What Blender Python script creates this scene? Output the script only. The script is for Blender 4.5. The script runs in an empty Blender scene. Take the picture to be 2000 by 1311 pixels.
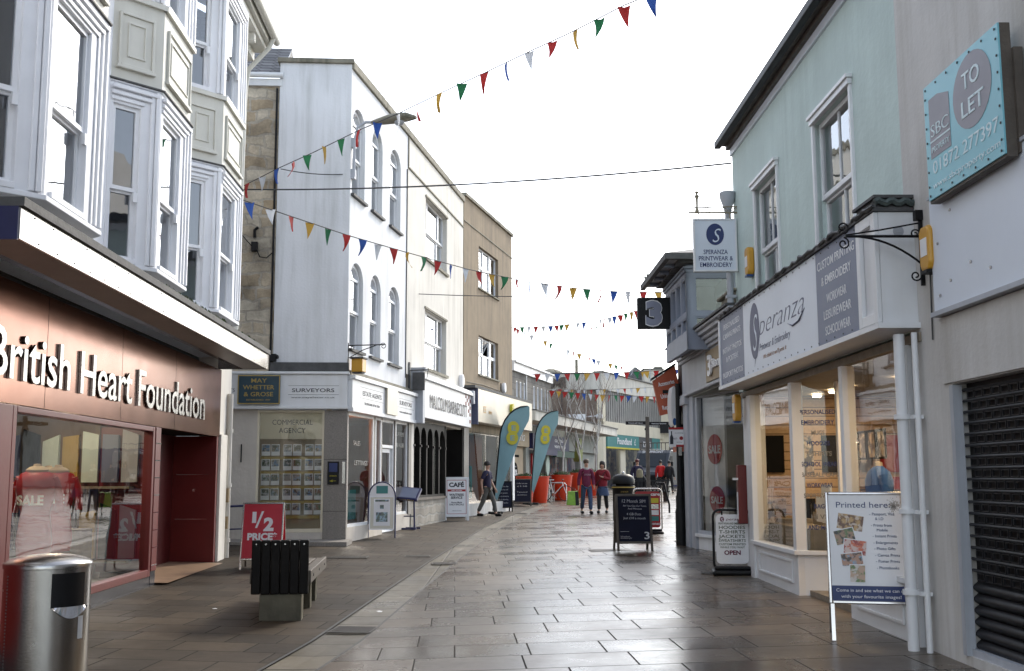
import bpy, bmesh, math, random
from mathutils import Vector, Matrix
random.seed(7)
SC=bpy.context.scene; COL=SC.collection
# ---------------------------------------------------------------- camera
F=2120.; PIT=.12966; ROLL=-.0032; H=1.55; S=.0095
cp,sp,cr,sr=math.cos(PIT),math.sin(PIT),math.cos(ROLL),math.sin(ROLL)
RX=(cr,-sr*sp,sr*cp); UX=(-sr,-cr*sp,cr*cp); WX=(0,cp,sp)
cam=bpy.data.objects.new('camera',bpy.data.cameras.new('camera')); COL.objects.link(cam)
cam.data.sensor_width=36; cam.data.lens=36*F/2000; cam.data.clip_start=.1; cam.data.clip_end=2000
cam.matrix_world=Matrix(((RX[0],UX[0],-WX[0],0),(RX[1],UX[1],-WX[1],0),(RX[2],UX[2],-WX[2],H),(0,0,0,1)))
SC.camera=cam
# ---------------------------------------------------------------- sky, sun, exposure
SUN_EL,SUN_AZ=math.radians(34),math.radians(27)      # azimuth measured from +Y towards +X
wd=bpy.data.worlds.new('World'); SC.world=wd; wd.use_nodes=True
nt=wd.node_tree; nt.nodes.clear()
sk=nt.nodes.new('ShaderNodeTexSky'); sk.sky_type='NISHITA'; sk.sun_disc=False
sk.sun_elevation=SUN_EL; sk.sun_rotation=SUN_AZ; sk.air_density=1.0; sk.dust_density=1.2; sk.ozone_density=1.0
bg=nt.nodes.new('ShaderNodeBackground'); bg.inputs[1].default_value=.15
wo=nt.nodes.new('ShaderNodeOutputWorld'); hs=nt.nodes.new('ShaderNodeHueSaturation'); hs.inputs['Saturation'].default_value=.5; nt.links.new(sk.outputs[0],hs.inputs['Color']); nt.links.new(hs.outputs[0],bg.inputs[0]); nt.links.new(bg.outputs[0],wo.inputs[0])
sun=bpy.data.objects.new('sun',bpy.data.lights.new('sun','SUN')); COL.objects.link(sun)
sun.data.energy=.95; sun.data.angle=math.radians(9); sun.data.color=(1,.9,.74)
sd=Vector((math.sin(SUN_AZ)*math.cos(SUN_EL),math.cos(SUN_AZ)*math.cos(SUN_EL),math.sin(SUN_EL)))
sun.rotation_euler=sd.to_track_quat('Z','Y').to_euler()
SC.view_settings.view_transform='Standard'; SC.view_settings.look='None'; SC.view_settings.gamma=1
SC.view_settings.use_curve_mapping=False; SC.view_settings.exposure=1.45
SC.cycles.max_bounces=8; SC.cycles.transparent_max_bounces=12; SC.cycles.use_denoising=True
SC.cycles.sample_clamp_indirect=6
# ---------------------------------------------------------------- rays and frames
def ray(px,py):
    a=(px-1000)/F; b=(655.5-py)/F
    return tuple(RX[i]*a+UX[i]*b+WX[i] for i in range(3))
GL=[(-1.73,8.58),(-1.58,10.08),(-1.44,12.89),(-1.17,17.93),(-.53,27.89),(.14,34.73),(1.46,45.4)]
def gx(Y):
    if Y<=GL[0][1]: a,b=GL[0],GL[1]
    elif Y>=GL[-1][1]: a,b=GL[-2],GL[-1]; Y=min(Y,48)
    else:
        for a,b in zip(GL,GL[1:]):
            if a[1]<=Y<=b[1]: break
    return a[0]+(b[0]-a[0])*(Y-a[1])/(b[1]-a[1])
def gz(x,y):
    d=x-gx(min(y,45)); c=.022*d if d>0 else -.06*d*min(1,max(.3,(y-14)/12))
    return S*y+min(c,.13)
def G(px,py):
    d=ray(px,py); lo,hi=1,400
    for i in range(50):
        m=(lo+hi)/2
        if H+d[2]*m>gz(d[0]*m,d[1]*m): lo=m
        else: hi=m
    return (d[0]*lo,d[1]*lo,H+d[2]*lo)
def at(px,py,Y):
    d=ray(px,py); k=Y/d[1]; return Vector((d[0]*k,Y,H+d[2]*k))
class Fr:
    def __init__(s,a,b):
        s.o=a; l=math.hypot(b[0]-a[0],b[1]-a[1]); s.L=l
        s.x=((b[0]-a[0])/l,(b[1]-a[1])/l); s.y=(-s.x[1],s.x[0]); s.ang=math.atan2(s.x[1],s.x[0])
    def p(s,px,py,d=0):
        r=ray(px,py); k=(d+s.o[0]*s.y[0]+s.o[1]*s.y[1])/(r[0]*s.y[0]+r[1]*s.y[1])
        X,Y,Z=r[0]*k,r[1]*k,H+r[2]*k
        return ((X-s.o[0])*s.x[0]+(Y-s.o[1])*s.x[1],d,Z)
    def w(s,u,d,z=0): return Vector((s.o[0]+s.x[0]*u+s.y[0]*d,s.o[1]+s.x[1]*u+s.y[1]*d,z))
    def g(s,u,d=0):
        q=s.w(u,d); return gz(q.x,q.y)
WORLD=Fr((0,0),(1,0))
# ---------------------------------------------------------------- things, parts
OFF={}
def tag(o,label=None,cat=None,group=None,kind=None):
    if label: o['label']=label
    if cat: o['category']=cat
    if group: o['group']=group
    if kind: o['kind']=kind
    return o
def thing(name,label,cat,fr=WORLD,at=(0,0,0),group=None,rz=0):
    o=bpy.data.objects.new(name,None); COL.objects.link(o); o.empty_display_size=.2
    o.location=fr.w(*at); o.rotation_euler=(0,0,fr.ang+rz); OFF[o.name]=Vector(at) if rz==0 else Vector((0,0,0))
    return tag(o,label,cat,group)
def stand(name,label,cat,loc,rz=0,group=None):          # free-standing: parts are in the thing's own coordinates
    o=bpy.data.objects.new(name,None); COL.objects.link(o); o.location=loc; o.rotation_euler=(0,0,rz); OFF[o.name]=Vector((0,0,0))
    return tag(o,label,cat,group)
def copy_tree(o,parent=None,loc=None,rz=None):
    c=o.copy(); COL.objects.link(c); c.parent=parent; OFF[c.name]=OFF.get(o.name,Vector((0,0,0)))
    if loc is not None: c.location=loc
    if rz is not None: c.rotation_euler=(0,0,rz)
    for ch in list(o.children): copy_tree(ch,c)
    return c
_tc={}
class MB:
    def __init__(s): s.v=[]; s.f=[]; s.T=None; s.sm=set()
    def add(s,p):
        p=Vector(p); s.v.append(s.T@p if s.T is not None else p); return len(s.v)-1
    def face(s,idx,sm=False):
        if sm: s.sm.add(len(s.f))
        s.f.append(tuple(idx))
    def local(s,P=None,Q=None,z=0):       # s along P->Q, t into the building, z up
        if P is None: s.T=None; return s
        a=math.atan2(Q[1]-P[1],Q[0]-P[0]); s.T=Matrix.Translation((P[0],P[1],z))@Matrix.Rotation(a,4,'Z'); return s
    def poly(s,pts): s.face([s.add(p) for p in pts]); return s
    def box(s,x0,x1,y0,y1,z0,z1):
        i=[s.add((x,y,z)) for z in (z0,z1) for y in (y0,y1) for x in (x0,x1)]
        for q in ((0,2,3,1),(4,5,7,6),(0,1,5,4),(2,6,7,3),(0,4,6,2),(1,3,7,5)): s.face([i[k] for k in q])
        return s
    def prism(s,pts,ext):
        n=len(pts); e=Vector(ext); a=[s.add(p) for p in pts]; b=[s.add(Vector(p)+e) for p in pts]
        s.face(a[::-1]); s.face(b)
        for k in range(n): s.face((a[k],a[(k+1)%n],b[(k+1)%n],b[k]))
        return s
    def xz(s,pts,y0,y1): return s.prism([(x,y0,z) for x,z in pts],(0,y1-y0,0))
    def cyl(s,p0,p1,r0,r1=None,n=12,caps=True):
        return s.tube([p0,p1],[r0,r0 if r1 is None else r1],n,caps)
    def tube(s,pts,r,n=8,caps=True,sq=(1,1)):
        pts=[Vector(p) for p in pts]; m=len(pts); r=r if isinstance(r,(list,tuple)) else [r]*m
        up=None; rings=[]
        for k,p in enumerate(pts):
            t=(pts[min(k+1,m-1)]-pts[max(k-1,0)]).normalized()
            if up is None: up=Vector((0,0,1)) if abs(t.z)<.9 else Vector((0,1,0))
            a=t.cross(up).normalized(); b=a.cross(t).normalized(); up=b
            rings.append([s.add(p+(a*math.cos(2*math.pi*j/n)*sq[0]+b*math.sin(2*math.pi*j/n)*sq[1])*r[k]) for j in range(n)])
        for k in range(m-1):
            for j in range(n): s.face((rings[k][j],rings[k][(j+1)%n],rings[k+1][(j+1)%n],rings[k+1][j]),n>4)
        if caps: s.face(rings[0][::-1]); s.face(rings[-1])
        return s
    def lathe(s,c,prof,n=24,sx=1,sy=1,a0=0,a1=2*math.pi):
        full=abs(a1-a0-2*math.pi)<1e-6; cnt=n if full else n+1; rings=[]
        for r,z in prof:
            rings.append([s.add((c[0]+r*sx*math.cos(a0+(a1-a0)*j/n),c[1]+r*sy*math.sin(a0+(a1-a0)*j/n),c[2]+z)) for j in range(cnt)])
        for k in range(len(prof)-1):
            for j in range(n): s.face((rings[k][j],rings[k][(j+1)%cnt],rings[k+1][(j+1)%cnt],rings[k+1][j]),True)
        if full:
            if prof[0][0]>1e-4: s.face(rings[0][::-1])
            if prof[-1][0]>1e-4: s.face(rings[-1])
        return s
    def wall(s,u0,u1,z0,z1,holes,y0=0,y1=.25):
        us=sorted({u0,u1}|{min(max(h[k],u0),u1) for h in holes for k in (0,1)}); zs=sorted({z0,z1}|{min(max(h[k],z0),z1) for h in holes for k in (2,3)})
        def hole(i,j):
            if i<0 or j<0 or i>=len(us)-1 or j>=len(zs)-1: return True
            a,b=(us[i]+us[i+1])/2,(zs[j]+zs[j+1])/2
            return any(h[0]<a<h[1] and h[2]<b<h[3] for h in holes)
        for i in range(len(us)-1):
            for j in range(len(zs)-1):
                if hole(i,j): continue
                a,b,c,d=us[i],us[i+1],zs[j],zs[j+1]
                s.poly([(a,y0,c),(b,y0,c),(b,y0,d),(a,y0,d)]); s.poly([(a,y1,c),(a,y1,d),(b,y1,d),(b,y1,c)])
                if hole(i-1,j): s.poly([(a,y0,c),(a,y0,d),(a,y1,d),(a,y1,c)])
                if hole(i+1,j): s.poly([(b,y0,c),(b,y1,c),(b,y1,d),(b,y0,d)])
                if hole(i,j-1): s.poly([(a,y0,c),(a,y1,c),(b,y1,c),(b,y0,c)])
                if hole(i,j+1): s.poly([(a,y0,d),(b,y0,d),(b,y1,d),(a,y1,d)])
        return s
    def frame(s,x0,x1,z0,z1,w,y0,y1,wt=None,wb=None):     # picture frame; rails butt between stiles
        wt=w if wt is None else wt; wb=w if wb is None else wb
        s.box(x0,x0+w,y0,y1,z0,z1); s.box(x1-w,x1,y0,y1,z0,z1)
        if wb>0: s.box(x0+w,x1-w,y0,y1,z0,z0+wb)
        if wt>0: s.box(x0+w,x1-w,y0,y1,z1-wt,z1)
        return s
    def text(s,t,u,z,h,d=0,align='CENTER',bold=0,shear=0,w=None,ext=.002,xs=1,rot=0,res=3):
        key=(t,align,round(bold,4),shear,ext,h,res)
        if key not in _tc:
            c=bpy.data.curves.new('t','FONT'); c.body=t; c.align_x=align; c.size=1; c.extrude=ext/(h/.73); c.offset=bold; c.shear=shear; c.resolution_u=res
            o=bpy.data.objects.new('t',c); m=bpy.data.meshes.new_from_object(o)
            _tc[key]=([v.co.copy() for v in m.vertices],[tuple(p.vertices) for p in m.polygons])
            bpy.data.objects.remove(o); bpy.data.curves.remove(c); bpy.data.meshes.remove(m)
        vs,fs=_tc[key]
        if not vs: return s
        k=h/.73; a=min(v.x for v in vs); b=max(v.x for v in vs); kx=k*xs
        if w: kx=w/(b-a)
        o=len(s.v); cr_,sr_=math.cos(rot),math.sin(rot)
        for v in vs:
            x,y=v.x*kx,v.y*k
            s.add((u+x*cr_-y*sr_,d-v.z*k,z+x*sr_+y*cr_))
        for f in fs: s.face([o+i for i in f])
        return s
    def build(s,name,mat,parent=None,bev=0,label=None,smooth=None,seg=2):
        off=OFF.get(parent.name,Vector((0,0,0))) if parent else Vector((0,0,0))
        me=bpy.data.meshes.new(name); me.from_pydata([tuple(v-off) for v in s.v],[],s.f); me.materials.append(mat)
        if smooth: me.shade_smooth()
        elif s.sm:
            for k in s.sm: me.polygons[k].use_smooth=True
            me.set_sharp_from_angle(angle=math.radians(50))
        o=bpy.data.objects.new(name,me); COL.objects.link(o)
        if parent: o.parent=parent; OFF[o.name]=off
        if label: o['label']=label
        if bev:
            m=o.modifiers.new('b','BEVEL'); m.width=bev; m.segments=seg; m.limit_method='ANGLE'; m.angle_limit=math.radians(40)
        return o
    def top(s,name,mat,label,cat,fr=WORLD,at=(0,0,0),group=None,bev=0,kind=None):   # a thing that is one mesh
        OFF['__t']=Vector(at)
        class P: pass
        off=Vector(at); me=bpy.data.meshes.new(name); me.from_pydata([tuple(v-off) for v in s.v],[],s.f); me.materials.append(mat)
        if s.sm:
            for k in s.sm: me.polygons[k].use_smooth=True
            me.set_sharp_from_angle(angle=math.radians(50))
        o=bpy.data.objects.new(name,me); COL.objects.link(o); o.location=fr.w(*at); o.rotation_euler=(0,0,fr.ang); OFF[o.name]=off
        if bev:
            m=o.modifiers.new('b','BEVEL'); m.width=bev; m.segments=2; m.limit_method='ANGLE'
        return tag(o,label,cat,group,kind)
def box(*a): return MB().box(*a)
def circ(cx,cz,r,n=28,a0=0,a1=2*math.pi,rz=None): return [(cx+r*math.cos(a0+(a1-a0)*k/n),cz+(rz or r)*math.sin(a0+(a1-a0)*k/n)) for k in range(n+(0 if abs(a1-a0-2*math.pi)<1e-6 else 1))]
# ---------------------------------------------------------------- materials
class NT:
    def __init__(s,name):
        s.m=bpy.data.materials.new(name); s.m.use_nodes=True; s.t=s.m.node_tree; s.t.nodes.clear()
        s.out=s.n('ShaderNodeOutputMaterial')
    def n(s,t,**k):
        x=s.t.nodes.new(t)
        for a,b in k.items(): setattr(x,a,b)
        return x
    def l(s,a,b): s.t.links.new(a,b)
    def noise(s,vec,sc,det=4,rough=.55):
        x=s.n('ShaderNodeTexNoise'); x.inputs['Scale'].default_value=sc; x.inputs['Detail'].default_value=det; x.inputs['Roughness'].default_value=rough
        s.l(vec,x.inputs['Vector']); return x.outputs['Fac']
    def mapv(s,vec,scale=(1,1,1),rot=(0,0,0),loc=(0,0,0)):
        x=s.n('ShaderNodeMapping'); x.inputs['Scale'].default_value=scale; x.inputs['Rotation'].default_value=rot; x.inputs['Location'].default_value=loc
        s.l(vec,x.inputs[0]); return x.outputs[0]
    def ramp(s,fac,a,b,c0=(0,0,0,1),c1=(1,1,1,1)):
        x=s.n('ShaderNodeValToRGB'); x.color_ramp.elements[0].position=a; x.color_ramp.elements[1].position=b
        x.color_ramp.elements[0].color=c0; x.color_ramp.elements[1].color=c1; s.l(fac,x.inputs[0]); return x.outputs[0]
    def mix(s,fac,a,b,mode='MIX'):
        x=s.n('ShaderNodeMix',data_type='RGBA',blend_type=mode)
        for sock,v in ((x.inputs[0],fac),(x.inputs[6],a),(x.inputs[7],b)):
            if isinstance(v,(int,float)): sock.default_value=v
            elif isinstance(v,tuple): sock.default_value=v if len(v)==4 else (*v,1)
            else: s.l(v,sock)
        return x.outputs[2]
    def math(s,op,a,b=0,c=None):
        x=s.n('ShaderNodeMath',operation=op)
        for i,v in enumerate((a,b) if c is None else (a,b,c)):
            if isinstance(v,(int,float)): x.inputs[i].default_value=v
            else: s.l(v,x.inputs[i])
        return x.outputs[0]
    def bump(s,h,st,dist=.01,nrm=None):
        x=s.n('ShaderNodeBump'); x.inputs['Strength'].default_value=st; x.inputs['Distance'].default_value=dist; s.l(h,x.inputs['Height'])
        if nrm: s.l(nrm,x.inputs['Normal'])
        return x.outputs[0]
    def bsdf(s,col,rough,metal=0,nrm=None,spec=None,**k):
        x=s.n('ShaderNodeBsdfPrincipled')
        for sock,v in ((x.inputs['Base Color'],col),(x.inputs['Roughness'],rough),(x.inputs['Metallic'],metal)):
            if isinstance(v,(int,float)): sock.default_value=v
            elif isinstance(v,tuple): sock.default_value=v if len(v)==4 else (*v,1)
            else: s.l(v,sock)
        if nrm: s.l(nrm,x.inputs['Normal'])
        if spec is not None: x.inputs['Specular IOR Level'].default_value=spec
        for a,b in k.items(): x.inputs[a.replace('_',' ')].default_value=b
        s.l(x.outputs[0],s.out.inputs[0]); return x
def sc3(c,k): return tuple(min(1,x*k) for x in c)
def mat(name,c,rough=.6,var=.12,scale=2.5,bump=.15,bscale=60,metal=0,streak=0,sc=(.2,.19,.15),spec=None,rvar=.1,**k):
    t=NT(name); pos=t.n('ShaderNodeNewGeometry').outputs['Position']
    n1=t.noise(pos,scale,5); col=t.mix(t.ramp(n1,.3,.7),sc3(c,1-var),sc3(c,1+var*.6))
    if streak:
        n2=t.noise(t.mapv(pos,(5,5,.35)),1.0,5,.65); n3=t.noise(pos,.6,3)
        f=t.math('MULTIPLY',t.ramp(n2,.42,.68),t.ramp(n3,.33,.6)); col=t.mix(t.math('MULTIPLY',f,streak),col,sc3(sc,1))
    nb=t.noise(pos,bscale,3); nrm=t.bump(nb,bump,.01) if bump else None
    r=t.math('ADD',rough-rvar/2,t.math('MULTIPLY',t.noise(pos,scale*3,3),rvar)) if rvar else rough
    t.bsdf(col,r,metal,nrm,spec,**k); return t.m
def brickmat(name,c1,c2,mortar,bw,rh,ms=.012,scale=1,rough=.8,rot=0,horiz=False,distort=0,bump=.6,off=.5,sq=1,sqf=2,rvar=.1,big=.25,wet=None,mr=.85,obj=True,stain=0,spec=None,rk=0):
    t=NT(name); 
    if horiz: v=t.mapv(t.n('ShaderNodeNewGeometry').outputs['Position'],(1,1,1),(0,0,rot))
    else:
        sp_=t.n('ShaderNodeSeparateXYZ'); t.l(t.n('ShaderNodeTexCoord').outputs['Object'],sp_.inputs[0])
        cb=t.n('ShaderNodeCombineXYZ'); t.l(t.math('ADD',sp_.outputs[0],sp_.outputs[1]),cb.inputs[0]); t.l(sp_.outputs[2],cb.inputs[1]); v=cb.outputs[0]
    v0=v
    if distort:
        nn=t.n('ShaderNodeTexNoise'); nn.inputs['Scale'].default_value=1.7; nn.inputs['Detail'].default_value=3; t.l(v,nn.inputs[0])
        va=t.n('ShaderNodeVectorMath',operation='MULTIPLY_ADD'); t.l(nn.outputs['Color'],va.inputs[0]); va.inputs[1].default_value=(distort,)*3; t.l(v,va.inputs[2]); v=va.outputs[0]
    b=t.n('ShaderNodeTexBrick'); b.offset=off; b.squash=sq; b.squash_frequency=sqf
    for k_,x in (('Scale',scale),('Mortar Size',ms),('Mortar Smooth',.3),('Brick Width',bw),('Row Height',rh),('Bias',0)): b.inputs[k_].default_value=x
    b.inputs['Color1'].default_value=(*c1,1); b.inputs['Color2'].default_value=(*c2,1); b.inputs['Mortar'].default_value=(*mortar,1); t.l(v,b.inputs['Vector'])
    n1=t.noise(v0,1.3,6,.6); n2=t.noise(v0,22,4,.6)
    col=t.mix(1,b.outputs['Color'],t.mix(t.ramp(n1,.3,.7),(1-big,)*3,(1+big*.5,)*3),'MULTIPLY')
    col=t.mix(1,col,t.mix(t.ramp(n2,.3,.7),(.86,)*3,(1.1,)*3),'MULTIPLY')
    if stain:
        col=t.mix(t.math('MULTIPLY',t.ramp(t.noise(v0,.45,5,.7),.5,.68),stain),col,(.035,.033,.03))
        vo=t.n('ShaderNodeTexVoronoi'); vo.inputs['Scale'].default_value=1.9; t.l(v0,vo.inputs['Vector']); col=t.mix(t.math('MULTIPLY',t.math('LESS_THAN',vo.outputs['Distance'],.045),.5),col,(.16,.15,.135)); col=t.mix(t.math('MULTIPLY',t.ramp(t.noise(v0,3.2,6,.75),.58,.66),.55),col,(.02,.018,.015))
    h=t.math('ADD',t.math('MULTIPLY',b.outputs['Fac'],-1),t.math('MULTIPLY',n2,.25 if not wet else .12))
    nrm=t.bump(h,bump,.008)
    if wet:
        lo,hi=wet; gry=t.n('ShaderNodeRGBToBW'); t.l(b.outputs['Color'],gry.inputs[0]); rr=t.math('ADD',t.math('MULTIPLY',t.ramp(t.noise(v0,.9,5,.65),.32,.68),hi-lo),lo)
        rr=t.math('ADD',rr,t.math('MULTIPLY',t.noise(v0,45,2),.06)); rr=t.math('ADD',rr,t.math('MULTIPLY',gry.outputs[0],rk)); rough=t.mix(b.outputs['Fac'],rr,(mr,)*3)
    t.bsdf(col,rough,0,nrm,spec); return t.m
def glass(name,tint=(.9,.95,.95),ior=1.5,boost=.03,wob=.02,wsc=2.2,mul=1.5,gc=(.95,.97,1)):
    t=NT(name); pos=t.n('ShaderNodeNewGeometry').outputs['Position']
    nrm=t.bump(t.noise(pos,wsc,2),wob,.1) if wob else None
    fr=t.n('ShaderNodeFresnel'); fr.inputs[0].default_value=ior
    tr=t.n('ShaderNodeBsdfTransparent'); tr.inputs[0].default_value=(*tint,1)
    gl=t.n('ShaderNodeBsdfGlossy'); gl.inputs['Roughness'].default_value=.015; gl.inputs[0].default_value=(*gc,1)
    if nrm: t.l(nrm,gl.inputs['Normal'])
    mx=t.n('ShaderNodeMixShader'); f=t.math('MINIMUM',t.math('ADD',t.math('MULTIPLY',fr.outputs[0],mul),boost),1)
    t.l(f,mx.inputs[0]); t.l(tr.outputs[0],mx.inputs[1]); t.l(gl.outputs[0],mx.inputs[2]); t.l(mx.outputs[0],t.out.inputs[0]); return t.m
def emis(name,c,st):
    t=NT(name); e=t.n('ShaderNodeEmission'); e.inputs[0].default_value=(*c,1); e.inputs[1].default_value=st; t.l(e.outputs[0],t.out.inputs[0]); return t.m
def photo(name,a,b,c,scale=9):                       # small printed picture: blotches of three colours
    t=NT(name); pos=t.n('ShaderNodeTexCoord').outputs['Object']
    n=t.noise(pos,scale,3); m=t.mix(t.ramp(n,.42,.5),a,b); n2=t.noise(t.mapv(pos,loc=(3,7,1)),scale*1.4,3); m=t.mix(t.ramp(n2,.52,.6),m,c); t.bsdf(m,.35); return t.m
M={}
M['bay_white']=mat('bay_white',(.78,.79,.82),.45,.05,3,.05,40,streak=.15,sc=(.45,.44,.42))
M['bay_cream']=mat('bay_cream',(.62,.61,.55),.55,.06,3,.1,50,streak=.25,sc=(.4,.38,.3))
M['stucco']=mat('stucco',(.77,.78,.80),.8,.06,.7,.4,22,streak=.42,sc=(.33,.34,.31))
M['stucco_warm']=mat('stucco_warm',(.72,.69,.63),.8,.07,.8,.4,22,streak=.5,sc=(.33,.30,.25))
M['mint']=mat('mint',(.54,.645,.61),.8,.08,1.5,.6,14,streak=.22,sc=(.27,.35,.33))
M['grey_render']=mat('grey_render',(.58,.565,.54),.85,.1,1.3,.35,25,streak=.5,sc=(.3,.27,.22))
M['brown_render']=mat('brown_render',(.29,.225,.15),.85,.14,1.6,.4,18,streak=.85,sc=(.13,.10,.07))
M['stone']=brickmat('rubble_stone',(.40,.31,.20),(.66,.59,.47),(.48,.43,.35),.58,.24,.028,rough=.9,distort=.42,bump=1,off=.37,sq=.5,sqf=3,big=.6)
M['granite_stone']=brickmat('granite_stone',(.26,.235,.2),(.36,.33,.28),(.3,.29,.26),.45,.22,.03,rough=.9,distort=.25,bump=1,off=.4,sq=.7,sqf=3,big=.4)
M['rough_paint']=mat('rough_paint',(.58,.53,.47),.8,.08,2,.9,9,streak=.3,sc=(.33,.3,.24))
M['granite']=mat('granite',(.25,.225,.2),.55,.3,60,.1,80,streak=.3,sc=(.12,.12,.1))
M['slate']=brickmat('slate',(.15,.155,.165),(.24,.24,.245),(.07,.07,.075),.3,.12,.02,rough=.7,bump=.8,big=.4)
M['trim_white']=mat('trim_white',(.74,.75,.76),.4,.04,4,.05,40,streak=.2,sc=(.5,.48,.42))
M['trim_grey']=mat('trim_grey',(.42,.44,.48),.5,.08,4,.05,40,streak=.4,sc=(.26,.26,.25))
M['upvc']=mat('upvc',(.8,.81,.83),.3,.02,4,0,40)
M['lead']=mat('lead',(.075,.075,.075),.7,.3,8,.4,30)
M['alu']=mat('alu',(.50,.47,.44),.22,.1,1.2,.05,60,metal=1,rvar=.15)
M['bronze']=mat('bronze',(.21,.085,.052),.20,.15,.9,.06,3,metal=.9,rvar=.12)
M['soffit']=mat('soffit',(.33,.30,.27),.45,.15,1.5,.1,30,metal=.3)
M['chrome']=mat('chrome',(.55,.53,.52),.14,.05,3,.15,14,metal=1,rvar=.08)
M['red_paint']=mat('red_paint',(.13,.007,.006),.4,.12,3,.05,30)
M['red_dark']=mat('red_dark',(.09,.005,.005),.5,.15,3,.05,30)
M['navy']=mat('navy',(.018,.02,.085),.35,.15,4,.05,40)
M['tile_dark']=brickmat('tile_dark',(.02,.022,.035),(.03,.032,.045),(.05,.05,.05),.1,.2,.004,rough=.25,bump=.4)
M['black']=mat('black',(.008,.008,.009),.5,.2,4,.05,40,spec=.25)
M['black_wood']=mat('black_wood',(.007,.006,.005),.6,.4,6,.4,20,spec=.2)
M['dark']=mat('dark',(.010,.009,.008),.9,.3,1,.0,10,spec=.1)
M['wood']=mat('weathered_wood',(.10,.082,.065),.6,.35,4,.5,30,streak=.4,sc=(.06,.05,.04))
M['wood_light']=mat('wood_light',(.24,.2,.15),.6,.2,8,.3,40)
M['concrete']=mat('concrete',(.26,.24,.19),.85,.25,3,.6,30,streak=.8,sc=(.08,.08,.05))
M['concrete_pale']=mat('concrete_pale',(.64,.61,.54),.85,.12,.5,.4,6,streak=.7,sc=(.28,.26,.22))
M['cream']=mat('cream',(.72,.65,.50),.8,.08,.8,.3,10,streak=.3,sc=(.4,.36,.28))
M['brick']=brickmat('brick',(.20,.145,.105),(.28,.22,.17),(.27,.25,.22),.24,.08,.012,rough=.9,bump=.6,big=.45)
M['office_stone']=brickmat('office_stone',(.15,.14,.125),(.23,.215,.19),(.1,.095,.085),.62,.26,.012,rough=.85,bump=.5,big=.4)
M['cladding']=mat('cladding',(.30,.29,.27),.7,.15,1,.1,10,streak=.8,sc=(.17,.16,.14))
M['glass']=glass('glass',boost=.06)
M['glass_shop']=glass('glass_shop',(.93,.95,.93),1.45,.03,.01,mul=1.2,gc=(.85,.85,.85))
M['glass_sky']=glass('glass_upper',(.75,.8,.85),1.5,.12,.03)
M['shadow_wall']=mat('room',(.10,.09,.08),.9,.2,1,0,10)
M['room_beige']=mat('room_beige',(.45,.36,.25),.8,.15,1.5,0,10)
M['room_grey']=mat('room_grey',(.30,.31,.28),.8,.15,1.5,0,10)
M['white']=mat('white_print',(.78,.78,.79),.45,.02,4,0,40)
M['blue_grey']=mat('sign_blue_grey',(.155,.18,.26),.45,.05,3,.03,20)
M['sign_white']=mat('sign_white',(.68,.73,.80),.4,.04,1.5,.04,8)
M['ink']=mat('ink',(.02,.02,.03),.5,0,4,0,40)
M['ink_blue']=mat('ink_blue',(.02,.035,.13),.5,0,4,0,40)
M['ink_grey']=mat('ink_grey',(.09,.10,.17),.5,0,4,0,40)
M['orange']=mat('orange_sign',(.42,.085,.035),.45,.1,3,.05,20)
M['orange_pot']=mat('orange_pot',(.60,.045,.012),.4,.1,1.5,.03,20)
M['gold']=mat('gold_letter',(.38,.27,.06),.4,.1,4,0,40)
M['teal']=mat('teal_board',(.03,.20,.19),.45,.1,2,.03,20)
M['ee_teal']=mat('flag_teal',(.22,.38,.42),.6,.1,2,.1,20)
M['yellow']=mat('yellow',(.55,.48,.03),.5,.05,4,0,40)
M['yellow_box']=mat('yellow_box',(.58,.30,.03),.4,.08,4,.03,40)
M['blue_box']=mat('blue_box',(.02,.07,.22),.4,.08,4,.03,40)
M['red_print']=mat('red_print',(.34,.007,.010),.45,.05,3,0,40)
M['half_red']=mat('half_red',(.48,.006,.025),.4,.05,3,0,40)
M['chalk']=mat('chalkboard',(.006,.007,.022),.6,.3,3,.05,20,spec=.2)
M['chalk_white']=mat('chalk_white',(.6,.6,.62),.8,.1,20,0,40)
M['steel']=mat('brushed_steel',(.44,.425,.405),.24,.1,3,.08,110,metal=1,rvar=.16)
M['lettering_warm']=mat('lettering_warm',(.7,.5,.35),.5,0,4,0,40)
M['tan']=mat('tan_sign',(.30,.22,.12),.5,.15,5,.1,30)
M['silver_sign']=mat('silver_sign',(.47,.43,.36),.4,.1,1.5,.03,20,metal=.4)
# ================================================================ ground
def strip(name,mt,xs,label=None,lift=0):
    b=MB(); ys=[-14+k*1.0 for k in range(0,62)]+[52,60,75,100,150,220]; rows=[]
    for y in ys: rows.append([b.add((gx(min(y,45))+x,y,gz(gx(min(y,45))+x,y)+lift)) for x in xs])
    for j in range(len(rows)-1):
        for i in range(len(xs)-1): b.face((rows[j][i],rows[j][i+1],rows[j+1][i+1],rows[j+1][i]))
    return tag(b.build(name,mt),label,kind='structure')
M['road']=brickmat('road_slabs',(.062,.045,.030),(.135,.098,.066),(.012,.010,.008),.86,.60,.008,rough=.3,rot=math.radians(-3),horiz=True,bump=.5,off=.37,sq=.72,sqf=3,big=.35,wet=(.07,.25),mr=.95,stain=.3,rk=1.3)
M['pave']=brickmat('pavement_slabs',(.027,.020,.0135),(.066,.049,.033),(.008,.007,.006),.66,.46,.008,rough=.4,rot=math.radians(4),horiz=True,bump=.5,off=.42,sq=.7,sqf=3,big=.35,wet=(.42,.68),mr=.95,stain=.5,spec=.18,rk=1.0)
M['gutter']=brickmat('gutter_setts',(.10,.085,.06),(.17,.145,.105),(.03,.028,.024),.6,1.15,.012,rough=.4,rot=math.radians(90),horiz=True,bump=.5,big=.4,wet=(.2,.5),stain=.5)
M['lip']=mat('gutter_edge',(.05,.048,.045),.5,.3,6,.3,40)
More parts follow.
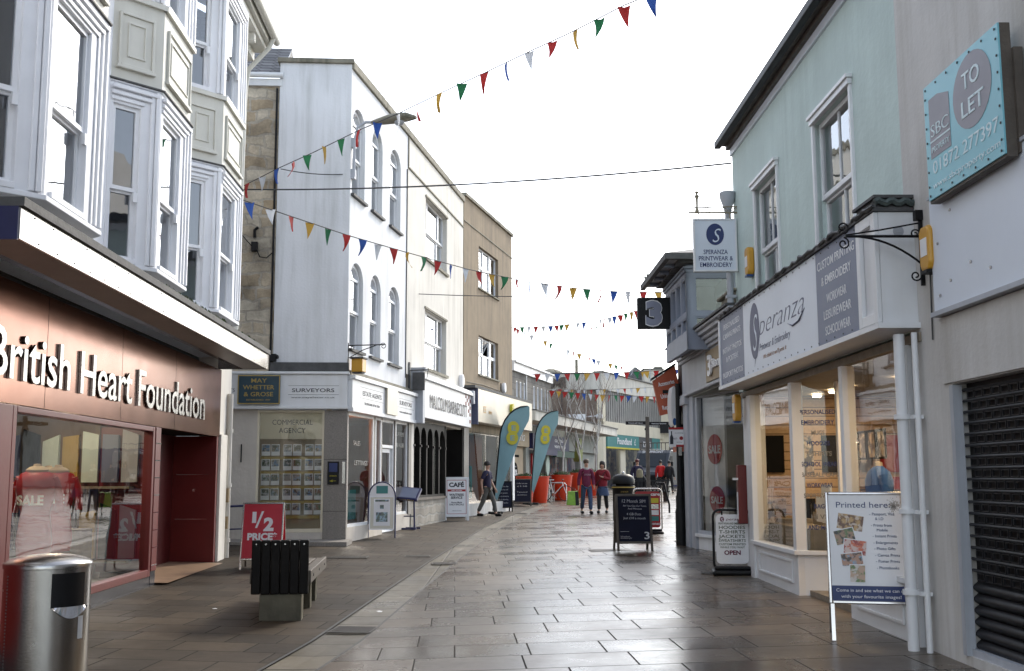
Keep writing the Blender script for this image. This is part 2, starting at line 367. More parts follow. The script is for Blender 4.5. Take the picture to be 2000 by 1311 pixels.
strip('road',M['road'],[.24,1,2,3.2,4.5,6,8,12,20,60])
strip('pavement',M['pave'],[-60,-20,-12,-8,-6,-5,-4,-3,-2,-1,-.24])
strip('gutter_channel',M['gutter'],[-.21,-.08,0,.08,.21],lift=-.012)
b=MB()
for x0,x1 in ((-.24,-.21),(.21,.24)):
    ys=[-14+k for k in range(62)]; r=[[b.add((gx(min(y,45))+x,y,gz(gx(min(y,45))+x,y)-.002)) for x in (x0,x1)] for y in ys]
    for j in range(61): b.face((r[j][0],r[j][1],r[j+1][1],r[j+1][0]))
tag(b.build('gutter_edge',M['lip']),kind='structure')
b=MB(); b.poly([(-700,-700,-.6),(700,-700,-.6),(700,700,-.6),(-700,700,-.6)]); tag(b.build('ground',M['pave']),kind='structure')
# drain grates and inspection covers in the paving
M['cover']=mat('cast_iron',(.035,.03,.026),.5,.3,6,.3,40)
def grate(px,py,w,l,rz,name,label,cat,mt='cover',slots=6,group=None):
    g=G(px,py); t=stand(name,label,cat,(g[0],g[1],gz(g[0],g[1])+.004),rz,group)
    b=MB(); b.frame(-w/2,w/2,-l/2,l/2,.025,0,.005); b.v=[Vector((v.x,v.z,v.y)) for v in b.v]; b.build('frame',M[mt],t)
    b=MB()
    for k in range(slots):
        y=-l/2+.025+(l-.05)*(k+.5)/slots; b.box(-w/2+.03,w/2-.03,y-(l-.05)/slots*.3,y+(l-.05)/slots*.3,.0005,.004)
    b.build('grid',M[mt],t)
grate(690,1231,.42,.42,-.1,'drain_grate','dark iron drain grate in the gutter channel nearest the camera','drain',group='drain grates in the gutter')
grate(868,1101,.42,.40,.1,'drain_grate','dark iron drain grate in the gutter beside the estate agent corner','drain',group='drain grates in the gutter')
grate(1018,1003,.42,.6,-.1,'drain_grate','farthest iron drain grate in the gutter before the orange planters','drain',group='drain grates in the gutter')
grate(675,1089,.75,.5,.05,'manhole_cover','brown inspection cover in the pavement by the granite pillar','manhole cover',slots=3)
grate(815,1087,.45,.35,.05,'manhole_cover','small square inspection cover between the estate agent and the gutter','manhole cover',slots=3)
grate(1190,1075,.7,.45,.05,'manhole_cover','inspection cover beside the phone contract chalkboard','manhole cover',slots=3)
grate(1418,1237,.7,.5,.0,'manhole_cover','inspection cover in the slabs before the photo print board','manhole cover',slots=2) if False else None
grate(1345,1058,.5,.5,.0,'manhole_cover','inspection cover at the foot of the black lamp post','manhole cover',slots=3)
grate(1400,1120,.42,.22,.0,'manhole_cover','small inspection cover left of the hoodies sign','manhole cover',slots=3)
# ================================================================ window helper
def sash(b,g,x0,x1,z0,z1,y,zr,w=.06,bars=0,t=.05):
    """two sashes: upper one proud, lower one set back; frame into b, glass into g"""
    b.frame(x0,x1,zr-.02,z1,w,y,y+t); b.frame(x0,x1,z0,zr-.021,w,y+t*.8,y+t*1.8,wt=.03)
    for k in range(bars):
        x=x0+(x1-x0)*(k+1)/(bars+1); b.box(x-.012,x+.012,y+.01,y+t-.01,zr+w-.02,z1-w); b.box(x-.012,x+.012,y+t*.9,y+t*1.7,z0+w,zr-.051)
    g.poly([(x0+w,y+t*.5,zr),(x1-w,y+t*.5,zr),(x1-w,y+t*.5,z1-w),(x0+w,y+t*.5,z1-w)])
    g.poly([(x0+w,y+t*1.3,z0+w),(x1-w,y+t*1.3,z0+w),(x1-w,y+t*1.3,zr-.03),(x0+w,y+t*1.3,zr-.03)])
# ================================================================ A: charity shop with bays
A=Fr((-4.2038,2.496),(-4.6426,14.488)); UE=16.0
ta=thing('charity_shop','white three storey building with canted bays over a red charity shop','building',A,(10,0,.2))
b=MB(); b.wall(-4,UE,3.5,9.2,[(u0-.42,u1+.42,3.95,9.2) for u0,u1 in ((3.2,4.7),(6.64,8.02),(9.97,11.26),(13.09,14.44))],.05,.35)
b.box(UE-.2,UE,.36,9,.0,9.2); b.box(-4,-3.8,.36,9,0,9.2); b.build('upper_wall',M['bay_white'],ta)
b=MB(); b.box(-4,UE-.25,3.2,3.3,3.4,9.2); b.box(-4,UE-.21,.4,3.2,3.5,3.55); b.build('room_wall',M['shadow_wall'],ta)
Z1,Z2=3.96,9.2
def bay_face(bw,bc,fr_,gl_,pn_,P,Q,L,wl,wr,own):
    for lst in (bw,bc,*fr_,*gl_,pn_): lst.local(P,Q)
    for wi,(zb,zt,zr) in enumerate(((4.04,5.84,4.86),(7.25,8.75,7.92))):
        # wall round the window
        bw.box(0,wl,.0,.09,zb-.06,zt+.25); bw.box(L-wr,L,.0,.09,zb-.06,zt+.25)
        bw.box(wl,L-wr,.0,.09,zt,zt+.25); bw.box(wl,L-wr,-.03,.12,zb-.06,zb)
        # stepped mouldings: pilaster strips and head strips
        for k,(o,th) in enumerate(((.0,.045),(.10,.03),(.20,.018))):
            if wr>.25*(k+1)*.5:
                x=L-.035-o*wr*2.2; bw.box(x-.05,x,-th,0,zb-.05,zt+.24-k*.07)
        for k,(dz,th) in enumerate(((.17,.05),(.10,.035),(.035,.02))):
            bw.box(wl*.3,L-.04-(2-k)*.0-k*.09,-th,0,zt+dz,zt+dz+.045)
        sash(fr_[wi],gl_[wi],wl,L-wr,zb,zt,.035,zr,.045)
        fr_[wi].box(L-wr-.05,L-wr,.0,.034,zr-.14,zr-.03)      # sash horn
    # cream panel band
    bc.box(0,L,0,.08,6.135,7.12); bc.box(-.02,L+.02,-.045,.1,7.121,7.185)
    x0,x1=(.07,L-.13) if own else (.14,L-.12)
    pn_.frame(x0,x1,6.30,6.95,.03,-.035,-.0); pn_.box(x0-.02,x1+.02,-.05,0,6.265,6.30)
    pn_.frame(x0+.11,x1-.11,6.42,6.84,.02,-.03,0)
    pn_.box(x0+.03,x1-.03,-.012,0,6.33,6.92)
for i,(u0,u1) in enumerate(((3.2,4.7),(6.64,8.02),(9.97,11.26),(13.09,14.44))):
    pts=[(u0-.47,.05),(u0,-.4),(u1,-.4),(u1+.47,.05)]
    root=MB()
    bw,bc,p_=MB(),MB(),MB(); f4=[MB() for _ in range(4)]; g4=[MB() for _ in range(4)]
    for k,(wl,wr) in enumerate(((.05,.26),(.10,.42))):
        P,Q=pts[k],pts[k+1]; L=math.hypot(Q[0]-P[0],Q[1]-P[1]); bay_face(bw,bc,f4[2*k:2*k+2],g4[2*k:2*k+2],p_,P,Q,L,wl,wr,k==0)
    for x in (bw,bc,*f4,*g4,p_): x.local()
    bw.local(pts[2],pts[3]); bw.box(0,.65,0,.09,3.98,9.1); bw.local()
    poly=lambda z,e:[(u0-.47-e,.05,z),(u0-e*.4,-.4-e,z),(u1+e*.4,-.4-e,z),(u1+.47+e,.05,z)]
    bw.prism(poly(3.93,.03),(0,0,.05)); bw.prism(poly(6.093,.02),(0,0,.02)); bw.prism(poly(9.0,.04),(0,0,.1))
    o=bw.build('bay_window',M['bay_white'],ta,bev=.006,seg=1)
    bc.build('panel_band',M['bay_cream'],o); p_.build('panel_moulding',M['bay_cream'],o,bev=.006); 
    for f_ in f4: f_.build('sash_window',M['upvc'],o)
    for g_ in g4: g_.build('glass',M['glass_sky'],o)
    MB().prism(poly(6.114,.045),(0,0,.018)).build('lead_flashing',M['lead'],o)
    c=MB(); c.local(pts[1],pts[2]); c.box(.14,.3,.3,.31,4.1,5.8); c.box(.75,.9,.3,.31,7.3,8.7); c.local(); c.build('curtain',M['room_grey'],o)
b=MB(); b.box(-4,UE+.15,-.42,.05,9.101,9.2); b.box(-4,UE+.15,-.5,-.4,9.2,9.34); b.box(-4,UE+.12,-.2,.05,8.93,9.1)
for k in range(12): b.box(2+k*1.2,2.14+k*1.2,-.38,-.2,8.95,9.1)
b.build('eaves',M['bay_cream'],ta,bev=.01)
b=MB(); b.tube([(-4,-.58,9.32),(UE+.2,-.58,9.32)],.07,8); b.tube([(UE-.1,-.58,9.3),(UE-.1,-.5,9.1),(UE-.1,-.15,8.7),(UE-.1,-.1,8.3),(UE-.1,-.06,4)],.045,8); b.build('rain_gutter',M['bay_cream'],ta)
b=MB(); b.poly([(-4,-.52,9.35),(UE+.2,-.52,9.35),(UE+.2,4.5,12),(-4,4.5,12)]); b.poly([(-4,9,9.35),(-4,4.5,12),(UE+.2,4.5,12),(UE+.2,9,9.35)]); b.poly([(UE,-.4,9.2),(UE,9,9.2),(UE,4.5,11.9)]); b.build('roof',M['slate'],ta)
# canopy
c0,c1=5.25,14.98
cn=box(c0,c1,-.8,-.775,3.29,3.53); cn=cn.build('canopy',M['alu'],ta)
b=MB(); b.box(c0-.02,c1+.03,-.83,.04,3.531,3.60); b.build('canopy_roof',M['lead'],cn)
b=MB(); b.box(c0,c1,-.775,-.42,3.30,3.33); b.box(c0,c1,-.42,-.40,3.30,3.5); b.build('soffit',M['soffit'],cn)
b=MB(); b.box(c0,c1+.2,-.40,-.02,3.44,3.5); b.build('soffit_recess',M['bronze'],cn)
b=MB(); b.box(c0-.02,c0,-.79,-.02,3.28,3.53); b.build('end_panel',M['navy'],cn)
b=MB(); b.box(c1-.012,c1,-.775,-.0,3.29,3.53); b.build('end_cap',M['alu'],cn)
b=MB()
for k in range(26):
    u=c0+.25+k*.375; b.cyl((u,-.8,3.5-.0),(u,-.806,3.5),.007,n=6); b.cyl((u+.1,-.8,3.32),(u+.1,-.806,3.32),.007,n=6)
b.build('screw',M['lead'],cn)
b=MB(); b.text('CHARLESTOWN',9.7,3.345,.125,d=-.801,w=2.3,ext=.001,bold=-.005); b.text('–',7.9,3.38,.12,d=-.801,w=.25,ext=.001); b.build('faded_lettering',mat('faded',(.66,.68,.7),.35,.1,4,0,40,metal=.7),cn)
# moss along the canopy roof edge
b=MB(); rnd=random.Random(4)
for k in range(420):
    u=rnd.uniform(8.8,14.5); u=9.5+abs(rnd.gauss(0,1.6)) if k%3 else u
    if u>14.8: continue
    x,y,z=u,-.80+rnd.uniform(-.02,.1),3.60; a=rnd.uniform(0,6.3); r=rnd.uniform(.01,.035); hgt=rnd.uniform(.01,.05)
    b.poly([(x-r*math.cos(a),y-r*math.sin(a),z),(x+r*math.cos(a),y+r*math.sin(a),z),(x,y,z+hgt)])
M['moss']=mat('moss',(.05,.075,.02),.9,.4,10,0,30)
tag(b.build('moss',M['moss']) ,kind='stuff').matrix_world=Matrix.Translation((A.o[0],A.o[1],0))@Matrix.Rotation(A.ang,4,'Z')
# fascia sign
fs=box(3,15.1,-.03,.04,2.21,3.29).build('fascia',M['bronze'],ta)
b=MB(); b.text('British Heart Foundation',10.26,2.43,.46,d=-.046,w=7.4,bold=.008,ext=.012); b.build('lettering',mat('silver_letter',(.42,.41,.40),.28,.2,3,.3,12,metal=1),fs)
b=MB()
for u in (5.55,7.85,10.1,12.4): b.box(u,u+.006,-.0312,-.03,2.21,3.29)
b.build('panel_joint',M['dark'],fs)
# shop window
g0,g1=7.14,11.5; gb=.42
b=MB(); b.frame(g0,g1,gb-.1,2.2,.09,-.04,.10,wt=.06); b.box(3,g0,-.04,.3,.3,2.2); w=b.build('shop_window',M['red_paint'],ta,bev=.008)
b=MB(); b.poly([(g0+.09,.02,gb-.01),(g1-.09,.02,gb-.01),(g1-.09,.02,2.14),(g0+.09,.02,2.14)]); b.build('glass',M['glass_shop'],w)
b=MB(); b.box(g1,g1+.23,-.05,.65,.38,2.2); b.build('tiled_pier',M['red_paint'],ta,bev=.006)
b=MB()
for k in range(8): b.box(g1-.001+.0,g1+.232,-.053,-.05,.45+k*.22,.462+k*.22)
b.build('pier_band',M['chrome'],ta)
b=MB(); b.box(3,11.73,-.03,.3,-.05,.32); b.box(g1+.02,11.735,-.034,.6,-.05,.38); b.build('plinth',M['tile_dark'],ta)
# recessed doorway
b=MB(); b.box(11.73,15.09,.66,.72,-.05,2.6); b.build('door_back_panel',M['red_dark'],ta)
b=MB(); b.box(14.96,15.09,-.02,.66,-.05,2.21); b.build('door_side_panel',M['red_paint'],ta)
b=MB()
for z in (.9,1.6): b.box(14.955,14.959,.1,.6,z,z+.01)
b.box(14.95,14.958,.3,.34,1.33,1.38); b.build('door_fitting',M['chrome'],ta)
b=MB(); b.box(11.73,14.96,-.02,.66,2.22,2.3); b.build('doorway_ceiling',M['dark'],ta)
b=MB(); b.poly([(11.73,-.2,A.g(13,-.2)+.012),(14.96,-.2,A.g(14,-.2)+.012),(14.96,.66,.245),(11.73,.66,.24)]); b.build('doorway_floor',mat('door_tile',(.30,.2,.13),.4,.2,5,.1,30),ta)
b=MB()
for t,z,h in (('quality clothes',1.72,.035),('and accessories',1.65,.03),('books',1.5,.03),('records & CDs',1.33,.035),('bric-a-brac',1.2,.03),('DONATE',.86,.085),('TODAY',.74,.085),('For free collection,',.62,.032),('ask in store for details',.57,.032),('or call',.52,.032),('01726 61272',.46,.04)):
    b.text(t,13.75,z,h,d=.658,align='RIGHT',ext=.001)
b.build('door_lettering',mat('dim_letter',(.5,.35,.33),.5,0,4,0,40),ta)
# end pilaster and drainpipe
b=MB(); b.box(15.1,15.55,-.06,.3,-.05,2.25); b.box(15.1,UE,.0,.34,2.25,3.5); b.box(15.56,UE,-.0,.3,-.05,2.24); b.build('end_pilaster',M['stucco_warm'],ta,bev=.01)
b=MB(); b.tube([(15.72,-.05,.0),(15.72,-.05,2.95)],.045,10)
for z in (.5,1.4,2.3): b.cyl((15.72,-.05,z),(15.72,-.05,z+.06),.06,n=10)
b.build('drainpipe',M['stucco_warm'],ta)
b=MB(); b.box(15.6,15.68,-.09,-.0,1.15,1.38); b.box(15.62,15.66,-.085,-.0,.72,.92); b.build('meter_box',M['tan'],ta)
# shop interior
b=MB(); b.box(3,11.72,3.4,3.5,.1,2.6); b.box(11.5,11.7,.66,3.4,.1,2.6); b.box(3,3.1,.3,3.4,.1,2.6); b.build('shop_back_wall',mat('shop_brown',(.13,.09,.055),.8,.2,1.5,0,10),ta)
b=MB(); b.box(3,11.7,.1,3.4,.15,.3); b.build('shop_floor',M['room_grey'],ta); b=MB(); b.box(3,11.7,.06,3.4,2.5,2.6); b.build('shop_ceiling',M['room_beige'],ta)
b=MB()
for u in (6.8,8.6,10.4): b.box(u,u+.5,.7,.9,2.47,2.5)
b.build('ceiling_lamp',emis('warm_lamp',(1,.8,.55),14),ta)
rnd=random.Random(12)
for row in range(3):
    for k in range(12):
        u=3.6+k*.64; z=.45+row*.68; b=MB(); b.box(u,u+.5*rnd.uniform(.6,1),3.0,3.3,z,z+rnd.uniform(.25,.55)); 
        if k%2==row%2: b.build('shelf_stock',M[rnd.choice(['navy','red_print','dark','blue_grey','white','gold','teal','hood_x'])] if False else M[rnd.choice(['navy','red_print','dark','blue_grey','trim_grey','gold','teal'])],ta)
b=MB()
for row in range(4): b.box(3.2,11.4,2.95,3.39,.40+row*.68,.43+row*.68)
b.build('shelving',M['wood_light'],ta)
for k in range(22):
    d=.25+(k%11)*.25; z=.55+(k//11)*.95; b=MB(); w_=.1; b.prism([(11.42,d-w_,z),(11.42,d+w_,z),(11.42,d+w_,z+rnd.uniform(.45,.7)),(11.42,d-w_,z+.6)],(.06,0,0)); b.build('wall_garment',M[rnd.choice(['navy','red_print','dark','blue_grey','trim_grey','gold','room_grey','mint'])],ta)
b=MB(); b.box(11.3,11.49,.2,2.9,.5,.53); b.box(11.3,11.49,.2,2.9,1.42,1.45); b.build('wall_shelf',M['wood_light'],ta)
b=MB(); b.box(10.2,10.9,.5,1.2,.3,.95); b.build('display_table',M['wood_light'],ta)
# clothes on a rail, mannequins in sale shirts
def rail(u,d,n,seed,lab):
    t=thing('clothes_rail',lab,'clothes rail',A,(u,d,.3)); r=random.Random(seed)
    b=MB(); b.tube([(u,d,.3),(u,d,1.55),(u+1.3,d,1.55),(u+1.3,d,.3)],.015,6); b.box(u-.02,u+.02,d-.25,d+.25,.3,.33); b.box(u+1.28,u+1.32,d-.25,d+.25,.3,.33); b.build('rail',M['chrome'],t)
    for k in range(n):
        x=u+.08+k*1.15/n; b=MB(); c=[(x,d-.22,1.45),(x,d,1.53),(x,d+.22,1.45),(x,d+.2,.75-r.random()*.1),(x,d-.2,.75)]; b.prism(c,(.05,0,0))
        b.build('garment',M[r.choice(['navy','red_print','room_beige','dark','blue_grey','white'])],t,bev=.01)
rail(9.6,1.3,14,1,'rail of mixed clothes inside the charity shop by the right window side'); rail(7.4,1.5,14,2,'rail of mixed clothes deep inside the charity shop on the left')
def mannequin(u,d,s,lab,word=True):
    t=thing('mannequin',lab,'mannequin',A,(u,d,.3),group='mannequins in the charity shop window')
    b=MB(); b.lathe((u,d,.3),[(.15,0),(.15,.015),(.02,.02),(.02,.5)],16); b.build('base',M['chrome'],t)
    b=MB(); b.lathe((u,d,.3),[(.02,.42),(.17,.45),(.185,.6),(.165,.78),(.15,.9),(.2,1.1),(.21,1.22),(.17,1.3),(.06,1.345)],20,.6,1); b.build('sale_shirt',M['red_print'],t)
    b=MB(); 
    for sx in (-1,1): b.tube([(u,d+sx*.17,1.56),(u+.03,d+sx*.22,1.4),(u+.04,d+sx*.235,1.2)],[.05,.05,.042],8)
    b.build('sleeve',M['red_print'],t)
    b=MB(); b.lathe((u,d,.3),[(.06,1.29),(.11,1.31),(.12,1.34),(.08,1.37),(.045,1.38),(.04,1.40),(.001,1.405)],16,.75,1); b.build('scarf',M['room_beige'],t)
    if word: b=MB(); b.local((u-.155,d+.2),(u-.155,d-.2)); b.text('SALE',.2,1.28,.10,d=0,w=.27,bold=.03,ext=.004); b.local(); b.build('lettering',M['white'],t)
mannequin(9.0,.45,1,'mannequin in a red sale shirt, nearest the left window frame'); mannequin(9.85,.55,1,'middle mannequin in a red sale shirt and pale scarf'); mannequin(10.6,.95,1,'mannequin in a red sale shirt, farthest from the left window frame')
# ================================================================ C + D: corner building
C0=(-3.26,21.34,.24); th=.1629
C=Fr(C0[:2],(C0[0]+10*math.sin(th),C0[1]+10*math.cos(th)))
th=math.radians(86.16); D=Fr((C0[0]-8*math.sin(th),C0[1]-8*math.cos(th)),C0[:2])
tc=thing('estate_agent_building','tall white stucco corner building with arched windows over an estate agent','building',C,(2,0,.25))
def arch(b,x0,x1,z1,y0,y1,rise=None):
    """fills the corners over an arched opening whose top is at z1"""
    r=(x1-x0)/2; rise=rise or r; cx=(x0+x1)/2; zc=z1-rise
    L=[(cx+r*math.cos(a),zc+rise*math.sin(a)) for a in [math.pi/2+math.pi/2*k/8 for k in range(9)]]
    Rr=[(cx+r*math.cos(a),zc+rise*math.sin(a)) for a in [math.pi/2*k/8 for k in range(9)]]
    b.xz([(x0,z1)]+L[::1],y0,y1) if False else b.xz(L+[(x0,z1)],y0,y1); b.xz(Rr+[(x1,z1)][::1],y0,y1)
W3=[(.12,.98),(1.5,2.3),(2.93,3.85)]
holes=[(a,c,7.26,9.15) for a,c in W3]+[(a,c,4.10,5.9) for a,c in W3]
b=MB(); b.wall(0,4.48,3.5,9.85,holes,0,.3)
for h in holes: arch(b,h[0],h[1],h[3],0,.3,.38)
b.wall(0,4.97,2.84,3.5,[],.1,.3); b.build('street_wall',M['stucco'],tc)
for (a,c,z0,z1) in holes:
    f,g=MB(),MB(); y=.08
    zr=z0+(z1-z0)*.44; sash(f,g,a+.02,c-.02,z0+.04,z1-.3,y,zr,.055)
    r=(c-a)/2-.02; cx=(a+c)/2; n=10; o_=[(cx+r*math.cos(math.pi*k/n),z1-.38+.36*math.sin(math.pi*k/n)) for k in range(n+1)]; i_=[(cx+(r-.06)*math.cos(math.pi*k/n),z1-.38+.3*math.sin(math.pi*k/n)) for k in range(n+1)]
    for k in range(n): f.xz([o_[k],o_[k+1],i_[k+1],i_[k]],y,y+.05)
    g.poly([(x,y+.03,z) for x,z in i_][::-1])
    w=f.build('arched_window',M['upvc'],tc); g.build('glass',M['glass_sky'],w)
    MB().box(a-.06,c+.06,-.07,.08,z0-.05,z0).build('sill',M['lead'],w)
    b=MB(); b.box(a,c,.45,.46,z0,z0+.5); b.build('blind',M['room_beige'],w)
# side wall (faces the camera)
b=MB(); b.local(*[(0,0)]*0) if False else None
DU=lambda u,d=0:D.w(u,d)
def fmesh(fr,off_parent,b):   # verts given in frame fr, converted to the parent's frame C
    for i,v in enumerate(b.v):
        q=fr.w(v.x,v.y,v.z); dx,dy=q.x-C.o[0],q.y-C.o[1]; b.v[i]=Vector((dx*C.x[0]+dy*C.x[1],dx*C.y[0]+dy*C.y[1],v.z))
    return b
td=thing('estate_agent_side_wall','white side wall of the corner building with estate agent sign and window','building wall',D,(7,0,.25))
b=MB(); b.wall(6.55,8,3.62,9.95,[],0,.3); b.wall(4,6.28,-.05,2.9,[],.02,.3); b.wall(6.28,7.58,2.86,2.9,[],.02,.3); sw=b
b.build('side_wall',M['stucco'],td)
MB().wall(-3,6.28,-.06,2.9,[],.005,.018).build('painted_stonework',M['rough_paint'],td)
MB().wall(6.28,7.58,-.06,.5,[],.0,.3).build('window_base',M['rough_paint'],td)
MB().box(6.5,8.04,-.07,.0,3.62,3.80).build('string_course',M['lead'],td,bev=.01)
for fr_,par,u0,u1 in ((D,td,6.5,8.0),(C,tc,0.0,4.5)):
    b=MB(); b.box(u0,u1+(.05 if fr_ is D else 0),-.06 if fr_ is D else -.05,.34,9.95 if fr_ is D else 9.85,10.05 if fr_ is D else 10.03); b.build('parapet_coping',M['concrete'],par,bev=.015)
# granite pillar on the corner
b=MB(); b.box(7.58,8.03,-.03,.3,-.06,2.86); o=b.build('granite_pillar',M['granite'],td,bev=.01)
b=MB(); b.box(7.58,8.031,-.033,-.03,.9,.906); b.box(7.58,8.031,-.033,-.03,1.9,1.906); b.build('joint',M['dark'],o)
b=MB(); b.box(7.66,7.88,-.06,-.032,1.42,1.86); pn=b.build('notice_panel',M['black'],td,bev=.004)
b=MB(); b.box(7.69,7.85,-.064,-.06,1.66,1.83); b.build('screen',M['ink_blue'],pn); b=MB(); b.text('←',7.77,1.47,.04,d=-.064,w=.13,bold=.02); b.text('ENTRANCE',7.77,1.57,.025,d=-.064,w=.13); b.build('lettering',M['yellow'],pn)
MB().box(7.94,8.0,-.045,-.032,1.43,1.86).build('intercom',M['steel'],td,bev=.004)
# sign band, side
b=MB(); b.box(3.2,8.02,-.12,.01,2.94,3.56); b.box(3.2,8.06,-.17,.01,3.56,3.61); b.box(3.2,8.04,-.145,.01,2.88,2.94); sg=b.build('sign_band',M['trim_white'],td,bev=.006)
b=MB(); b.text('SURVEYORS',7.36,3.21,.075,d=-.122,w=.82,bold=.01); b.box(6.88,7.86,-.122,-.12,3.33,3.336); b.box(6.88,7.86,-.122,-.12,3.155,3.161); b.text('www.maywhetter.co.uk',7.36,3.09,.035,d=-.122,w=.84)
b.text('ESTATE AGENTS',5.5,3.21,.07,d=-.122,w=.7); b.build('lettering',M['ink'],sg)
b=MB(); b.box(5.92,6.73,-.2,-.14,2.97,3.53); t_=b.top('hanging_plaque',mat('plaque_teal',(.008,.04,.065),.35,.3,3,0,30),'dark teal plaque with gold lettering on the estate agent side band','sign',D,(6.3,-.17,3.2))
b=MB(); b.frame(5.92,6.73,2.97,3.53,.018,-.207,-.2); b.build('gilt_rim',M['gold'],t_)
b=MB()
for t,z,h,w in (('MAY',3.385,.085,.3),('WHETTER',3.255,.085,.6),('& GROSE',3.12,.085,.56),('ESTABLISHED 1907',3.035,.03,.46)): b.text(t,6.32,z,h,d=-.205,w=w,bold=.008)
b.build('lettering',M['gold'],t_)
# side window with property cards
f=MB(); f.frame(6.28,7.58,.5,2.86,.045,0,.08,wb=.07); w=f.build('shop_window',M['cream'],td,bev=.005)
g=MB(); g.poly([(6.32,.03,.56),(7.54,.03,.56),(7.54,.03,2.82),(6.32,.03,2.82)]); g.build('glass',M['glass_shop'],w)
MB().box(6.325,7.535,.06,.065,2.3,2.82).build('header_board',M['cream'],w)
b=MB(); b.text('COMMERCIAL',6.95,2.58,.105,d=.058,w=.78,ext=.001); b.text('AGENCY',6.95,2.42,.105,d=.058,w=.52,ext=.001); b.build('lettering',M['ink'],w)
cards,strips=MB(),MB(); PP=[MB() for _ in range(4)]; rnd=random.Random(8)
for r_ in range(6):
    for c_ in range(3):
        for k in range(2):
            x=6.36+c_*.42+k*.185; z=2.0-r_*.285
            if z<.6 or rnd.random()<.06: continue
            cards.box(x,x+.165,.12,.126,z-.02,z+.2); PP[rnd.randrange(4)].box(x+.012,x+.153,.117,.12,z+.06,z+.185)
    strips.box(6.34,7.5,.13,.135,1.9-r_*.285,1.96-r_*.285)
cards.build('property_card',M['white'],w); 
for k,(a_,b_,c_) in enumerate((((.25,.33,.42),(.08,.1,.07),(.3,.24,.18)),((.12,.17,.2),(.05,.07,.04),(.4,.4,.42)),((.35,.38,.4),(.2,.1,.06),(.1,.15,.08)),((.1,.2,.35),(.3,.3,.28),(.06,.05,.04)))): PP[k].build('property_photo',photo('house%d'%k,a_,b_,c_,13),w)
strips.build('display_rail',M['gold'],w)
MB().box(6.3,7.56,.9,.95,.5,2.86).build('window_backing',M['room_grey'],td)
MB().box(5.98,6.0,-.03,.0,1.85,2.2).build('wall_latch',M['black'],td)
# stone return with slate roof above
ts=thing('stone_wall','old rubble stone wall with slate roof, left of the white stucco side','building wall',D,(5,0,.25))
MB().wall(-3,6.54,2.9,9.45,[],.03,.35).build('masonry',M['stone'],ts)
MB().box(-3,6.6,-.03,.3,9.45,9.6).build('eaves_board',M['trim_white'],ts)
b=MB(); b.tube([(-3,-.06,9.66),(6.62,-.06,9.66)],.06,8); b.build('rain_gutter',M['trim_white'],ts)
b=MB(); b.poly([(-3,-.05,9.65),(6.56,-.05,9.65),(6.56,1.6,10.9),(-3,1.6,10.9)]); b.poly([(6.56,-.05,9.6),(6.56,3.2,9.6),(6.56,1.6,10.9)]); b.build('roof',M['slate'],ts)
b=MB(); b.tube([(6.5,-.01,3.7),(6.5,-.01,9.4)],.022,6); b.build('cable_pipe',M['black'],ts)
b=MB(); b.box(6.08,6.2,-.1,.03,6.02,6.2); b.tube([(5.5,-.02,6.35),(5.9,-.04,6.33),(6.1,-.05,6.1)],.01,5); b.tube([(6.18,-.06,6.05),(6.25,-.06,5.9),(6.38,-.06,5.88),(6.5,-.03,6.0)],.012,5); b.tube([(6.13,0,6.3),(6.13,-.03,6.45),(6.2,-.05,6.5)],.03,6); b.top('cable_box',M['black'],'small black cable box with looping wire on the stone wall','cable box',D,(6.14,-.05,6.1))
b=MB(); b.box(6.5,6.62,-.12,0,3.82,3.96); b.tube([(6.52,-.06,3.82),(6.5,-.06,3.7),(6.48,-.05,3.55)],.012,5); b.tube([(6.6,-.08,3.9),(6.66,-.1,3.9)],.04,8); b.top('security_camera',M['black'],'small black camera where stone meets stucco above the plaque','camera',D,(6.55,-.05,3.9))
# curb ramp at the wall foot with a railing
b=MB(); b.tube([(4.2,-.5,.95),(5.5,-.5,1.0),(6.9,-.5,1.06)],.022,8)
for u in (4.3,5.6,6.88): b.tube([(u,-.5,.15),(u,-.5,1.05)],.022,8)
b.tube([(4.2,-.5,.55),(6.9,-.5,.62)],.015,6)
b.cyl((6.88,-.5,1.05),(6.88,-.5,1.09),.04,n=10); b.top('handrail',M['navy'],'dark blue metal handrail behind the red half price board','railing',D,(5.5,-.5,.2))
b=MB(); b.prism([(3.5,-1.0,D.g(3.5,-1)-.02),(8.1,-.65,D.g(8.1,-.65)-.02),(8.15,0,D.g(8.1,0)-.02),(3.5,0,D.g(3.5,0)-.02)],(0,0,.10)); tag(b.build('ramp_slab',M['granite'],None),kind='structure').matrix_world=Matrix.Translation((D.o[0],D.o[1],0))@Matrix.Rotation(D.ang,4,'Z')
# C street level: sign band
b=MB(); b.box(.0,4.97,-.12,.09,2.92,3.48); b.box(-.02,5.0,-.18,.09,3.48,3.56); b.box(-.0,4.98,-.14,.09,2.84,2.92); sg=b.build('sign_band',M['trim_white'],tc,bev=.006)
MB().box(-.02,5.0,-.05,.0,3.56,3.66).build('string_course',M['concrete'],tc)
b=MB(); b.text('ESTATE AGENTS',1.35,3.2,.10,d=-.122,w=1.35,bold=.01); b.box(.5,2.2,-.122,-.12,3.36,3.366); b.box(.5,2.2,-.122,-.12,3.14,3.146); b.text('TELEPHONE 01726 73501',1.35,3.02,.05,d=-.122,w=1.1,bold=.01)
b.text('SURVEYORS',4.05,3.2,.10,d=-.122,w=1.1,bold=.01); b.box(3.35,4.8,-.122,-.12,3.34,3.346); b.box(3.35,4.8,-.122,-.12,3.14,3.146); b.text('www.maywhetter.co.uk',4.05,3.02,.05,d=-.122,w=1.1,bold=.01); b.build('lettering',M['ink'],sg)
b=MB(); b.box(2.3,3.15,-.18,-.12,2.92,3.48); b.build('end_plaque',M['silver_sign'],sg)
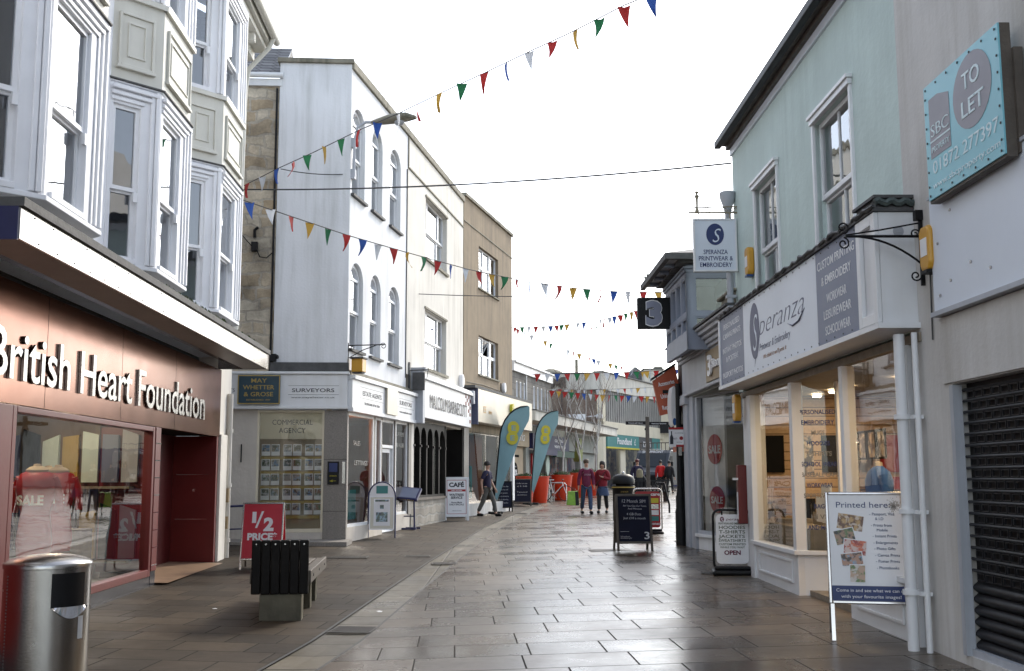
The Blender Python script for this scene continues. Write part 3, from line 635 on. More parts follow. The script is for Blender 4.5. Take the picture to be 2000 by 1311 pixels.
# C shop windows + door
f=MB(); sB=.58
for a,c in ((.1,1.95),(2.1,2.55)): f.frame(a,c,sB,2.84,.06,.02,.1)
f.frame(3.72,4.75,sB+.12,2.84,.06,.02,.1); f.frame(2.62,3.66,.35,2.84,.07,.05,.13,wb=.02); f.box(2.7,3.58,.05,.12,2.2,2.27)
w=f.build('shop_window',M['trim_white'],tc,bev=.004)
g=MB()
for a,c,z in ((.16,1.89,.64),(2.16,2.49,.64),(3.78,4.69,.76),(2.69,3.59,2.28)): g.poly([(a,.06,z),(c,.06,z),(c,.06,2.78),(a,.06,2.78)])
g.build('glass',M['glass_shop'],w)
f=MB(); f.frame(2.70,3.58,.36,2.19,.09,.10,.15,wb=.3); dr=f.build('door',M['trim_white'],tc,bev=.004); g=MB(); g.poly([(2.79,.12,.66),(3.49,.12,.66),(3.49,.12,2.1),(2.79,.12,2.1)]); g.build('glass',M['glass_shop'],dr); b=MB(); b.tube([(2.76,.07,1.2),(2.76,.07,1.5)],.015,6); b.build('handle',M['chrome'],dr)
b=MB(); b.box(0,2.62,.0,.3,-.05,sB); b.box(3.66,4.97,.0,.3,-.05,sB+.12); b.build('stall_riser',M['rough_paint'],tc)
b=MB(); b.box(4.75,4.99,-.02,.3,.68,2.84); b.box(0,.1,0,.3,sB,2.84); b.box(2.55,2.62,.02,.14,sB,2.84); b.box(3.661,3.719,.02,.14,sB+.12,2.84); b.box(1.95,2.1,.02,.14,sB,2.84); b.build('mullion',M['granite'],tc)
b=MB()
for r_ in range(5):
    for c_ in range(3): b.box(.25+c_*.3,.47+c_*.3,.3,.306,1.9-r_*.28,2.1-r_*.28)
b.build('property_card',M['white'],w); b=MB(); b.box(.3,1.5,.25,.26,.7,1.3); b.build('display_board',M['teal'],w)
b=MB(); b.text('SALES',.9,2.2,.1,d=.058,w=.45); b.text('LETTINGS',1.2,1.8,.1,d=.058,w=.9); b.text('SURVEYS',4.2,2.5,.1,d=.058,w=.7); b.text('AND VALUERS',4.2,2.25,.1,d=.058,w=.75); b.build('window_lettering',mat('etched',(.3,.3,.27),.6,0,4,0,40),w)
MB().box(.25,1.4,.4,.45,2.3,2.7).build('lit_display',emis('orange_screen',(1,.28,.06),1.1),w)
b=MB(); b.box(.1,4.9,3,3.1,.2,2.84); b.box(.1,.2,.31,3,.2,2.84); b.box(4.8,4.9,.31,3,.2,2.84); b.box(.1,4.9,.31,3,2.8,2.84); b.box(.2,4.8,.31,3,.2,.35); b.build('room_wall',M['room_beige'],tc)
# back of the upper rooms
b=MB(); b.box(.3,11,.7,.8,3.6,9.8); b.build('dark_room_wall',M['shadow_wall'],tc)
# ================================================================ bakery half of C
tb=thing('bakery_building','white stucco building with square sash windows over the bakery sign and arcade','building',C,(8,0,.3))
mw=[(6.33,8.82,7.18,8.8),(6.31,8.8,4.32,5.86)]
b=MB(); b.wall(4.48,11.05,4.0,9.85,mw,0,.3); b.wall(4.97,4.98,3.56,4.0,[],0,.3); b.wall(4.98,11.05,2.94,4.0,[],.06,.3); b.build('street_wall',M['stucco_warm'],tb)
b=MB(); b.box(4.5,11.07,-.05,.34,9.85,10.02); b.box(4.49,11.05,-.03,0,9.05,9.1); b.box(4.49,4.54,-.03,0,9.1,9.84); b.build('parapet_coping',M['concrete'],tb,bev=.01)
for (a,c,z0,z1) in mw:
    f,g=MB(),MB(); y=.12
    for k in range(3):
        p=[a,a+.6,c-.6,c]; sash(f,g,p[k]+.01,p[k+1]-.01,z0+.03,z1,y,z0+(z1-z0)*.5,.055)
    w=f.build('triple_window',M['upvc'],tb); g.build('glass',M['glass_sky'],w); MB().box(a-.08,c+.08,-.06,.1,z0-.05,z0+.02).build('sill',M['concrete'],w); MB().box(a-.05,c+.05,-.03,.0,z1,z1+.05).build('drip_mould',M['concrete'],w)
b=MB(); b.box(5.1,11.08,-.25,.05,3.0,3.93); sg=b.build('sign_board',M['trim_white'],tb,bev=.01); b=MB(); b.box(5.0,11.1,-.33,.05,3.931,4.02); b.box(5.0,11.1,-.29,.05,4.021,4.07); b.build('cornice',M['trim_white'],tb,bev=.01)
b=MB(); b.text('MALCOLM BARNECUTT',8.1,3.27,.36,d=-.27,w=4.5,bold=.0,ext=.003); b.build('lettering',M['ink'],sg)
b=MB()
for i in range(4):
    for j in range(9):
        if (i+j)%2==0: b.box(10.2+i*.2+ .0,10.2+(i+1)*.2,-.253,-.25,3.02+j*.1,3.02+(j+1)*.1) if i>=(0 if j>5 else (2 if j>2 else 3)) else None
b.build('check_pattern',mat('maroon',(.16,.02,.02),.5,0,4,0,40),sg)
b=MB(); b.box(4.98,5.2,-.3,.3,2.84,4.12); b.box(4.96,5.24,-.36,.3,4.12,4.2); b.box(11.0,11.2,-.34,.3,3.7,4.1); b.build('console_bracket',M['trim_grey'],tb,bev=.02)
# arcade of five arches
f=MB(); a0,a1=5.25,8.7; n=5; pw=(a1-a0)/n
for k in range(n):
    x0=a0+k*pw; x1=x0+pw; f.wall(x0,x1,1.05,2.94,[(x0+.06,x1-.06,1.11,2.8)],.0,.1); arch(f,x0+.06,x1-.06,2.8,.0,.1,.3); f.box(x0-.03,x0+.09,-.03,.0,2.3,2.36)
f.box(a1-.03,a1+.06,-.02,.1,1.05,2.94); f.box(a1,a1+.08,-.03,.0,2.3,2.36)
w=f.build('arcade_window',M['black_wood'],tb); g=MB(); g.poly([(a0,.07,1.1),(a1,.07,1.1),(a1,.07,2.8),(a0,.07,2.8)]); g.build('glass',M['glass_shop'],w)
MB().box(4.99,a1+.06,-.06,.3,.99,1.05).build('sill',M['wood'],w)
MB().box(4.99,a1+.0,-.02,.3,-.05,.99).build('stone_plinth',M['granite_stone'],tb)
MB().box(4.99,a0,-.01,.3,1.05,2.94).build('pier',M['stucco_warm'],tb)
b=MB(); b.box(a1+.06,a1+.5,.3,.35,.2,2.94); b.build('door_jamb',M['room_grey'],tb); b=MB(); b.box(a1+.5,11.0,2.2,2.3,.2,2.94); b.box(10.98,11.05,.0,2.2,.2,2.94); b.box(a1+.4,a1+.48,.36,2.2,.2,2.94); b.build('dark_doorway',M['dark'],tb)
b=MB(); b.box(a0-.2,a1+.4,2.5,2.6,.3,2.94); b.box(a0-.25,a0-.2,.31,2.5,.3,2.94); b.box(a0-.2,a1+.4,.31,2.5,.3,.9); b.build('room_wall',M['room_grey'],tb)
b=MB(); b.box(6,6.3,1.2,1.3,2.4,2.45); b.box(7.5,7.8,1.2,1.3,2.4,2.45); b.build('ceiling_lamp',emis('lamp_w',(1,.8,.6),6),tb)
# ================================================================ E: brown building, stone office, canopy row
e=C.p(905,985); E0=C.w(e[0],0); th=math.radians(14.0); E=Fr(E0[:2],(E0[0]+10*math.sin(th),E0[1]+10*math.cos(th)))
te=thing('brown_building','tall brown rendered building with casement windows over a phone shop','building',E,(3,0,.4))
bw_=[(1.65,4.07,7.52,8.87),(1.65,4.06,4.76,6.0)]
b=MB(); b.wall(0,6.0,3.9,10.1,bw_,0,.3); b.box(5.7,6.0,.31,7,0,10.1); b.box(0,.02,.31,7,0,10.1); b.wall(0,6.0,2.9,3.9,[],.05,.3); b.build('street_wall',M['brown_render'],te)
b=MB(); b.box(0.03,6.05,-.06,.34,10.1,10.2); b.box(0.0,6.02,-.02,0,9.3,9.33); b.box(5.95,6.05,.34,7,10.1,10.2); b.build('parapet_coping',M['concrete'],te)
for k,(a,c,z0,z1) in enumerate(bw_):
    f,g=MB(),MB(); y=.1; zm=z0+(z1-z0)*.55
    for j in range(3):
        p=a+(c-a)*j/3; q=a+(c-a)*(j+1)/3
        f.frame(p,q,z0,zm,.05,y,y+.06); f.frame(p,q,zm,z1,.05,y,y+.06) if not (k==1 and j==1) else None
        g.poly([(p+.05,y+.03,z0+.05),(q-.05,y+.03,z0+.05),(q-.05,y+.03,zm-.05),(p+.05,y+.03,zm-.05)])
        if not (k==1 and j==1): g.poly([(p+.05,y+.03,zm+.05),(q-.05,y+.03,zm+.05),(q-.05,y+.03,z1-.05),(p+.05,y+.03,z1-.05)])
    w=f.build('casement_window',M['upvc'],te); g.build('glass',M['glass_sky'],w); MB().box(a-.05,c+.05,-.05,.1,z0-.05,z0).build('sill',M['concrete'],w)
    if k==1:
        p=a+(c-a)/3; q=a+(c-a)*2/3; b=MB(); b.frame(p+.02,q-.02,0,z1-zm-.02,.05,-.02,.03); Rm=Matrix.Translation((0,y,z1-.01))@Matrix.Rotation(math.radians(28),4,'X')@Matrix.Translation((0,0,-(z1-zm)))
        b.v=[Rm@v for v in b.v]; so=b.build('open_sash',M['upvc'],w); b=MB(); b.poly([Rm@Vector(v) for v in ((p+.07,0,.05),(q-.07,0,.05),(q-.07,0,z1-zm-.07),(p+.07,0,z1-zm-.07))]); b.build('sash_glass',M['glass_sky'],w)
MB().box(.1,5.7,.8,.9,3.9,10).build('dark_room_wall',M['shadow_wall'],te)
b=MB(); b.box(.35,7.58,-.35,.04,3.2,4.2); sg=b.build('sign_board',M['silver_sign'],te,bev=.01)
MB().box(.3,.349,-.36,.04,3.12,4.22).build('sign_end',M['ink_grey'],te)
b=MB(); b.box(.0,7.6,-.36,.04,4.2,4.28); b.build('sign_flashing',M['lead'],te)
b=MB(); b.lathe((0,0,0),[(.0,0)],4) if False else None
for cz in (3.55,3.82): b.xz(circ(4.4,cz,.17),-.44,-.35-(.001 if cz<3.6 else 0))
o=b.build('logo_disc',M['yellow'],sg); b=MB(); b.text('E',4.4,3.76,.13,d=-.45,w=.11,bold=.02); b.text('E',4.4,3.49,.13,d=-.45,w=.11,bold=.02); b.build('lettering',M['silver_sign'],sg)
b=MB(); b.text('EE',1.1,3.5,.22,d=-.355,w=.3); b.text('store',1.75,3.5,.14,d=-.355,w=.4); b.build('store_lettering',mat('amber_letter',(.6,.35,.12),.4,0,4,0,40),sg)
f=MB(); f.frame(.5,5.9,.75,2.95,.07,.05,.12); f.box(2.6,2.66,.05,.12,.82,2.88); f.box(4.2,4.26,.05,.12,.82,2.88); w=f.build('shop_window',M['alu'],te); g=MB(); g.poly([(.57,.08,.82),(5.83,.08,.82),(5.83,.08,2.88),(.57,.08,2.88)]); g.build('glass',M['glass_shop'],w)
MB().box(0,6,.0,.3,-.05,.75).build('stall_riser',M['grey_render'],te); MB().box(0,.5,-.02,.3,.75,3.1).build('pier',M['granite'],te); MB().box(5.9,6.15,-.04,.3,.75,3.2).build('pilaster',M['trim_white'],te)
MB().box(.5,6,2.6,2.7,.3,3).build('room_wall',M['room_grey'],te); MB().box(2.7,4.2,.6,.7,.8,2.9).build('display_partition',mat('rust_panel',(.22,.07,.03),.5,.2,3,0,10),te); MB().box(1,1.2,.4,.5,.9,2.2).build('display_column',M['yellow'],te); MB().box(2.1,2.3,.4,.5,.9,1.9).build('poster_column',M['teal'],te)
# fittings on this side
def dome(fr,u,d,z,lab,name='alarm_box',mt='white',r=.16):
    b=MB(); b.xz(circ(u,z,r,20,rz=r*1.25),d-.12,d); return b.top(name,M[mt],lab,'alarm box',fr,(u,d,z),bev=.03)
dome(C,10.6,0,4.35,'white alarm box above the right end of the bakery sign')
dome(E,4.6,0,4.55,'round white alarm box below the tall brown building window',r=.14)
# office over the canopy row
g2_=(-.022,44.8); th=math.radians(15.5); E2=Fr(g2_,(g2_[0]+10*math.sin(th),g2_[1]+10*math.cos(th)))
to=thing('stone_office_row','low stone clad office row with white canopy over shoe shop and phone shop','building',E2,(6,0,.5)); OFF[to.name]=Vector((12,0,.5))
ns=[(6.7+.62*k,7.02+.62*k,4.3,5.08) for k in range(3)]+[(9.6+.7*k,9.94+.7*k,4.3,5.08) for k in range(3)]+[(11.75+.5*k,12.0+.5*k,4.3,5.08) for k in range(2)]
b=MB(); b.wall(6.01,12.9,4.1,5.35,ns,0,.3); b.build('stone_wall',M['office_stone'],to)
b=MB(); b.box(6.02,13.0,-.1,.35,5.35,5.62); b.box(6.02,13.05,-.2,.35,5.62,5.68); b.build('roof_band',M['trim_white'],to)
f=MB(); g=MB()
for h in ns: f.frame(h[0],h[1],h[2],h[3],.04,.02,.2); g.poly([(h[0],.1,h[2]),(h[1],.1,h[2]),(h[1],.1,h[3]),(h[0],.1,h[3])])
w=f.build('slit_window',M['upvc'],to); g.build('glass',M['glass_sky'],w); MB().box(8.3,8.36,-.04,0,4.1,5.35).build('drainpipe',M['trim_white'],to)
b=MB(); b.box(6.05,25.2,-1.0,.0,3.66,4.06); b.build('canopy',M['concrete_pale'],to); MB().box(6.05,25.3,-1.05,.02,4.061,4.12).build('canopy_edge',M['lead'],to)
b=MB(); b.wall(6.15,25,.0,3.66,[(6.3,9.4,.2,2.65),(13.6,17.2,.6,2.6),(17.6,21,.6,2.6),(10,13,.2,2.65)],.3,.6); b.build('shop_wall',M['room_grey'],to)
b=MB(); b.box(6.15,9.6,.2,.29,2.66,3.5); sg=b.build('shoe_shop_fascia',M['tan'],to); b=MB(); b.text('Clarks',7.9,2.9,.42,d=.19,w=1.7,shear=.3); b.build('lettering',M['white'],sg)
b=MB(); b.box(6.3,9.4,.42,.5,.2,2.65); sp_=b.build('shoe_shop_screen',M['room_beige'],to); 
b=MB(); b.xz(circ(7.9,1.55,.42),.38,.41); dd=b.build('discount_disc',M['dark'],sp_); b=MB(); b.text('60%',7.9,1.42,.26,d=.375,w=.62,bold=.02); b.text('UP TO',7.9,1.76,.06,d=.375,w=.3); b.build('lettering',M['white'],dd); b=MB(); b.box(7.3,8.6,.4,.41,2.2,2.3); b.build('banner_strip',M['dark'],sp_)
b=MB(); b.box(9.9,17.3,.1,.29,2.62,3.3); sg=b.build('phone_shop_fascia',M['navy'],to); b=MB(); b.text('carphone',15.2,3.02,.2,d=.09,w=2.2,bold=.01); b.text('warehouse',15.2,2.74,.2,d=.09,w=2.4,bold=.01); b.text('CARD FACTORY',11.6,2.9,.16,d=.09,w=2.2); b.build('lettering',M['white'],sg)
b=MB(); b.box(9.9,13.4,-.2,.09,2.35,2.61); b.build('blue_awning',M['navy'],to); b=MB(); b.box(13.6,17.6,-.1,.09,2.3,2.6); b.build('green_awning',mat('dark_green',(.01,.06,.035),.5,.1,4,0,30),to)
b=MB(); b.xz(circ(13.1,1.9,.35,rz=.5),.2,.26); b.build('oval_sign',mat('pale_green',(.4,.5,.42),.5,.1,3,0,30),to)
b=MB(); b.box(10.3,11.2,.25,.32,.4,2.4); b.build('red_door',M['red_print'],to); b=MB(); b.box(13.7,17.2,.8,.85,.6,2.6); b.box(17.7,21,.8,.85,.6,2.6); b.box(10,13,.8,.85,.2,2.6); b.build('shop_display',photo('display',(.28,.22,.16),(.08,.08,.1),(.4,.1,.05),2.5),to)
b=MB(); b.poly([(10,.45,.3),(21,.45,.3),(21,.45,2.62),(10,.45,2.62)]); b.build('shop_glass',M['glass_shop'],to)
b=MB(); b.xz(circ(19.2,2.6,.45,rz=.62),-.12,.25); so=b.top('optician_sign',mat('olive',(.22,.25,.06),.5,.1,3,0,30),'olive green oval shop sign below the white canopy behind the birches','sign',E2,(13.2,0,2.6)); OFF[so.name]=Vector((19.2,0,2.6))
for v in so.data.vertices: v.co.x-=6; v.co.z+=.35
b=MB(); b.box(17.3,25,.1,.29,2.66,3.6); b.build('upper_fascia',M['room_grey'],to)

def zf(z): return z+.2 if z<4.13 else 4.33+(z-4.13)*1.32
def kids(o):
    for c in o.children: yield c; yield from kids(c)
for o in kids(to):
    for v in o.data.vertices: v.co.z=zf(v.co.z+.5)-.5
E3W=0
# ================================================================ B: print shop with mint upper floor
B=Fr((2.98726,29.14154),(3.28024,9.14369))
tp=thing('print_shop','mint green two storey building above the printwear shop with grey and white sign','building',B,(17,0,.2))
win=[(15.22,16.34,3.85,5.28,4.44),(17.90,19.08,3.85,5.28,4.46)]
b=MB(); b.wall(13.9,20.27,2.72,6.14,[(w[0],w[1],w[2],w[3]) for w in win],0,.3); b.build('mint_wall',M['mint'],tp)
b=MB(); b.box(13.88,20.27,-.03,.3,6.14,6.32); b.build('white_fascia',M['sign_white'],tp,bev=.006)
b=MB(); b.box(13.85,20.27,-.15,-.03,6.30,6.33); b.box(13.85,20.27,-.08,-.03,6.24,6.30); b.build('wood_soffit',M['wood'],tp)
b=MB(); b.box(13.82,20.27,-.24,-.15,6.27,6.37); b.build('rain_gutter',M['black'],tp,bev=.012)
b=MB(); b.poly([(13.85,-.22,6.37),(20.27,-.22,6.37),(20.27,4.6,7.2),(13.85,4.6,7.2)]); b.poly([(13.85,4.6,7.2),(20.27,4.6,7.2),(20.27,9,6.37),(13.85,9,6.37)]); b.build('roof',M['slate'],tp)
b=MB(); b.box(13.9,14.1,.3,9,0,6.37); b.box(13.9,20.27,8.8,9,0,6.37); b.build('far_wall',M['mint'],tp)
b=MB(); b.box(14.1,20.2,1.0,1.1,3.4,6.3); b.box(14.1,20.2,.31,8.8,2.9,3.0); b.build('room_wall',M['room_beige'],tp)
for (a,c,z0,z1,zr) in win:
    f,g=MB(),MB(); sash(f,g,a-.03,c+.03,z0,z1,.05,zr,.055,bars=1)
    w=f.build('sash_window',M['trim_white'],tp,bev=.004); g.build('glass',M['glass'],w)
    b=MB(); b.box(a-.08,c+.08,-.07,.0,z1+.06,z1+.10); b.box(a-.06,c+.06,-.05,.0,z1,z1+.06); b.box(a-.05,a+.0,-.03,.05,z0,z1); b.box(c,c+.05,-.03,.05,z0,z1); b.build('surround',M['trim_white'],w,bev=.006)
    MB().box(a-.06,c+.06,-.06,.1,z0-.05,z0).build('sill',M['trim_grey'],w)
b=MB(); b.box(18.75,19.02,.5,.52,3.9,4.4); b.build('window_poster',photo('poster',(.3,.32,.42),(.4,.1,.18),(.15,.2,.3),7),tp)
# sign box
ts_=box(14.42,20.66,-.33,-.0,2.75,3.66).build('sign_box',M['trim_white'],tp)
b=MB(); b.box(14.45,15.84,-.352,-.331,2.76,3.66); b.box(18.97,20.18,-.352,-.331,2.73,3.67); o1=b.build('blue_sign_panel',M['blue_grey'],ts_)
b=MB(); b.box(15.841,18.969,-.352,-.331,2.75,3.66); o2=b.build('white_sign_panel',M['sign_white'],ts_)
b=MB()
for t,z in (('PERSONALISED',3.49),('CANVAS PRINTS',3.36),('INSTANT PHOTOS',3.17),('& POSTERS',3.04),('PASSPORT PHOTOS',2.84)): b.text(t,15.15,z,.075,d=-.3535,w=len(t)*.08,bold=.003,ext=.001)
for t,z in (('CUSTOM PRINTING',3.47),('& EMBROIDERY',3.31),('WORKWEAR',3.13),('LEISUREWEAR',2.98),('SCHOOLWEAR',2.83)): b.text(t,19.57,z,.086,d=-.3535,w=len(t)*.072,bold=.004,ext=.001)
b.build('lettering',M['white'],o1)
b=MB(); b.text('peranza',17.55,3.16,.26,d=-.3535,w=1.95,shear=.4,bold=-.02,ext=.001); b.xz(circ(16.42,3.25,.24,rz=.34),-.3545,-.353)
b.text('Printwear & Embroidery',17.3,2.98,.09,d=-.3535,w=1.35,shear=.3,bold=-.012,ext=.001)
b.tube([(16.5,-.354,3.1),(16.46,-.354,2.95),(16.38,-.354,2.82)],[.018,.014,.004],5,sq=(1,.15)); b.tube([(17.9,-.354,3.13),(18.1,-.354,3.08),(18.35,-.354,3.1),(18.55,-.354,3.2)],[.004,.016,.016,.003],5,sq=(1,.6)); b.build('lettering',M['ink_grey'],o2)
b=MB(); b.text('S',16.42,3.0,.48,d=-.3565,w=.22,shear=.25,bold=-.02,ext=.001); b.build('monogram',M['sign_white'],o2)
b=MB(); b.text('We think it we\'ll print it',17.3,2.87,.05,d=-.3535,w=1.0,shear=.3,ext=.001); b.build('strapline',mat('strapline',(.35,.2,.13),.5,0,4,0,40),o2)
b=MB(); b.frame(20.2,20.66,2.75,3.66,.09,-.37,-.331); b.box(14.38,14.45,-.37,-.33,2.72,3.68); b.build('sign_pilaster',M['trim_white'],ts_,bev=.006)
b=MB(); b.box(14.36,20.7,-.38,.0,2.70,2.745); b.build('lower_bead',M['trim_white'],ts_)
b=MB(); b.box(20.15,20.69,-.37,-.0,3.775,3.80); b.box(14.4,20.68,-.38,-.0,3.665,3.70); b.box(20.19,20.66,-.345,0,3.66,3.775); pts=[(14.4+.1*k,-.385+.012*math.sin(k*1.9)+.01*math.sin(k*.7),3.70+.012*math.sin(k*2.3)) for k in range(64)]; b.tube(pts,[.014+.006*abs(math.sin(k*1.3)) for k in range(64)],6); b.build('lead_capping',M['lead'],ts_)
b=MB(); xs=[(20.68,-.36+.03*k,3.74+.014*math.sin(k*1.7)) for k in range(13)]; b.tube(xs,.03,6); b.build('cloth_capping',mat('green_lead',(.06,.08,.075),.6,.3,10,.4,30),ts_)
b=MB(); n=20; b.v=[Vector((20.663,-.17+.045*math.cos(2*math.pi*k/n),3.5+.045*math.sin(2*math.pi*k/n))) for k in range(n)]; b.f=[tuple(range(n))]; 
for k in range(4): b.box(20.663,20.667,-.2,-.14,3.47+.02*k,3.475+.02*k)
b.build('air_vent',M['trim_grey'],ts_)
b=MB()
for k in range(24): u=14.5+k*.245; b.cyl((u,-.353,3.63),(u,-.358,3.63),.008,n=6); b.cyl((u+.08,-.353,2.78),(u+.08,-.358,2.78),.008,n=6)
b.build('screw',M['lead'],ts_)
ts_.location=(ts_.location.x-.2,ts_.location.y+.04,ts_.location.z+.03)
# shopfront below
b=MB(); b.box(14.1,20.5,-.02,2.2,2.62,2.695); b.build('lobby_soffit',M['wood_light'],tp)
gb_=.24; zs,zt=.72,2.62
b=MB(); b.box(14.52,14.72,-.05,.12,gb_-.1,2.62); b.box(14.1,14.52,-.0,.2,gb_-.1,2.62); b.box(16.6,16.72,-.04,.09,zs,2.62); b.box(18.46,18.56,-.04,.09,.5,2.62); b.box(20.02,20.25,-.04,.15,.1,2.62); b.box(16.78,16.85,.44,.54,.7,2.62); b.build('shopfront_post',M['trim_white'],tp,bev=.006)
b=MB(); b.box(14.6,16.74,-.07,.10,zs-.05,zs); b.box(18.46,20.1,-.07,.1,zs-.05,zs); b.local((16.7,-.04),(16.84,.5)); b.box(0,.56,-.03,.1,zs-.05,zs-.002); b.local(); b.build('shop_sill',M['trim_white'],tp,bev=.006)
b=MB(); b.box(14.72,16.70,-.02,.1,.1,zs-.05); b.box(18.5,20.02,-.02,.1,.05,zs-.05); b.local((16.68,-.02),(16.82,.5)); b.box(0,.54,.0,.1,.1,zs-.053); b.local(); 
b.frame(14.9,16.5,.34,.60,.03,-.04,-.02); b.frame(18.7,19.9,.32,.58,.03,-.04,-.02); b.build('stall_riser',M['trim_white'],tp,bev=.005)
b=MB(); b.poly([(14.72,.02,zs),(16.6,.02,zs),(16.6,.02,zt),(14.72,.02,zt)]); b.poly([(18.56,.02,zs),(20.02,.02,zs),(20.02,.02,zt),(18.56,.02,zt)]); b.poly([(16.71,.04,zs),(16.82,.46,zs),(16.82,.46,zt),(16.71,.04,zt)]); b.build('shop_glass',M['glass_shop'],tp)
b=MB()
for k,(t,c) in enumerate((('PERSONALISED',1),('EMBROIDERY',1),('MUGS',0),('HOODIES',1),('T-SHIRTS',0),('SCHOOL WEAR',1),('BASEBALL CAPS',0),('WORKWEAR',1),('SPORTSWEAR',0),('BAGS',1),('HI VIZ',0),('AND MORE',1))):
    if c: b.local((16.70,.03),(16.81,.45)); b.text(t,.22,2.25-k*.118,.052,d=-.012,w=min(.4,len(t)*.036),bold=.02,ext=.0005); b.local()
b.build('blue_window_lettering',M['ink_blue'],tp)
b=MB()
for k,(t,c) in enumerate((('PERSONALISED',1),('EMBROIDERY',1),('MUGS',0),('HOODIES',1),('T-SHIRTS',0),('SCHOOL WEAR',1),('BASEBALL CAPS',0),('WORKWEAR',1),('SPORTSWEAR',0),('BAGS',1),('HI VIZ',0),('AND MORE',1))):
    if not c: b.local((16.70,.03),(16.81,.45)); b.text(t,.22,2.25-k*.118,.052,d=-.012,w=min(.4,len(t)*.036),bold=.02,ext=.0005); b.local()
b.build('grey_window_lettering',mat('g_letter',(.2,.19,.17),.6,0,4,0,40),tp)
# interior
M['slat']=brickmat('slatwall',(.50,.33,.19),(.52,.35,.2),(.2,.12,.06),8,.12,.01,rough=.6,bump=.4,big=.1)
b=MB(); b.box(14.2,20.2,2.3,2.4,.2,2.62); b.box(14.2,14.3,.2,2.3,.2,2.62); b.box(20.1,20.2,.16,2.3,.2,2.62); b.build('shop_back_wall',M['slat'],tp)
b=MB(); b.box(14.3,20.1,.1,2.3,.15,.28); b.build('shop_floor',M['wood_light'],tp)
b=MB(); b.box(14.75,16.6,.15,.9,.3,.95); b.build('display_plinth',M['wood_light'],tp)
b=MB(); 
for u in (14.9,15.6,16.2): b.lathe((u,.8,2.60),[(.06,0),(.05,-.02)],12)
b.lathe((17.4,1.0,2.60),[(.08,0),(.07,-.02)],14); b.lathe((19.2,.9,2.60),[(.07,0),(.06,-.02)],12); b.build('downlight',emis('downlight',(1,.78,.5),14),tp)
for k,u in enumerate((15.6,17.6,19.3)):
    L=bpy.data.objects.new('shop_light',bpy.data.lights.new('shop_light','AREA')); COL.objects.link(L); L.data.energy=8; L.data.size=.5; L.data.color=(1,.72,.42); L.location=B.w(u,1.0,2.57)
def frames(u,d,z,cols,lab):
    b=MB(); p=MB()
    for k in range(cols): b.frame(u+k*.34,u+k*.34+.3,z,z+.36,.025,d-.02,d); p.box(u+k*.34+.02,u+k*.34+.28,d-.01,d-.005,z+.02,z+.34)
    o=b.top('picture_frames',M['dark'],lab,'picture frames',B,(u,d,z)); p.build('print',photo('print'+str(u),(.35,.25,.18),(.08,.06,.05),(.5,.42,.33),8),o)
frames(14.95,1.2,1.75,4,'row of framed prints hanging inside the print shop window'); 
b=MB(); b.box(15.1,15.5,.4,.42,1.0,1.4); b.box(15.7,16.0,.5,.52,1.0,1.3); b.box(16.1,16.45,.45,.47,1.0,1.45); o=b.top('window_print',M['white'],'white sample prints standing on the display plinth','prints',B,(15.7,.45,1)) 
rnd=random.Random(5)
for k in range(16):
    u=14.5+(k%8)*.68; z=1.0 if k<8 else 1.75; w_=.22; 
    b=MB(); b.xz([(u-w_,z+.42),(u-w_*.6,z+.5),(u+w_*.6,z+.5),(u+w_,z+.42),(u+w_*1.3,z+.28),(u+w_,z+.24),(u+w_*.8,z+.3),(u+w_*.8,z-.1),(u-w_*.8,z-.1),(u-w_*.8,z+.3),(u-w_,z+.24),(u-w_*1.3,z+.28)],2.2,2.25); b.build('wall_shirt',M[rnd.choice(['navy','dark','red_print','hood_b','teal','white']).replace('hood_b','blue_box')],tp)
b=MB(); b.box(14.35,16.9,1.5,1.9,.3,1.05); b.box(14.35,16.9,1.5,1.9,1.35,1.38); b.build('counter',M['wood_light'],tp)
for k in range(9):
    b=MB(); u=14.4+k*.27; b.box(u,u+.2,1.55,1.8,1.381,1.45+.12*rnd.random()); b.box(u,u+.2,1.52,1.8,1.052,1.2); b.build('folded_stock',M[rnd.choice(['navy','dark','room_beige','red_print','trim_grey'])],tp)
for k in range(10):
    d=.35+(k%5)*.4; z=.75+(k//5)*.85; b=MB(); b.box(14.30,14.34,d-.14,d+.14,z,z+.5); b.build('wall_shirt' if k%2 else 'framed_print',M[rnd.choice(['navy','dark','red_print','blue_box','white'])] if k%2 else photo('wallprint%d'%k,(.35,.25,.18),(.06,.05,.05),(.5,.42,.33),6),tp)
b=MB(); b.box(14.5,15.0,.3,.7,.3,1.0); b.box(15.2,15.6,.6,1.1,.3,1.1); b.build('display_box',M['wood_light'],tp)
def torso(u,d,mt,lab,z0=.3,head=True):
    t=thing('clothed_mannequin',lab,'mannequin',B,(u,d,z0),group='mannequins in the print shop')
    b=MB(); b.lathe((u,d,z0),[(.16,0),(.15,.02),(.02,.03),(.02,.6)],14); b.build('base',M['chrome'],t)
    b=MB(); b.lathe((u,d,z0),[(.16,.5),(.2,.55),(.2,.8),(.21,1.05),(.22,1.2),(.17,1.3),(.06,1.36)],18,1,.65); 
    for s_ in (-1,1): b.tube([(u+s_*.18,d,z0+1.25),(u+s_*.27,d,z0+1.0),(u+s_*.27,d-.05,z0+.72)],[.07,.06,.05],8)
    b.build('hooded_top',M[mt],t); b=MB(); b.lathe((u,d,z0),[(.05,1.34),(.045,1.40),(.001,1.41)],12); b.build('neck',M['room_beige'],t)
M['hood_blue']=mat('hood_blue',(.02,.09,.28),.8,.2,6,.1,60); M['hood_purple']=mat('hood_purple',(.07,.012,.05),.8,.2,6,.1,60)
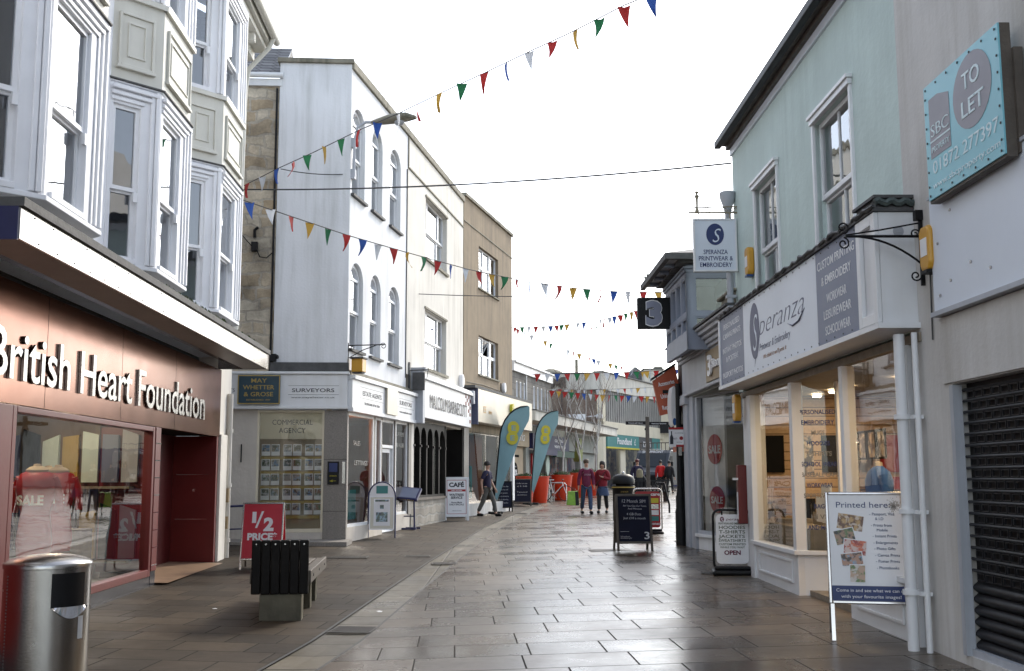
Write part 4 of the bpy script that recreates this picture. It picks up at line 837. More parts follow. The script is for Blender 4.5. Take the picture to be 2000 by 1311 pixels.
torso(16.95,.85,'hood_blue','mannequin in a blue hooded top behind the lettered pane'); torso(19.15,.5,'hood_purple','mannequin in a plum and navy jacket in the right window'); torso(19.8,.7,'dark','dark clothed mannequin near the white drainpipe'); torso(18.75,1.3,'teal','mannequin in a teal top deeper in the right window')
# pipes beside the shopfront
b=MB(); b.tube([(20.38,-.14,.1),(20.38,-.14,2.69)],.045,12); b.tube([(20.5,-.06,.1),(20.5,-.06,2.69)],.024,10)
for z in (.62,1.25,2.0): b.cyl((20.38,-.14,z),(20.38,-.14,z+.04),.066,n=12); b.box(20.38,20.51,-.1,-.02,z,z+.03)
b.top('drainpipe',M['trim_white'],'pair of white drainpipes between the print shop and the grey wall','drainpipe',B,(20.4,-.1,.2))
b=MB(); b.tube([(13.98,-.1,5.3),(13.98,-.1,3.75)],.045,10); b.lathe((13.98,-.1,5.3),[(.05,0),(.07,.08),(.11,.2),(.115,.28),(.1,.29)],14); b.box(13.93,14.03,-.16,-.02,4.05,4.09); b.tube([(13.9,-.28,5.15),(13.98,-.16,5.17)],.045,8); b.top('hopper_head',M['trim_grey'],'grey rainwater hopper and pipe at the far corner of the mint building','drainpipe',B,(13.98,-.1,4))
def alarm(fr,u,d,z,lab,h=.28,body='yellow_box',foot=None):
    b=MB(); b.xz([(u-.10,z),(u-.07,z-.05),(u+.07,z-.05),(u+.10,z),(u+.10,z+h),(u+.06,z+h+.04),(u-.06,z+h+.04),(u-.10,z+h)],d-.09,d); o=b.top('alarm_box',M[body],lab,'alarm box',fr,(u,d,z),bev=.02)
    b=MB(); b.box(u-.06,u+.06,d-.094,d-.09,z+.06,z+.2); b.build('label_plate',M['white'],o); b=MB(); b.box(u-.06,u+.06,d-.10,d-.01,z-.075,z-.051); b.build('foot_cap',M[foot or 'blue_box'],o)
alarm(B,14.95,0,4.25,'yellow alarm box on the mint wall beside the upper window'); alarm(B,14.2,-.06,2.35,'yellow and blue alarm box under the end of the print shop sign'); alarm(B,20.86,0,3.18,'yellow alarm box on the grey wall beside the white panel',.26,foot='black')
# ornate wall bracket
b=MB(); u=20.63
b.box(u-.012,u+.012,-.03,.0,3.05,3.62); b.tube([(u,-.02,3.45),(u,-.62,3.45)],.012,6); b.tube([(u,-.02,3.56),(u,-.35,3.5),(u,-.62,3.46)],.007,6)
b.tube([(u,-.6+.6*k/10,3.45-.24*(k/10)**2.2) for k in range(11)],.009,6)
def scroll(b,u,cx,cz,r,s=1,turns=1.3,a0=0,rr=.007):
    pts=[]
    for k in range(22):
        a=a0+s*turns*2*math.pi*k/21; q=r*(1-.75*k/21); pts.append((u,cx+q*math.cos(a),cz+q*math.sin(a)))
    b.tube(pts,rr,5)
scroll(b,u,-.64,3.52,.05,1,a0=-1.5); scroll(b,u,-.64,3.39,.05,-1,a0=1.5); scroll(b,u,-.06,3.47,.04); scroll(b,u,-.07,3.13,.045,-1); b.box(u-.03,u+.03,-.06,0,3.58,3.66)
b.top('wall_bracket',M['black'],'empty black wrought iron sign bracket on the grey wall','bracket',B,(u,0,3.4))
# ================================================================ grey building with shutter
tg=thing('grey_building','grey rendered building with to let board and black roller shutter','building',B,(22,0,.2))
b=MB(); b.wall(20.27,31,-.1,9.2,[(21.05,25.2,.26,2.23)],0,.3); b.box(20.27,20.4,.3,9,0,9.2); b.build('rendered_wall',M['grey_render'],tg)
b=MB(); b.box(20.92,26,-.055,-.0,2.80,6.0) if False else b.box(20.92,26,-.055,-.0,2.79,3.66); b.build('white_cladding_panel',M['sign_white'],tg)
b=MB()
for u,z in ((21.05,3.3),(21.05,2.9),(21.6,3.05),(21.3,3.5),(21.9,2.95),(21.25,2.98)): b.cyl((u,-.055,z),(u,-.064,z),.012,n=8)
b.build('bolt',M['steel'],tg)
b=MB(); b.box(20.91,26,-.085,-.0,2.75,2.785); b.box(20.91,26,-.07,-.0,3.665,3.69); b.build('panel_trim',M['trim_grey'],tg)
MB().box(20.91,26,-.02,-.001,2.24,2.74).build('lower_panel',M['grey_render'],tg)
b=MB(); b.box(21.05,25.2,.10,.15,.26,2.23); b.build('shutter_backing',M['black'],tg)
M['shut']=mat('shutter_metal',(.010,.010,.012),.45,.2,3,.05,60,spec=.3)
b=MB()
for k in range(24):
    z=2.18-k*.082
    if z<.3: break
    if z>.86:
        b.tube([(21.08,.06,z),(25.2,.06,z)],.012,6)
        for j in range(30):
            x=21.16+j*.135+(.067 if k%2 else 0); b.frame(x,x+.115,z-.066,z-.014,.006,.05,.064)
    else:
        n=5; b.prism([(21.08,.085-.035*math.sin(math.pi*i/n),z-.08+.078*i/n) for i in range(n+1)],(4.1,0,0))
b.build('roller_shutter',M['shut'],tg)
b=MB(); b.box(21.02,21.08,-.02,.05,.26,2.22); b.box(21.05,25.2,.02,.09,.2,.31); b.build('shutter_guide',M['trim_grey'],tg)
# to let board
BL,BR_,TR,TL=[Vector(B.p(x,y,-.14)) for x,y in ((1818,394),(1967,301),(1951,40),(1805,171))]
bx=(BR_-BL); L_=bx.length; ang=0; 
tl=thing('to_let_board','pale blue to let board fixed high on the grey wall','sign',B,(BL.x,-.14,BL.z))
hgt=(TL-BL).length*.98; Mx=Matrix.Translation(BL)
def tlm(b): b.v=[Mx@v for v in b.v]; return b
M['letblue']=mat('letblue',(.20,.50,.58),.35,.06,2,.06,7); M['letgrey']=mat('letgrey',(.20,.19,.22),.4,.1,3,.03,20); M['letwhite']=mat('letwhite',(.60,.72,.75),.4,.0,3,0,20)
tlm(box(0,L_,-.012,0,0,hgt)).build('board_face',M['letblue'],tl)
b=MB(); b.box(-.005,L_+.005,.0,.07,-.02,.03); b.box(L_-.06,L_+.0,.0,.07,.03,hgt); b.box(.0,.05,.001,.13,.03,hgt); b.box(L_-.03,L_+.03,.07,.13,-.0,hgt*.8); tlm(b).build('timber_batten',M['wood'],tl)
b=MB(); b.xz(circ(L_*.66,hgt*.66,L_*.245,rz=hgt*.30),-.0145,-.012); b.xz([(L_*.07,hgt*.34),(L_*.36,hgt*.34),(L_*.36,hgt*.80),(L_*.20,hgt*.86),(L_*.07,hgt*.86)][::1],-.0145,-.0121); s_=tlm(b).build('grey_shape',M['letgrey'],tl)
b=MB(); b.text('TO',L_*.66,hgt*.70,hgt*.14,d=-.016,w=L_*.22,bold=.005); b.text('LET',L_*.66,hgt*.48,hgt*.14,d=-.016,w=L_*.28,bold=.005); b.text('SBC',L_*.215,hgt*.52,hgt*.11,d=-.016,w=L_*.25,bold=-.01); b.box(L_*.07,L_*.36,-.0165,-.0146,hgt*.475,hgt*.49); b.text('PROPERTY',L_*.215,hgt*.385,hgt*.05,d=-.016,w=L_*.25); b.text('01872 277397',L_*.52,hgt*.2,hgt*.115,d=-.0135,w=L_*.86); b.text('www.sbcproperty.com',L_*.52,hgt*.075,hgt*.06,d=-.0135,w=L_*.88); tlm(b).build('lettering',M['letwhite'],tl)
b=MB()
for k in range(7):
    for z in (.03,hgt-.03): b.cyl((.04+k*(L_-.08)/6,-.013,z),(.04+k*(L_-.08)/6,-.018,z),.009,n=6)
    for x in (.03,L_-.03): b.cyl((x,-.013,.1+k*(hgt-.2)/6),(x,-.018,.1+k*(hgt-.2)/6),.009,n=6)
tlm(b).build('nail',M['lead'],tl)
# ================================================================ phone contract shop with bowed cornice
t3=thing('phone_shop','low shop with heavy moulded cornice and sale discs in the window','building',B,(12,0,.3))
b=MB(); b.box(8.85,14.18,-.10,.3,3.03,3.62); b.build('fascia',M['trim_grey'],t3)
b=MB()
for k,(e_,z0,z1) in enumerate(((.14,3.00,3.05),(.15,3.62,3.68),(.19,3.68,3.75),(.24,3.75,3.81),(.30,3.81,3.88),(.35,3.88,3.92))): b.box(8.82-e_*.4,14.15,-e_,.3,z0+.001,z1)
b.build('cornice',M['trim_grey'],t3,bev=.012); MB().box(8.65,14.15,-.38,.8,3.925,3.96).build('cornice_capping',M['lead'],t3)
b=MB(); b.box(13.0,13.9,-.2,.9,3.96,4.16); b.box(12.95,13.95,-.26,1,4.16,4.21); b.build('parapet_block',M['concrete'],t3,bev=.02)
b=MB(); b.box(8.85,9.25,-.10,.1,.2,3.0); b.box(8.8,9.3,-.15,.1,2.86,3.0); b.box(9.26,9.62,-.06,.1,.2,3.0); b.box(13.55,14.1,-.05,.1,.2,3.03); b.build('pilaster',M['trim_grey'],t3,bev=.01)
PW=((9.66,.0),(11.9,.55)); LW=math.hypot(2.24,.55)
b=MB(); b.local(*PW); b.box(0,LW,-.01,.15,.15,.5); b.box(-.05,LW,-.06,.15,.5,.55); b.local(); b.build('stall_riser',M['trim_white'],t3)
b=MB(); b.local(*PW); b.frame(.0,LW,.551,3.0,.06,-.02,.06); b.local(); w=b.build('shop_window',M['trim_grey'],t3); b=MB(); b.local(*PW); b.poly([(.05,.02,.6),(LW-.05,.02,.6),(LW-.05,.02,2.95),(.05,.02,2.95)]); b.local(); b.build('glass',M['glass_shop'],w)
b=MB(); b.local(*PW); b.xz(circ(.55,2.02,.30,rz=.26),.08,.085); b.xz(circ(.60,1.15,.30,rz=.23),.08,.085); b.local(); dd=b.build('red_disc',M['red_print'],w); b=MB(); b.local(*PW); b.text('SALE',.55,1.95,.14,d=.075,w=.46,bold=.02); b.text('SALE',.60,1.09,.12,d=.075,w=.46,bold=.02); b.local(); b.build('lettering',M['white'],dd)
b=MB(); b.local(*PW); b.box(.06,.92,.1,.14,.6,2.95); b.local(); b.build('white_backing_panel',M['trim_white'],t3); b=MB(); b.box(9.6,13.6,2.6,2.7,.2,3); b.box(9.5,9.6,.3,2.6,.2,3); b.box(11.9,13.6,.6,.7,.2,3) ; b.box(9.6,13.6,.75,2.6,.2,.3); b.box(9.3,13.9,-.05,2.6,2.965,3.0); b.build('room_wall',M['room_grey'],t3)
b=MB(); b.box(11.3,12.9,-.125,-.10,3.08,3.58); pl=b.build('bronze_plaque',M['tan'],t3); b=MB(); b.text('3',11.75,3.17,.33,d=-.15,w=.30,bold=.03,ext=.015); b.text('Store',12.3,3.26,.15,d=-.15,w=.7,bold=.02,ext=.015); b.build('lettering',M['white'],pl)
b=MB(); b.box(8.8,13.88,1.5,9,0,3.95); b.build('rear_mass',M['grey_render'],t3)
t3.location=t3.location+Vector((B.y[0]*.17,B.y[1]*.17,0))
# grey timber oriel above
to3=thing('oriel_room','grey timber oriel room with overhanging hipped roof above the phone shop','oriel',B,(10.5,-.2,4.4))
f=MB(); g=MB(); OZ0,OZ1=3.6,5.0
for (P,Q,ps) in (((9.4,-.3),(11.6,-.3),((.1,.55),(.62,1.1),(1.17,1.62),(1.7,2.1))),((11.6,-.3),(11.6,1.6),((.14,.78),(.84,1.5)))):
    f.local(P,Q); g.local(P,Q); L=math.hypot(Q[0]-P[0],Q[1]-P[1])
    hs=[(a,c,4.22,4.8) for a,c in ps]+[(a,c,3.9,4.14) for a,c in ps]; f.wall(0,L,OZ0,OZ1,hs,0,.08)
    for h in hs: f.frame(h[0],h[1],h[2],h[3],.025,.01,.06); g.poly([(h[0],.04,h[2]),(h[1],.04,h[2]),(h[1],.04,h[3]),(h[0],.04,h[3])])
    for z,e_ in ((4.88,.03),(4.93,.05)): f.box(-.03,L+.03,-e_,0,z,z+.04)
    f.local(); g.local()
M['oriel']=mat('oriel_grey',(.24,.27,.34),.5,.08,3,.05,30,streak=.3,sc=(.15,.16,.18))
f.build('oriel_frame',M['oriel'],to3); g.build('glass',M['glass_sky'],to3)
b=MB(); b.box(9.5,11.45,.6,.7,3.8,5.0); b.box(9.41,9.5,-.2,3,3.7,5.0); b.build('room_wall',M['shadow_wall'],to3)
b=MB(); b.box(9.1,11.9,-.62,1.9,5.06,5.12); b.build('soffit',M['trim_grey'],to3); b=MB(); b.box(9.0,12.0,-.7,-.62,5.02,5.12); b.box(11.9,12.0,-.62,1.9,5.02,5.12); b.box(9.3,11.8,-.45,1.7,5.0,5.06); b.build('eaves_gutter',M['lead'],to3)
b=MB(); A_=[(9,-.7,5.12),(12,-.7,5.12),(12,3.2,5.12),(9,3.2,5.12)]; R1,R2=(10.5,.8,5.6),(10.5,3.2,5.6); b.poly([A_[0],A_[1],R1]); b.poly([A_[1],A_[2],R2,R1]); b.poly([A_[0],R1,R2,A_[3]]); b.build('roof',M['slate'],to3)
for k in range(5): pass
b=MB()
for k in range(4): b.box(9.5+k*.6,9.58+k*.6,-.6,-.3,5.0,5.055)
b.build('rafter_end',M['oriel'],to3)
rnd=random.Random(3); b=MB()
for k in range(60):
    a=rnd.uniform(0,6.28); e_=rnd.uniform(.2,1.3); r=rnd.uniform(.15,.3); p=Vector((9.35,-.6,5.13)); q=p+Vector((math.cos(a)*math.cos(e_),math.sin(a)*math.cos(e_),math.sin(e_)))*r; w_=Vector((-math.sin(a),math.cos(a),0))*.01; b.poly([p-w_,p+w_,q])
b.top('roof_weed',mat('weed',(.03,.05,.02),.8,.3,6,0,30),'tuft of weed growing from the oriel roof edge','plant',B,(9.35,-.6,5.1))
# projecting signs
def wbox(x0,x1,y0,y1,z0,z1): return MB().box(x0,x1,y0,y1,z0,z1)
Y=19.3; a=at(1246,642,Y); c=at(1309,581,Y)
t=thing('projecting_sign','black square projecting sign with large silver numeral 3','sign',WORLD,((a.x+c.x)/2,Y,a.z)); wbox(a.x,c.x,Y,Y+.13,a.z,c.z).build('sign_case',M['black'],t,bev=.01)
mx=(a.x+c.x)/2; b=MB(); b.text('3',mx,a.z+.09,.40,d=Y-.006,w=.29,bold=.06,ext=.004,xs=1); b.build('numeral',mat('numeral_grey',(.22,.24,.32),.35,0,3,0,20),t); b=MB(); b.text('3',mx,a.z+.085,.41,d=Y-.003,w=.31,bold=.085,ext=.002); b.build('numeral_outline',M['white'],t); b=MB(); b.text('3',mx,a.z+.1,.385,d=Y-.0045,w=.275,bold=.075,ext=.002) ; b.build('numeral_gap',M['black'],t)
b=MB(); b.tube([(c.x-.02,Y+.05,c.z-.02),(c.x+.28,Y+.02,4.3)],.02,6); b.tube([(c.x-.02,Y+.1,c.z),(c.x+.34,Y+.1,4.3)],.015,6); b.box(c.x,c.x+.3,Y+.03,Y+.08,a.z+.1,a.z+.14); b.build('bracket_arm',M['black'],t)
Y=15.0; a=at(1357,530,Y); c=at(1437,428,Y)
t=thing('hanging_shop_sign','white hanging printwear sign with blue oval on the mint building','sign',WORLD,((a.x+c.x)/2,Y,a.z)); wbox(a.x,c.x,Y,Y+.06,a.z,c.z).build('sign_board',M['sign_white'],t,bev=.006)
b=MB(); b.frame(a.x-.005,c.x+.005,a.z-.005,c.z+.005,.022,Y-.012,Y+.072); b.build('frame',M['trim_white'],t)
mx=(a.x+c.x)/2; b=MB(); b.xz(circ(mx,c.z-.22,.125,rz=.155),Y-.004,Y-.001)
for k,(s_,w_) in enumerate((('SPERANZA',.34),('PRINTWEAR &',.48),('EMBROIDERY',.45))): b.text(s_,mx,a.z+.245-k*.092,.066,d=Y-.002,w=w_,bold=.006)
b.build('lettering',M['ink_blue'],t); b=MB(); b.text('S',mx,c.z-.335,.21,d=Y-.006,w=.12,shear=.3,bold=-.01); b.build('monogram',M['sign_white'],t)
b=MB(); zz=c.z+.10; b.tube([(a.x-.06,Y+.03,zz),(c.x+.1,Y+.03,zz)],.014,6); b.tube([(a.x-.06,Y+.03,zz+.07),(c.x+.1,Y+.03,zz+.09)],.009,6); b.box(c.x+.09,c.x+.12,Y,Y+.05,c.z-.25,c.z+.22)
for x in (a.x+.08,c.x-.08): b.tube([(x,Y+.03,zz),(x,Y+.03,c.z)],.008,5)
for x,sg_ in ((c.x-.02,1),(c.x-.15,-1),(a.x+.05,1),(a.x+.2,-1)):
    pts=[]
    for k in range(18): q=.045*(1-.7*k/17); an=sg_*k*.5; pts.append((x+q*math.cos(an),Y+.03,zz+.045+q*math.sin(an)))
    b.tube(pts,.006,5)
b.lathe((a.x+.06,Y+.03,zz),[(.02,0),(.03,.03),(.015,.06),(.018,.2),(.035,.24),(.012,.27),(.03,.3),(.001,.32)],10); b.tube([(c.x-.15,Y+.03,a.z-.005),(c.x+.1,Y+.03,a.z-.005),(c.x+.1,Y+.03,a.z-.12)],.006,5)
b.build('scroll_bracket',mat('old_gilt',(.3,.26,.18),.6,.3,9,.2,30),t)
Y=21.2; P=[at(x,y,Y) for x,y in ((1275,744),(1318,713),(1336,800),(1290,812))]
b=MB(); b.prism([P[3],P[2],P[1],P[0]],(0,.12,0)); t=b.top('accessories_sign',M['orange'],'orange red projecting sign listing phone accessories, unlocking, repairing','sign',WORLD,(P[3].x,Y,P[3].z))
b=MB(); 
for k,(s_,px,py,w_) in enumerate((('Accessories',1302,752,.32),('Unlocking',1305,776,.28),('Repairing',1308,798,.28))): q=at(px,py,Y); b.text(s_,q.x,q.z-.0,.085,d=Y-.008,w=w_,bold=.02,rot=.22)
b.build('lettering',M['white'],t); b=MB(); b.prism([P[0]+Vector((-.03,-.02,0)),P[1]+Vector((.02,-.02,0)),P[1]+Vector((.02,-.02,.05)),P[0]+Vector((-.03,-.02,.05))],(0,.16,0)); q=at(1306,766,Y); b.box(q.x-.12,q.x+.3,Y-.02,Y-.004,q.z-.025,q.z+.04); b.build('hood',M['black'],t)
Y=20.6; q=at(1317,793,Y); b=MB(); b.xz(circ(q.x,q.z,.06,rz=.38),Y,Y+.5); t=b.top('oval_projecting_sign',M['trim_white'],'narrow oval projecting sign, white with blue foot, beside the orange sign','sign',WORLD,(q.x,Y,q.z)); b=MB(); b.xz(circ(q.x,q.z-.30,.035,rz=.07),Y-.004,Y); b.build('blue_tip',M['hood_blue'],t)
# lamp post and alcohol notice
g=(3.12,20.4,gz(3.12,20.4)); t=stand('lamp_post','black lamp post with stepped base carrying a red and white notice','lamp post',g)
b=MB(); b.lathe((0,0,0),[(.10,0),(.10,.62),(.085,.68),(.085,.9),(.06,1.0),(.055,1.1),(.05,3.0)],16); b.build('post',M['black'],t); b=MB(); b.box(-.03,.03,-.12,-.06,1.65,1.9); b.build('control_box',M['steel'],t)
q=at(1322,854,g[1]-.12); bx0=q.x-g[0]; bz=q.z-g[2]; b=MB(); b.box(bx0-.15,bx0+.15,-.13,-.12,bz-.18,bz+.18); nb=b.build('notice',M['white'],t); b=MB(); b.box(bx0-.15,bx0+.15,-.134,-.131,bz+.14,bz+.18); b.box(bx0-.02,bx0+.15,-.134,-.131,bz-.18,bz-.14); b.box(bx0+.147,bx0+.15,-.134,-.131,bz-.14,bz+.14); b.xz(circ(bx0+.08,-.0+bz-.02,.035),-.1345,-.131); b.build('red_border',M['red_print'],nb); b=MB(); b.xz([(bx0-.13,bz-.13),(bx0-.07,bz-.13),(bx0-.07,bz+.0),(bx0-.09,bz+.05),(bx0-.09,bz+.11),(bx0-.11,bz+.11),(bx0-.11,bz+.05),(bx0-.13,bz+.0)],-.134,-.131); b.text('ALCO',bx0-.04,bz-.04,.03,d=-.137,w=.08); b.text('STOP',bx0+.08,bz-.03,.02,d=-.137,w=.05); b.text('no drinking',bx0+.04,bz+.07,.018,d=-.133,w=.15); b.text('zone',bx0+.04,bz-.1,.018,d=-.133,w=.1); b.build('lettering',M['ink'],nb)
# repair shop beyond the phone shop, at the end of the row
tr=thing('repair_shop','narrow shop with red sign board at the end of the right hand row','building',B,(8.5,.3,.3))
b=MB(); b.box(7.9,8.82,.15,.4,2.55,4.2); b.box(7.9,8.0,.41,8,0,4.2); b.box(7.9,8.0,.15,.4,0,2.55); b.box(8.0,8.82,.15,.4,.0,.75); b.build('wall',M['black'],tr); b=MB(); b.box(7.85,8.84,.03,.15,2.02,2.42); sg=b.build('sign_board',M['orange'],tr); b=MB(); b.text('MOBILE & GO',8.35,2.14,.16,d=.028,w=.8,bold=.02); b.build('lettering',M['white'],sg); b=MB(); b.poly([(8.0,.25,.75),(8.82,.25,.75),(8.82,.25,2.0),(8.0,.25,2.0)]); b.build('glass',M['glass'],tr); b=MB(); b.box(8.0,8.8,.8,.85,.75,2.5); b.build('display',M['teal'],tr)
b=MB(); b.box(9.6,9.8,-.2,-.12,.35,.95) if False else None
# post box on the shop pilaster
b=MB(); b.box(14.32,14.44,-.17,-.05,.92,1.70); t=b.top('post_box',M['red_paint'],'narrow red post box on the pilaster beside the hoodies sign','post box',B,(14.38,-.1,1.3),bev=.01); b=MB(); b.box(14.32,14.44,-.22,-.17,1.50,1.53); b.build('slot_hood',M['white'],t); b=MB(); b.box(14.35,14.41,-.174,-.17,.98,1.34); b.text('POSTING BOX',14.38,1.1,.02,d=-.176,w=.07); b.build('plate',M['white'],t)
# ================================================================ far end: concrete store, cream building, skyline
P0=G(1178,958); th=math.radians(24.8); Q=Fr(P0[:2],(P0[0]+10*math.sin(th),P0[1]+10*math.cos(th)))
tq=thing('discount_store','large concrete and ribbed store with teal shop sign','building',Q,(5,0,.7))
b=MB(); b.box(-.1,14,-.1,.4,6.9,7.95); b.box(-.25,-.1,-.1,14,6.9,7.95); b.build('concrete_frieze',M['concrete_pale'],tq); MB().box(-.3,14,-.2,.45,7.95,8.02).build('parapet_coping',M['lead'],tq)
b=MB(); b.box(.35,14,.05,.3,4.95,6.9)
for k in range(32): b.box(.4+k*.42,.5+k*.42,-.0,.05,4.95,6.9)
b.build('ribbed_cladding',M['cladding'],tq)
b=MB(); b.box(-.1,14,-.12,.3,4.2,4.95); b.box(-.1,.35,-.1,.3,.5,6.9); b.box(3.6,4.6,.1,.4,.5,4.2); b.box(11.2,14,.0,.3,.5,4.2); b.build('concrete_band',M['cream'],tq)
b=MB(); b.box(.4,6.6,-.18,-.0,3.4,4.18); b.box(9.5,11.3,-.18,-.0,3.4,4.18); sg=b.build('teal_sign',M['teal'],tq); MB().box(6.61,9.49,-.17,-.0,3.4,4.18).build('bargain_sign',M['lead'],sg); b=MB(); b.box(.4,6.6,-.19,-.0,3.3,3.399); b.box(9.5,11.3,-.19,-.0,3.3,3.399); b.build('yellow_strip',M['yellow'],sg)
b=MB(); b.text('Poundland',3.6,3.6,.42,d=-.2,w=2.8,bold=.02); b.text('DEPOT',8.3,3.55,.35,d=-.2,w=1.7,bold=.03); b.text('£',5.7,3.6,.42,d=-.2,w=.3); b.build('lettering',M['white'],sg)
b=MB(); b.box(.4,11,.8,.9,.5,3.4); b.build('shop_display',photo('display2',(.22,.2,.15),(.05,.06,.07),(.35,.3,.2),1.5),tq); b=MB(); b.poly([(.4,.2,.7),(11,.2,.7),(11,.2,3.4),(.4,.2,3.4)]); b.build('shop_glass',M['glass_shop'],tq)
# brick flank
pl_=at(1060,900,P0[1]+1.0); N=Fr((pl_.x-6,pl_.y),(P0[0]-.15,P0[1]+.2)); nl=N.L
tn=thing('brick_flank','brown brick flank wall with concrete frieze between office row and store','building wall',N,(4,0,.6))
b=MB(); b.wall(0,nl,-.1,6.9,[],0,.3); b.build('brickwork',M['brick'],tn); b=MB(); b.box(0,nl,-.05,.25,6.9,7.9); b.build('concrete_frieze',M['concrete_pale'],tn); b=MB(); b.box(0,nl+.1,-.12,.3,7.9,7.97); b.build('coping',M['lead'],tn)
b=MB(); b.text('M',nl-2.6,7.05,.62,d=-.2,w=1.1,bold=.06,ext=.1) ; b.build('rooftop_letter',M['wood'],tn)
b=MB(); b.tube([(nl-2.3,-.1,4.6),(nl-2.3,-.1,6.8)],.05,6); b.tube([(nl-4.5,-.1,4.7),(nl-2.3,-.1,4.6)],.05,6); b.build('conduit',M['lead'],tn)
b=MB(); b.box(nl-1.9,nl-.8,-.7,-.55,5.0,5.35); b.tube([(nl-.8,-.5,5.2),(nl-.1,-.5,5.25)],.04,6); b.lathe((nl+.0,-.5,5.1),[(.001,-.1),(.18,0),(.2,.15),(.18,.25),(.05,.3)],12); b.top('street_camera',M['white'],'white camera and housing on the corner of the brick flank','camera',N,(nl-1,-.5,5))
b=MB(); b.lathe((nl-3.1,2.5,7.9),[(1.1,0),(1.0,.2),(.6,.45),(.1,.6)],18); b.tube([(nl-1.4,1,7.9),(nl-1.4,1,8.9)],.1,8); b.top('roof_vent',M['concrete'],'domed vent and short flue on the flat roof of the store','roof vent',N,(nl-3,2,7.9))
b=MB(); b.wall(0,nl-.2,-.05,3.6,[],-.06,-.02); b.build('painted_lower_wall',mat('pinkish',(.36,.29,.24),.85,.1,1,.3,20),tn)
def block(name,lab,px0,px1,Y,ytop,mt,dep=12,wins=(),band=None,roof=None):
    a=at(px0,932,Y); c=at(px1,932,Y); zt=at(px0,ytop,Y).z; t=thing(name,lab,'building',WORLD,(a.x,Y,.7))
    MB().box(a.x,c.x,Y,Y+dep,-.1,zt).build('wall',M[mt],t); MB().box(a.x-.1,c.x+.1,Y-.12,Y+dep,zt,zt+.12).build('coping',M['lead'],t)
    f,g=MB(),MB()
    for x0,y0,x1,y1 in wins: p=at(x0,y1,Y); q=at(x1,y0,Y); f.frame(p.x,q.x,p.z,q.z,.07,Y-.03,Y+.02); g.box(p.x+.07,q.x-.07,Y-.012,Y-.004,p.z+.07,q.z-.07)
    if wins: w=f.build('window',M['trim_white'],t); g.build('glass',mat('far_glass',(.05,.06,.08),.15,.1,3,0,20),w)
    return t,a,c,zt
t,a,c,zt=block('cream_building','cream building over a dark blue shopfront right of the teal store sign',1286,1420,78,770,'cream',wins=((1325,790,1340,830),(1350,790,1365,830)))
MB().box(at(1290,0,78).x,at(1420,0,78).x,77.8,77.95,.7,3.6).build('shopfront',M['navy'],t); q=at(1302,838,77.6); MB().box(q.x-.5,q.x+.5,77.3,77.5,q.z-.3,q.z+.3).build('hanging_sign',M['black'],t)
t,a,c,zt=block('skyline_house','pale rendered house rising behind the teal sign store',1262,1300,110,722,'concrete_pale',8)
t=thing('skyline_roof','grey slate gabled house on the skyline','building',WORLD,(12,112,.7)); a=at(1208,757,112); c=at(1262,757,112); m=at(1240,716,112)
b=MB(); b.xz([(a.x,.0),(c.x,0),(c.x,c.z+1.4),(m.x,m.z),(a.x,a.z)],112,120); b.build('wall',M['slate'],t); q=at(1286,716,112); b=MB(); b.box(q.x-.4,q.x+.4,112,113,5,q.z); b.build('chimney',M['concrete'],t)
q=at(1268,640,80); b=MB(); b.tube([(q.x,80,7),(q.x,80,q.z)],.035,5); b.top('mast',M['trim_grey'],'thin white mast rising above the far roofs','mast',WORLD,(q.x,80,7))
t,a,c,zt=block('far_terrace','row of far cream shops closing the square on the right',1422,1900,84,780,'concrete_pale')
# things behind and beside the camera that windows reflect
# ================================================================ A-boards
def tiltm(deg,z0=0): return Matrix.Translation((0,0,z0))@Matrix.Rotation(math.radians(-deg),4,'X')
def tilted(b,Mx): b.v=[Mx@v for v in b.v]; return b
# ---- red half price board
g=G(505,1113); t=stand('pavement_sign','red half price board in a silver snap frame behind the bench','sign',(g[0]+.02,g[1],g[2]),.05)
Mx=tiltm(12,.0); w,h=.31,1.0
b=MB(); b.frame(-w,w,.14,h,.025,-.015,.01); b.box(-w,-w+.03,-.01,.01,0,.14); b.box(w-.03,w,-.01,.01,0,.14); tilted(b,Mx).build('frame',M['steel'],t,bev=.004)
pn=tilted(box(-w+.02,w-.02,-.01,.004,.16,h-.02),Mx).build('poster',M['half_red'],t)
b=MB(); b.text('1',-.13,.70,.16,d=-.012,w=.06,bold=.04); b.text('/',-.05,.62,.26,d=-.012,w=.12,bold=.0); b.text('2',.09,.58,.19,d=-.012,w=.15,bold=.05); b.text('PRICE*',.0,.44,.10,d=-.012,w=.44,bold=.045); tilted(b,Mx).build('lettering',M['white'],pn)
b=MB(); b.frame(-w,w,.14,h-.01,.025,-.01,.015); b.box(-w,-w+.03,-.01,.01,0,.14); b.box(w-.03,w,-.01,.01,0,.14); b.box(-w+.02,w-.02,0,.005,.16,h-.03); b.v=[Matrix.Translation((0,.45,0))@(Matrix.Rotation(math.radians(12),4,'X')@v) for v in b.v]; b.build('rear_leg_frame',M['steel'],t)
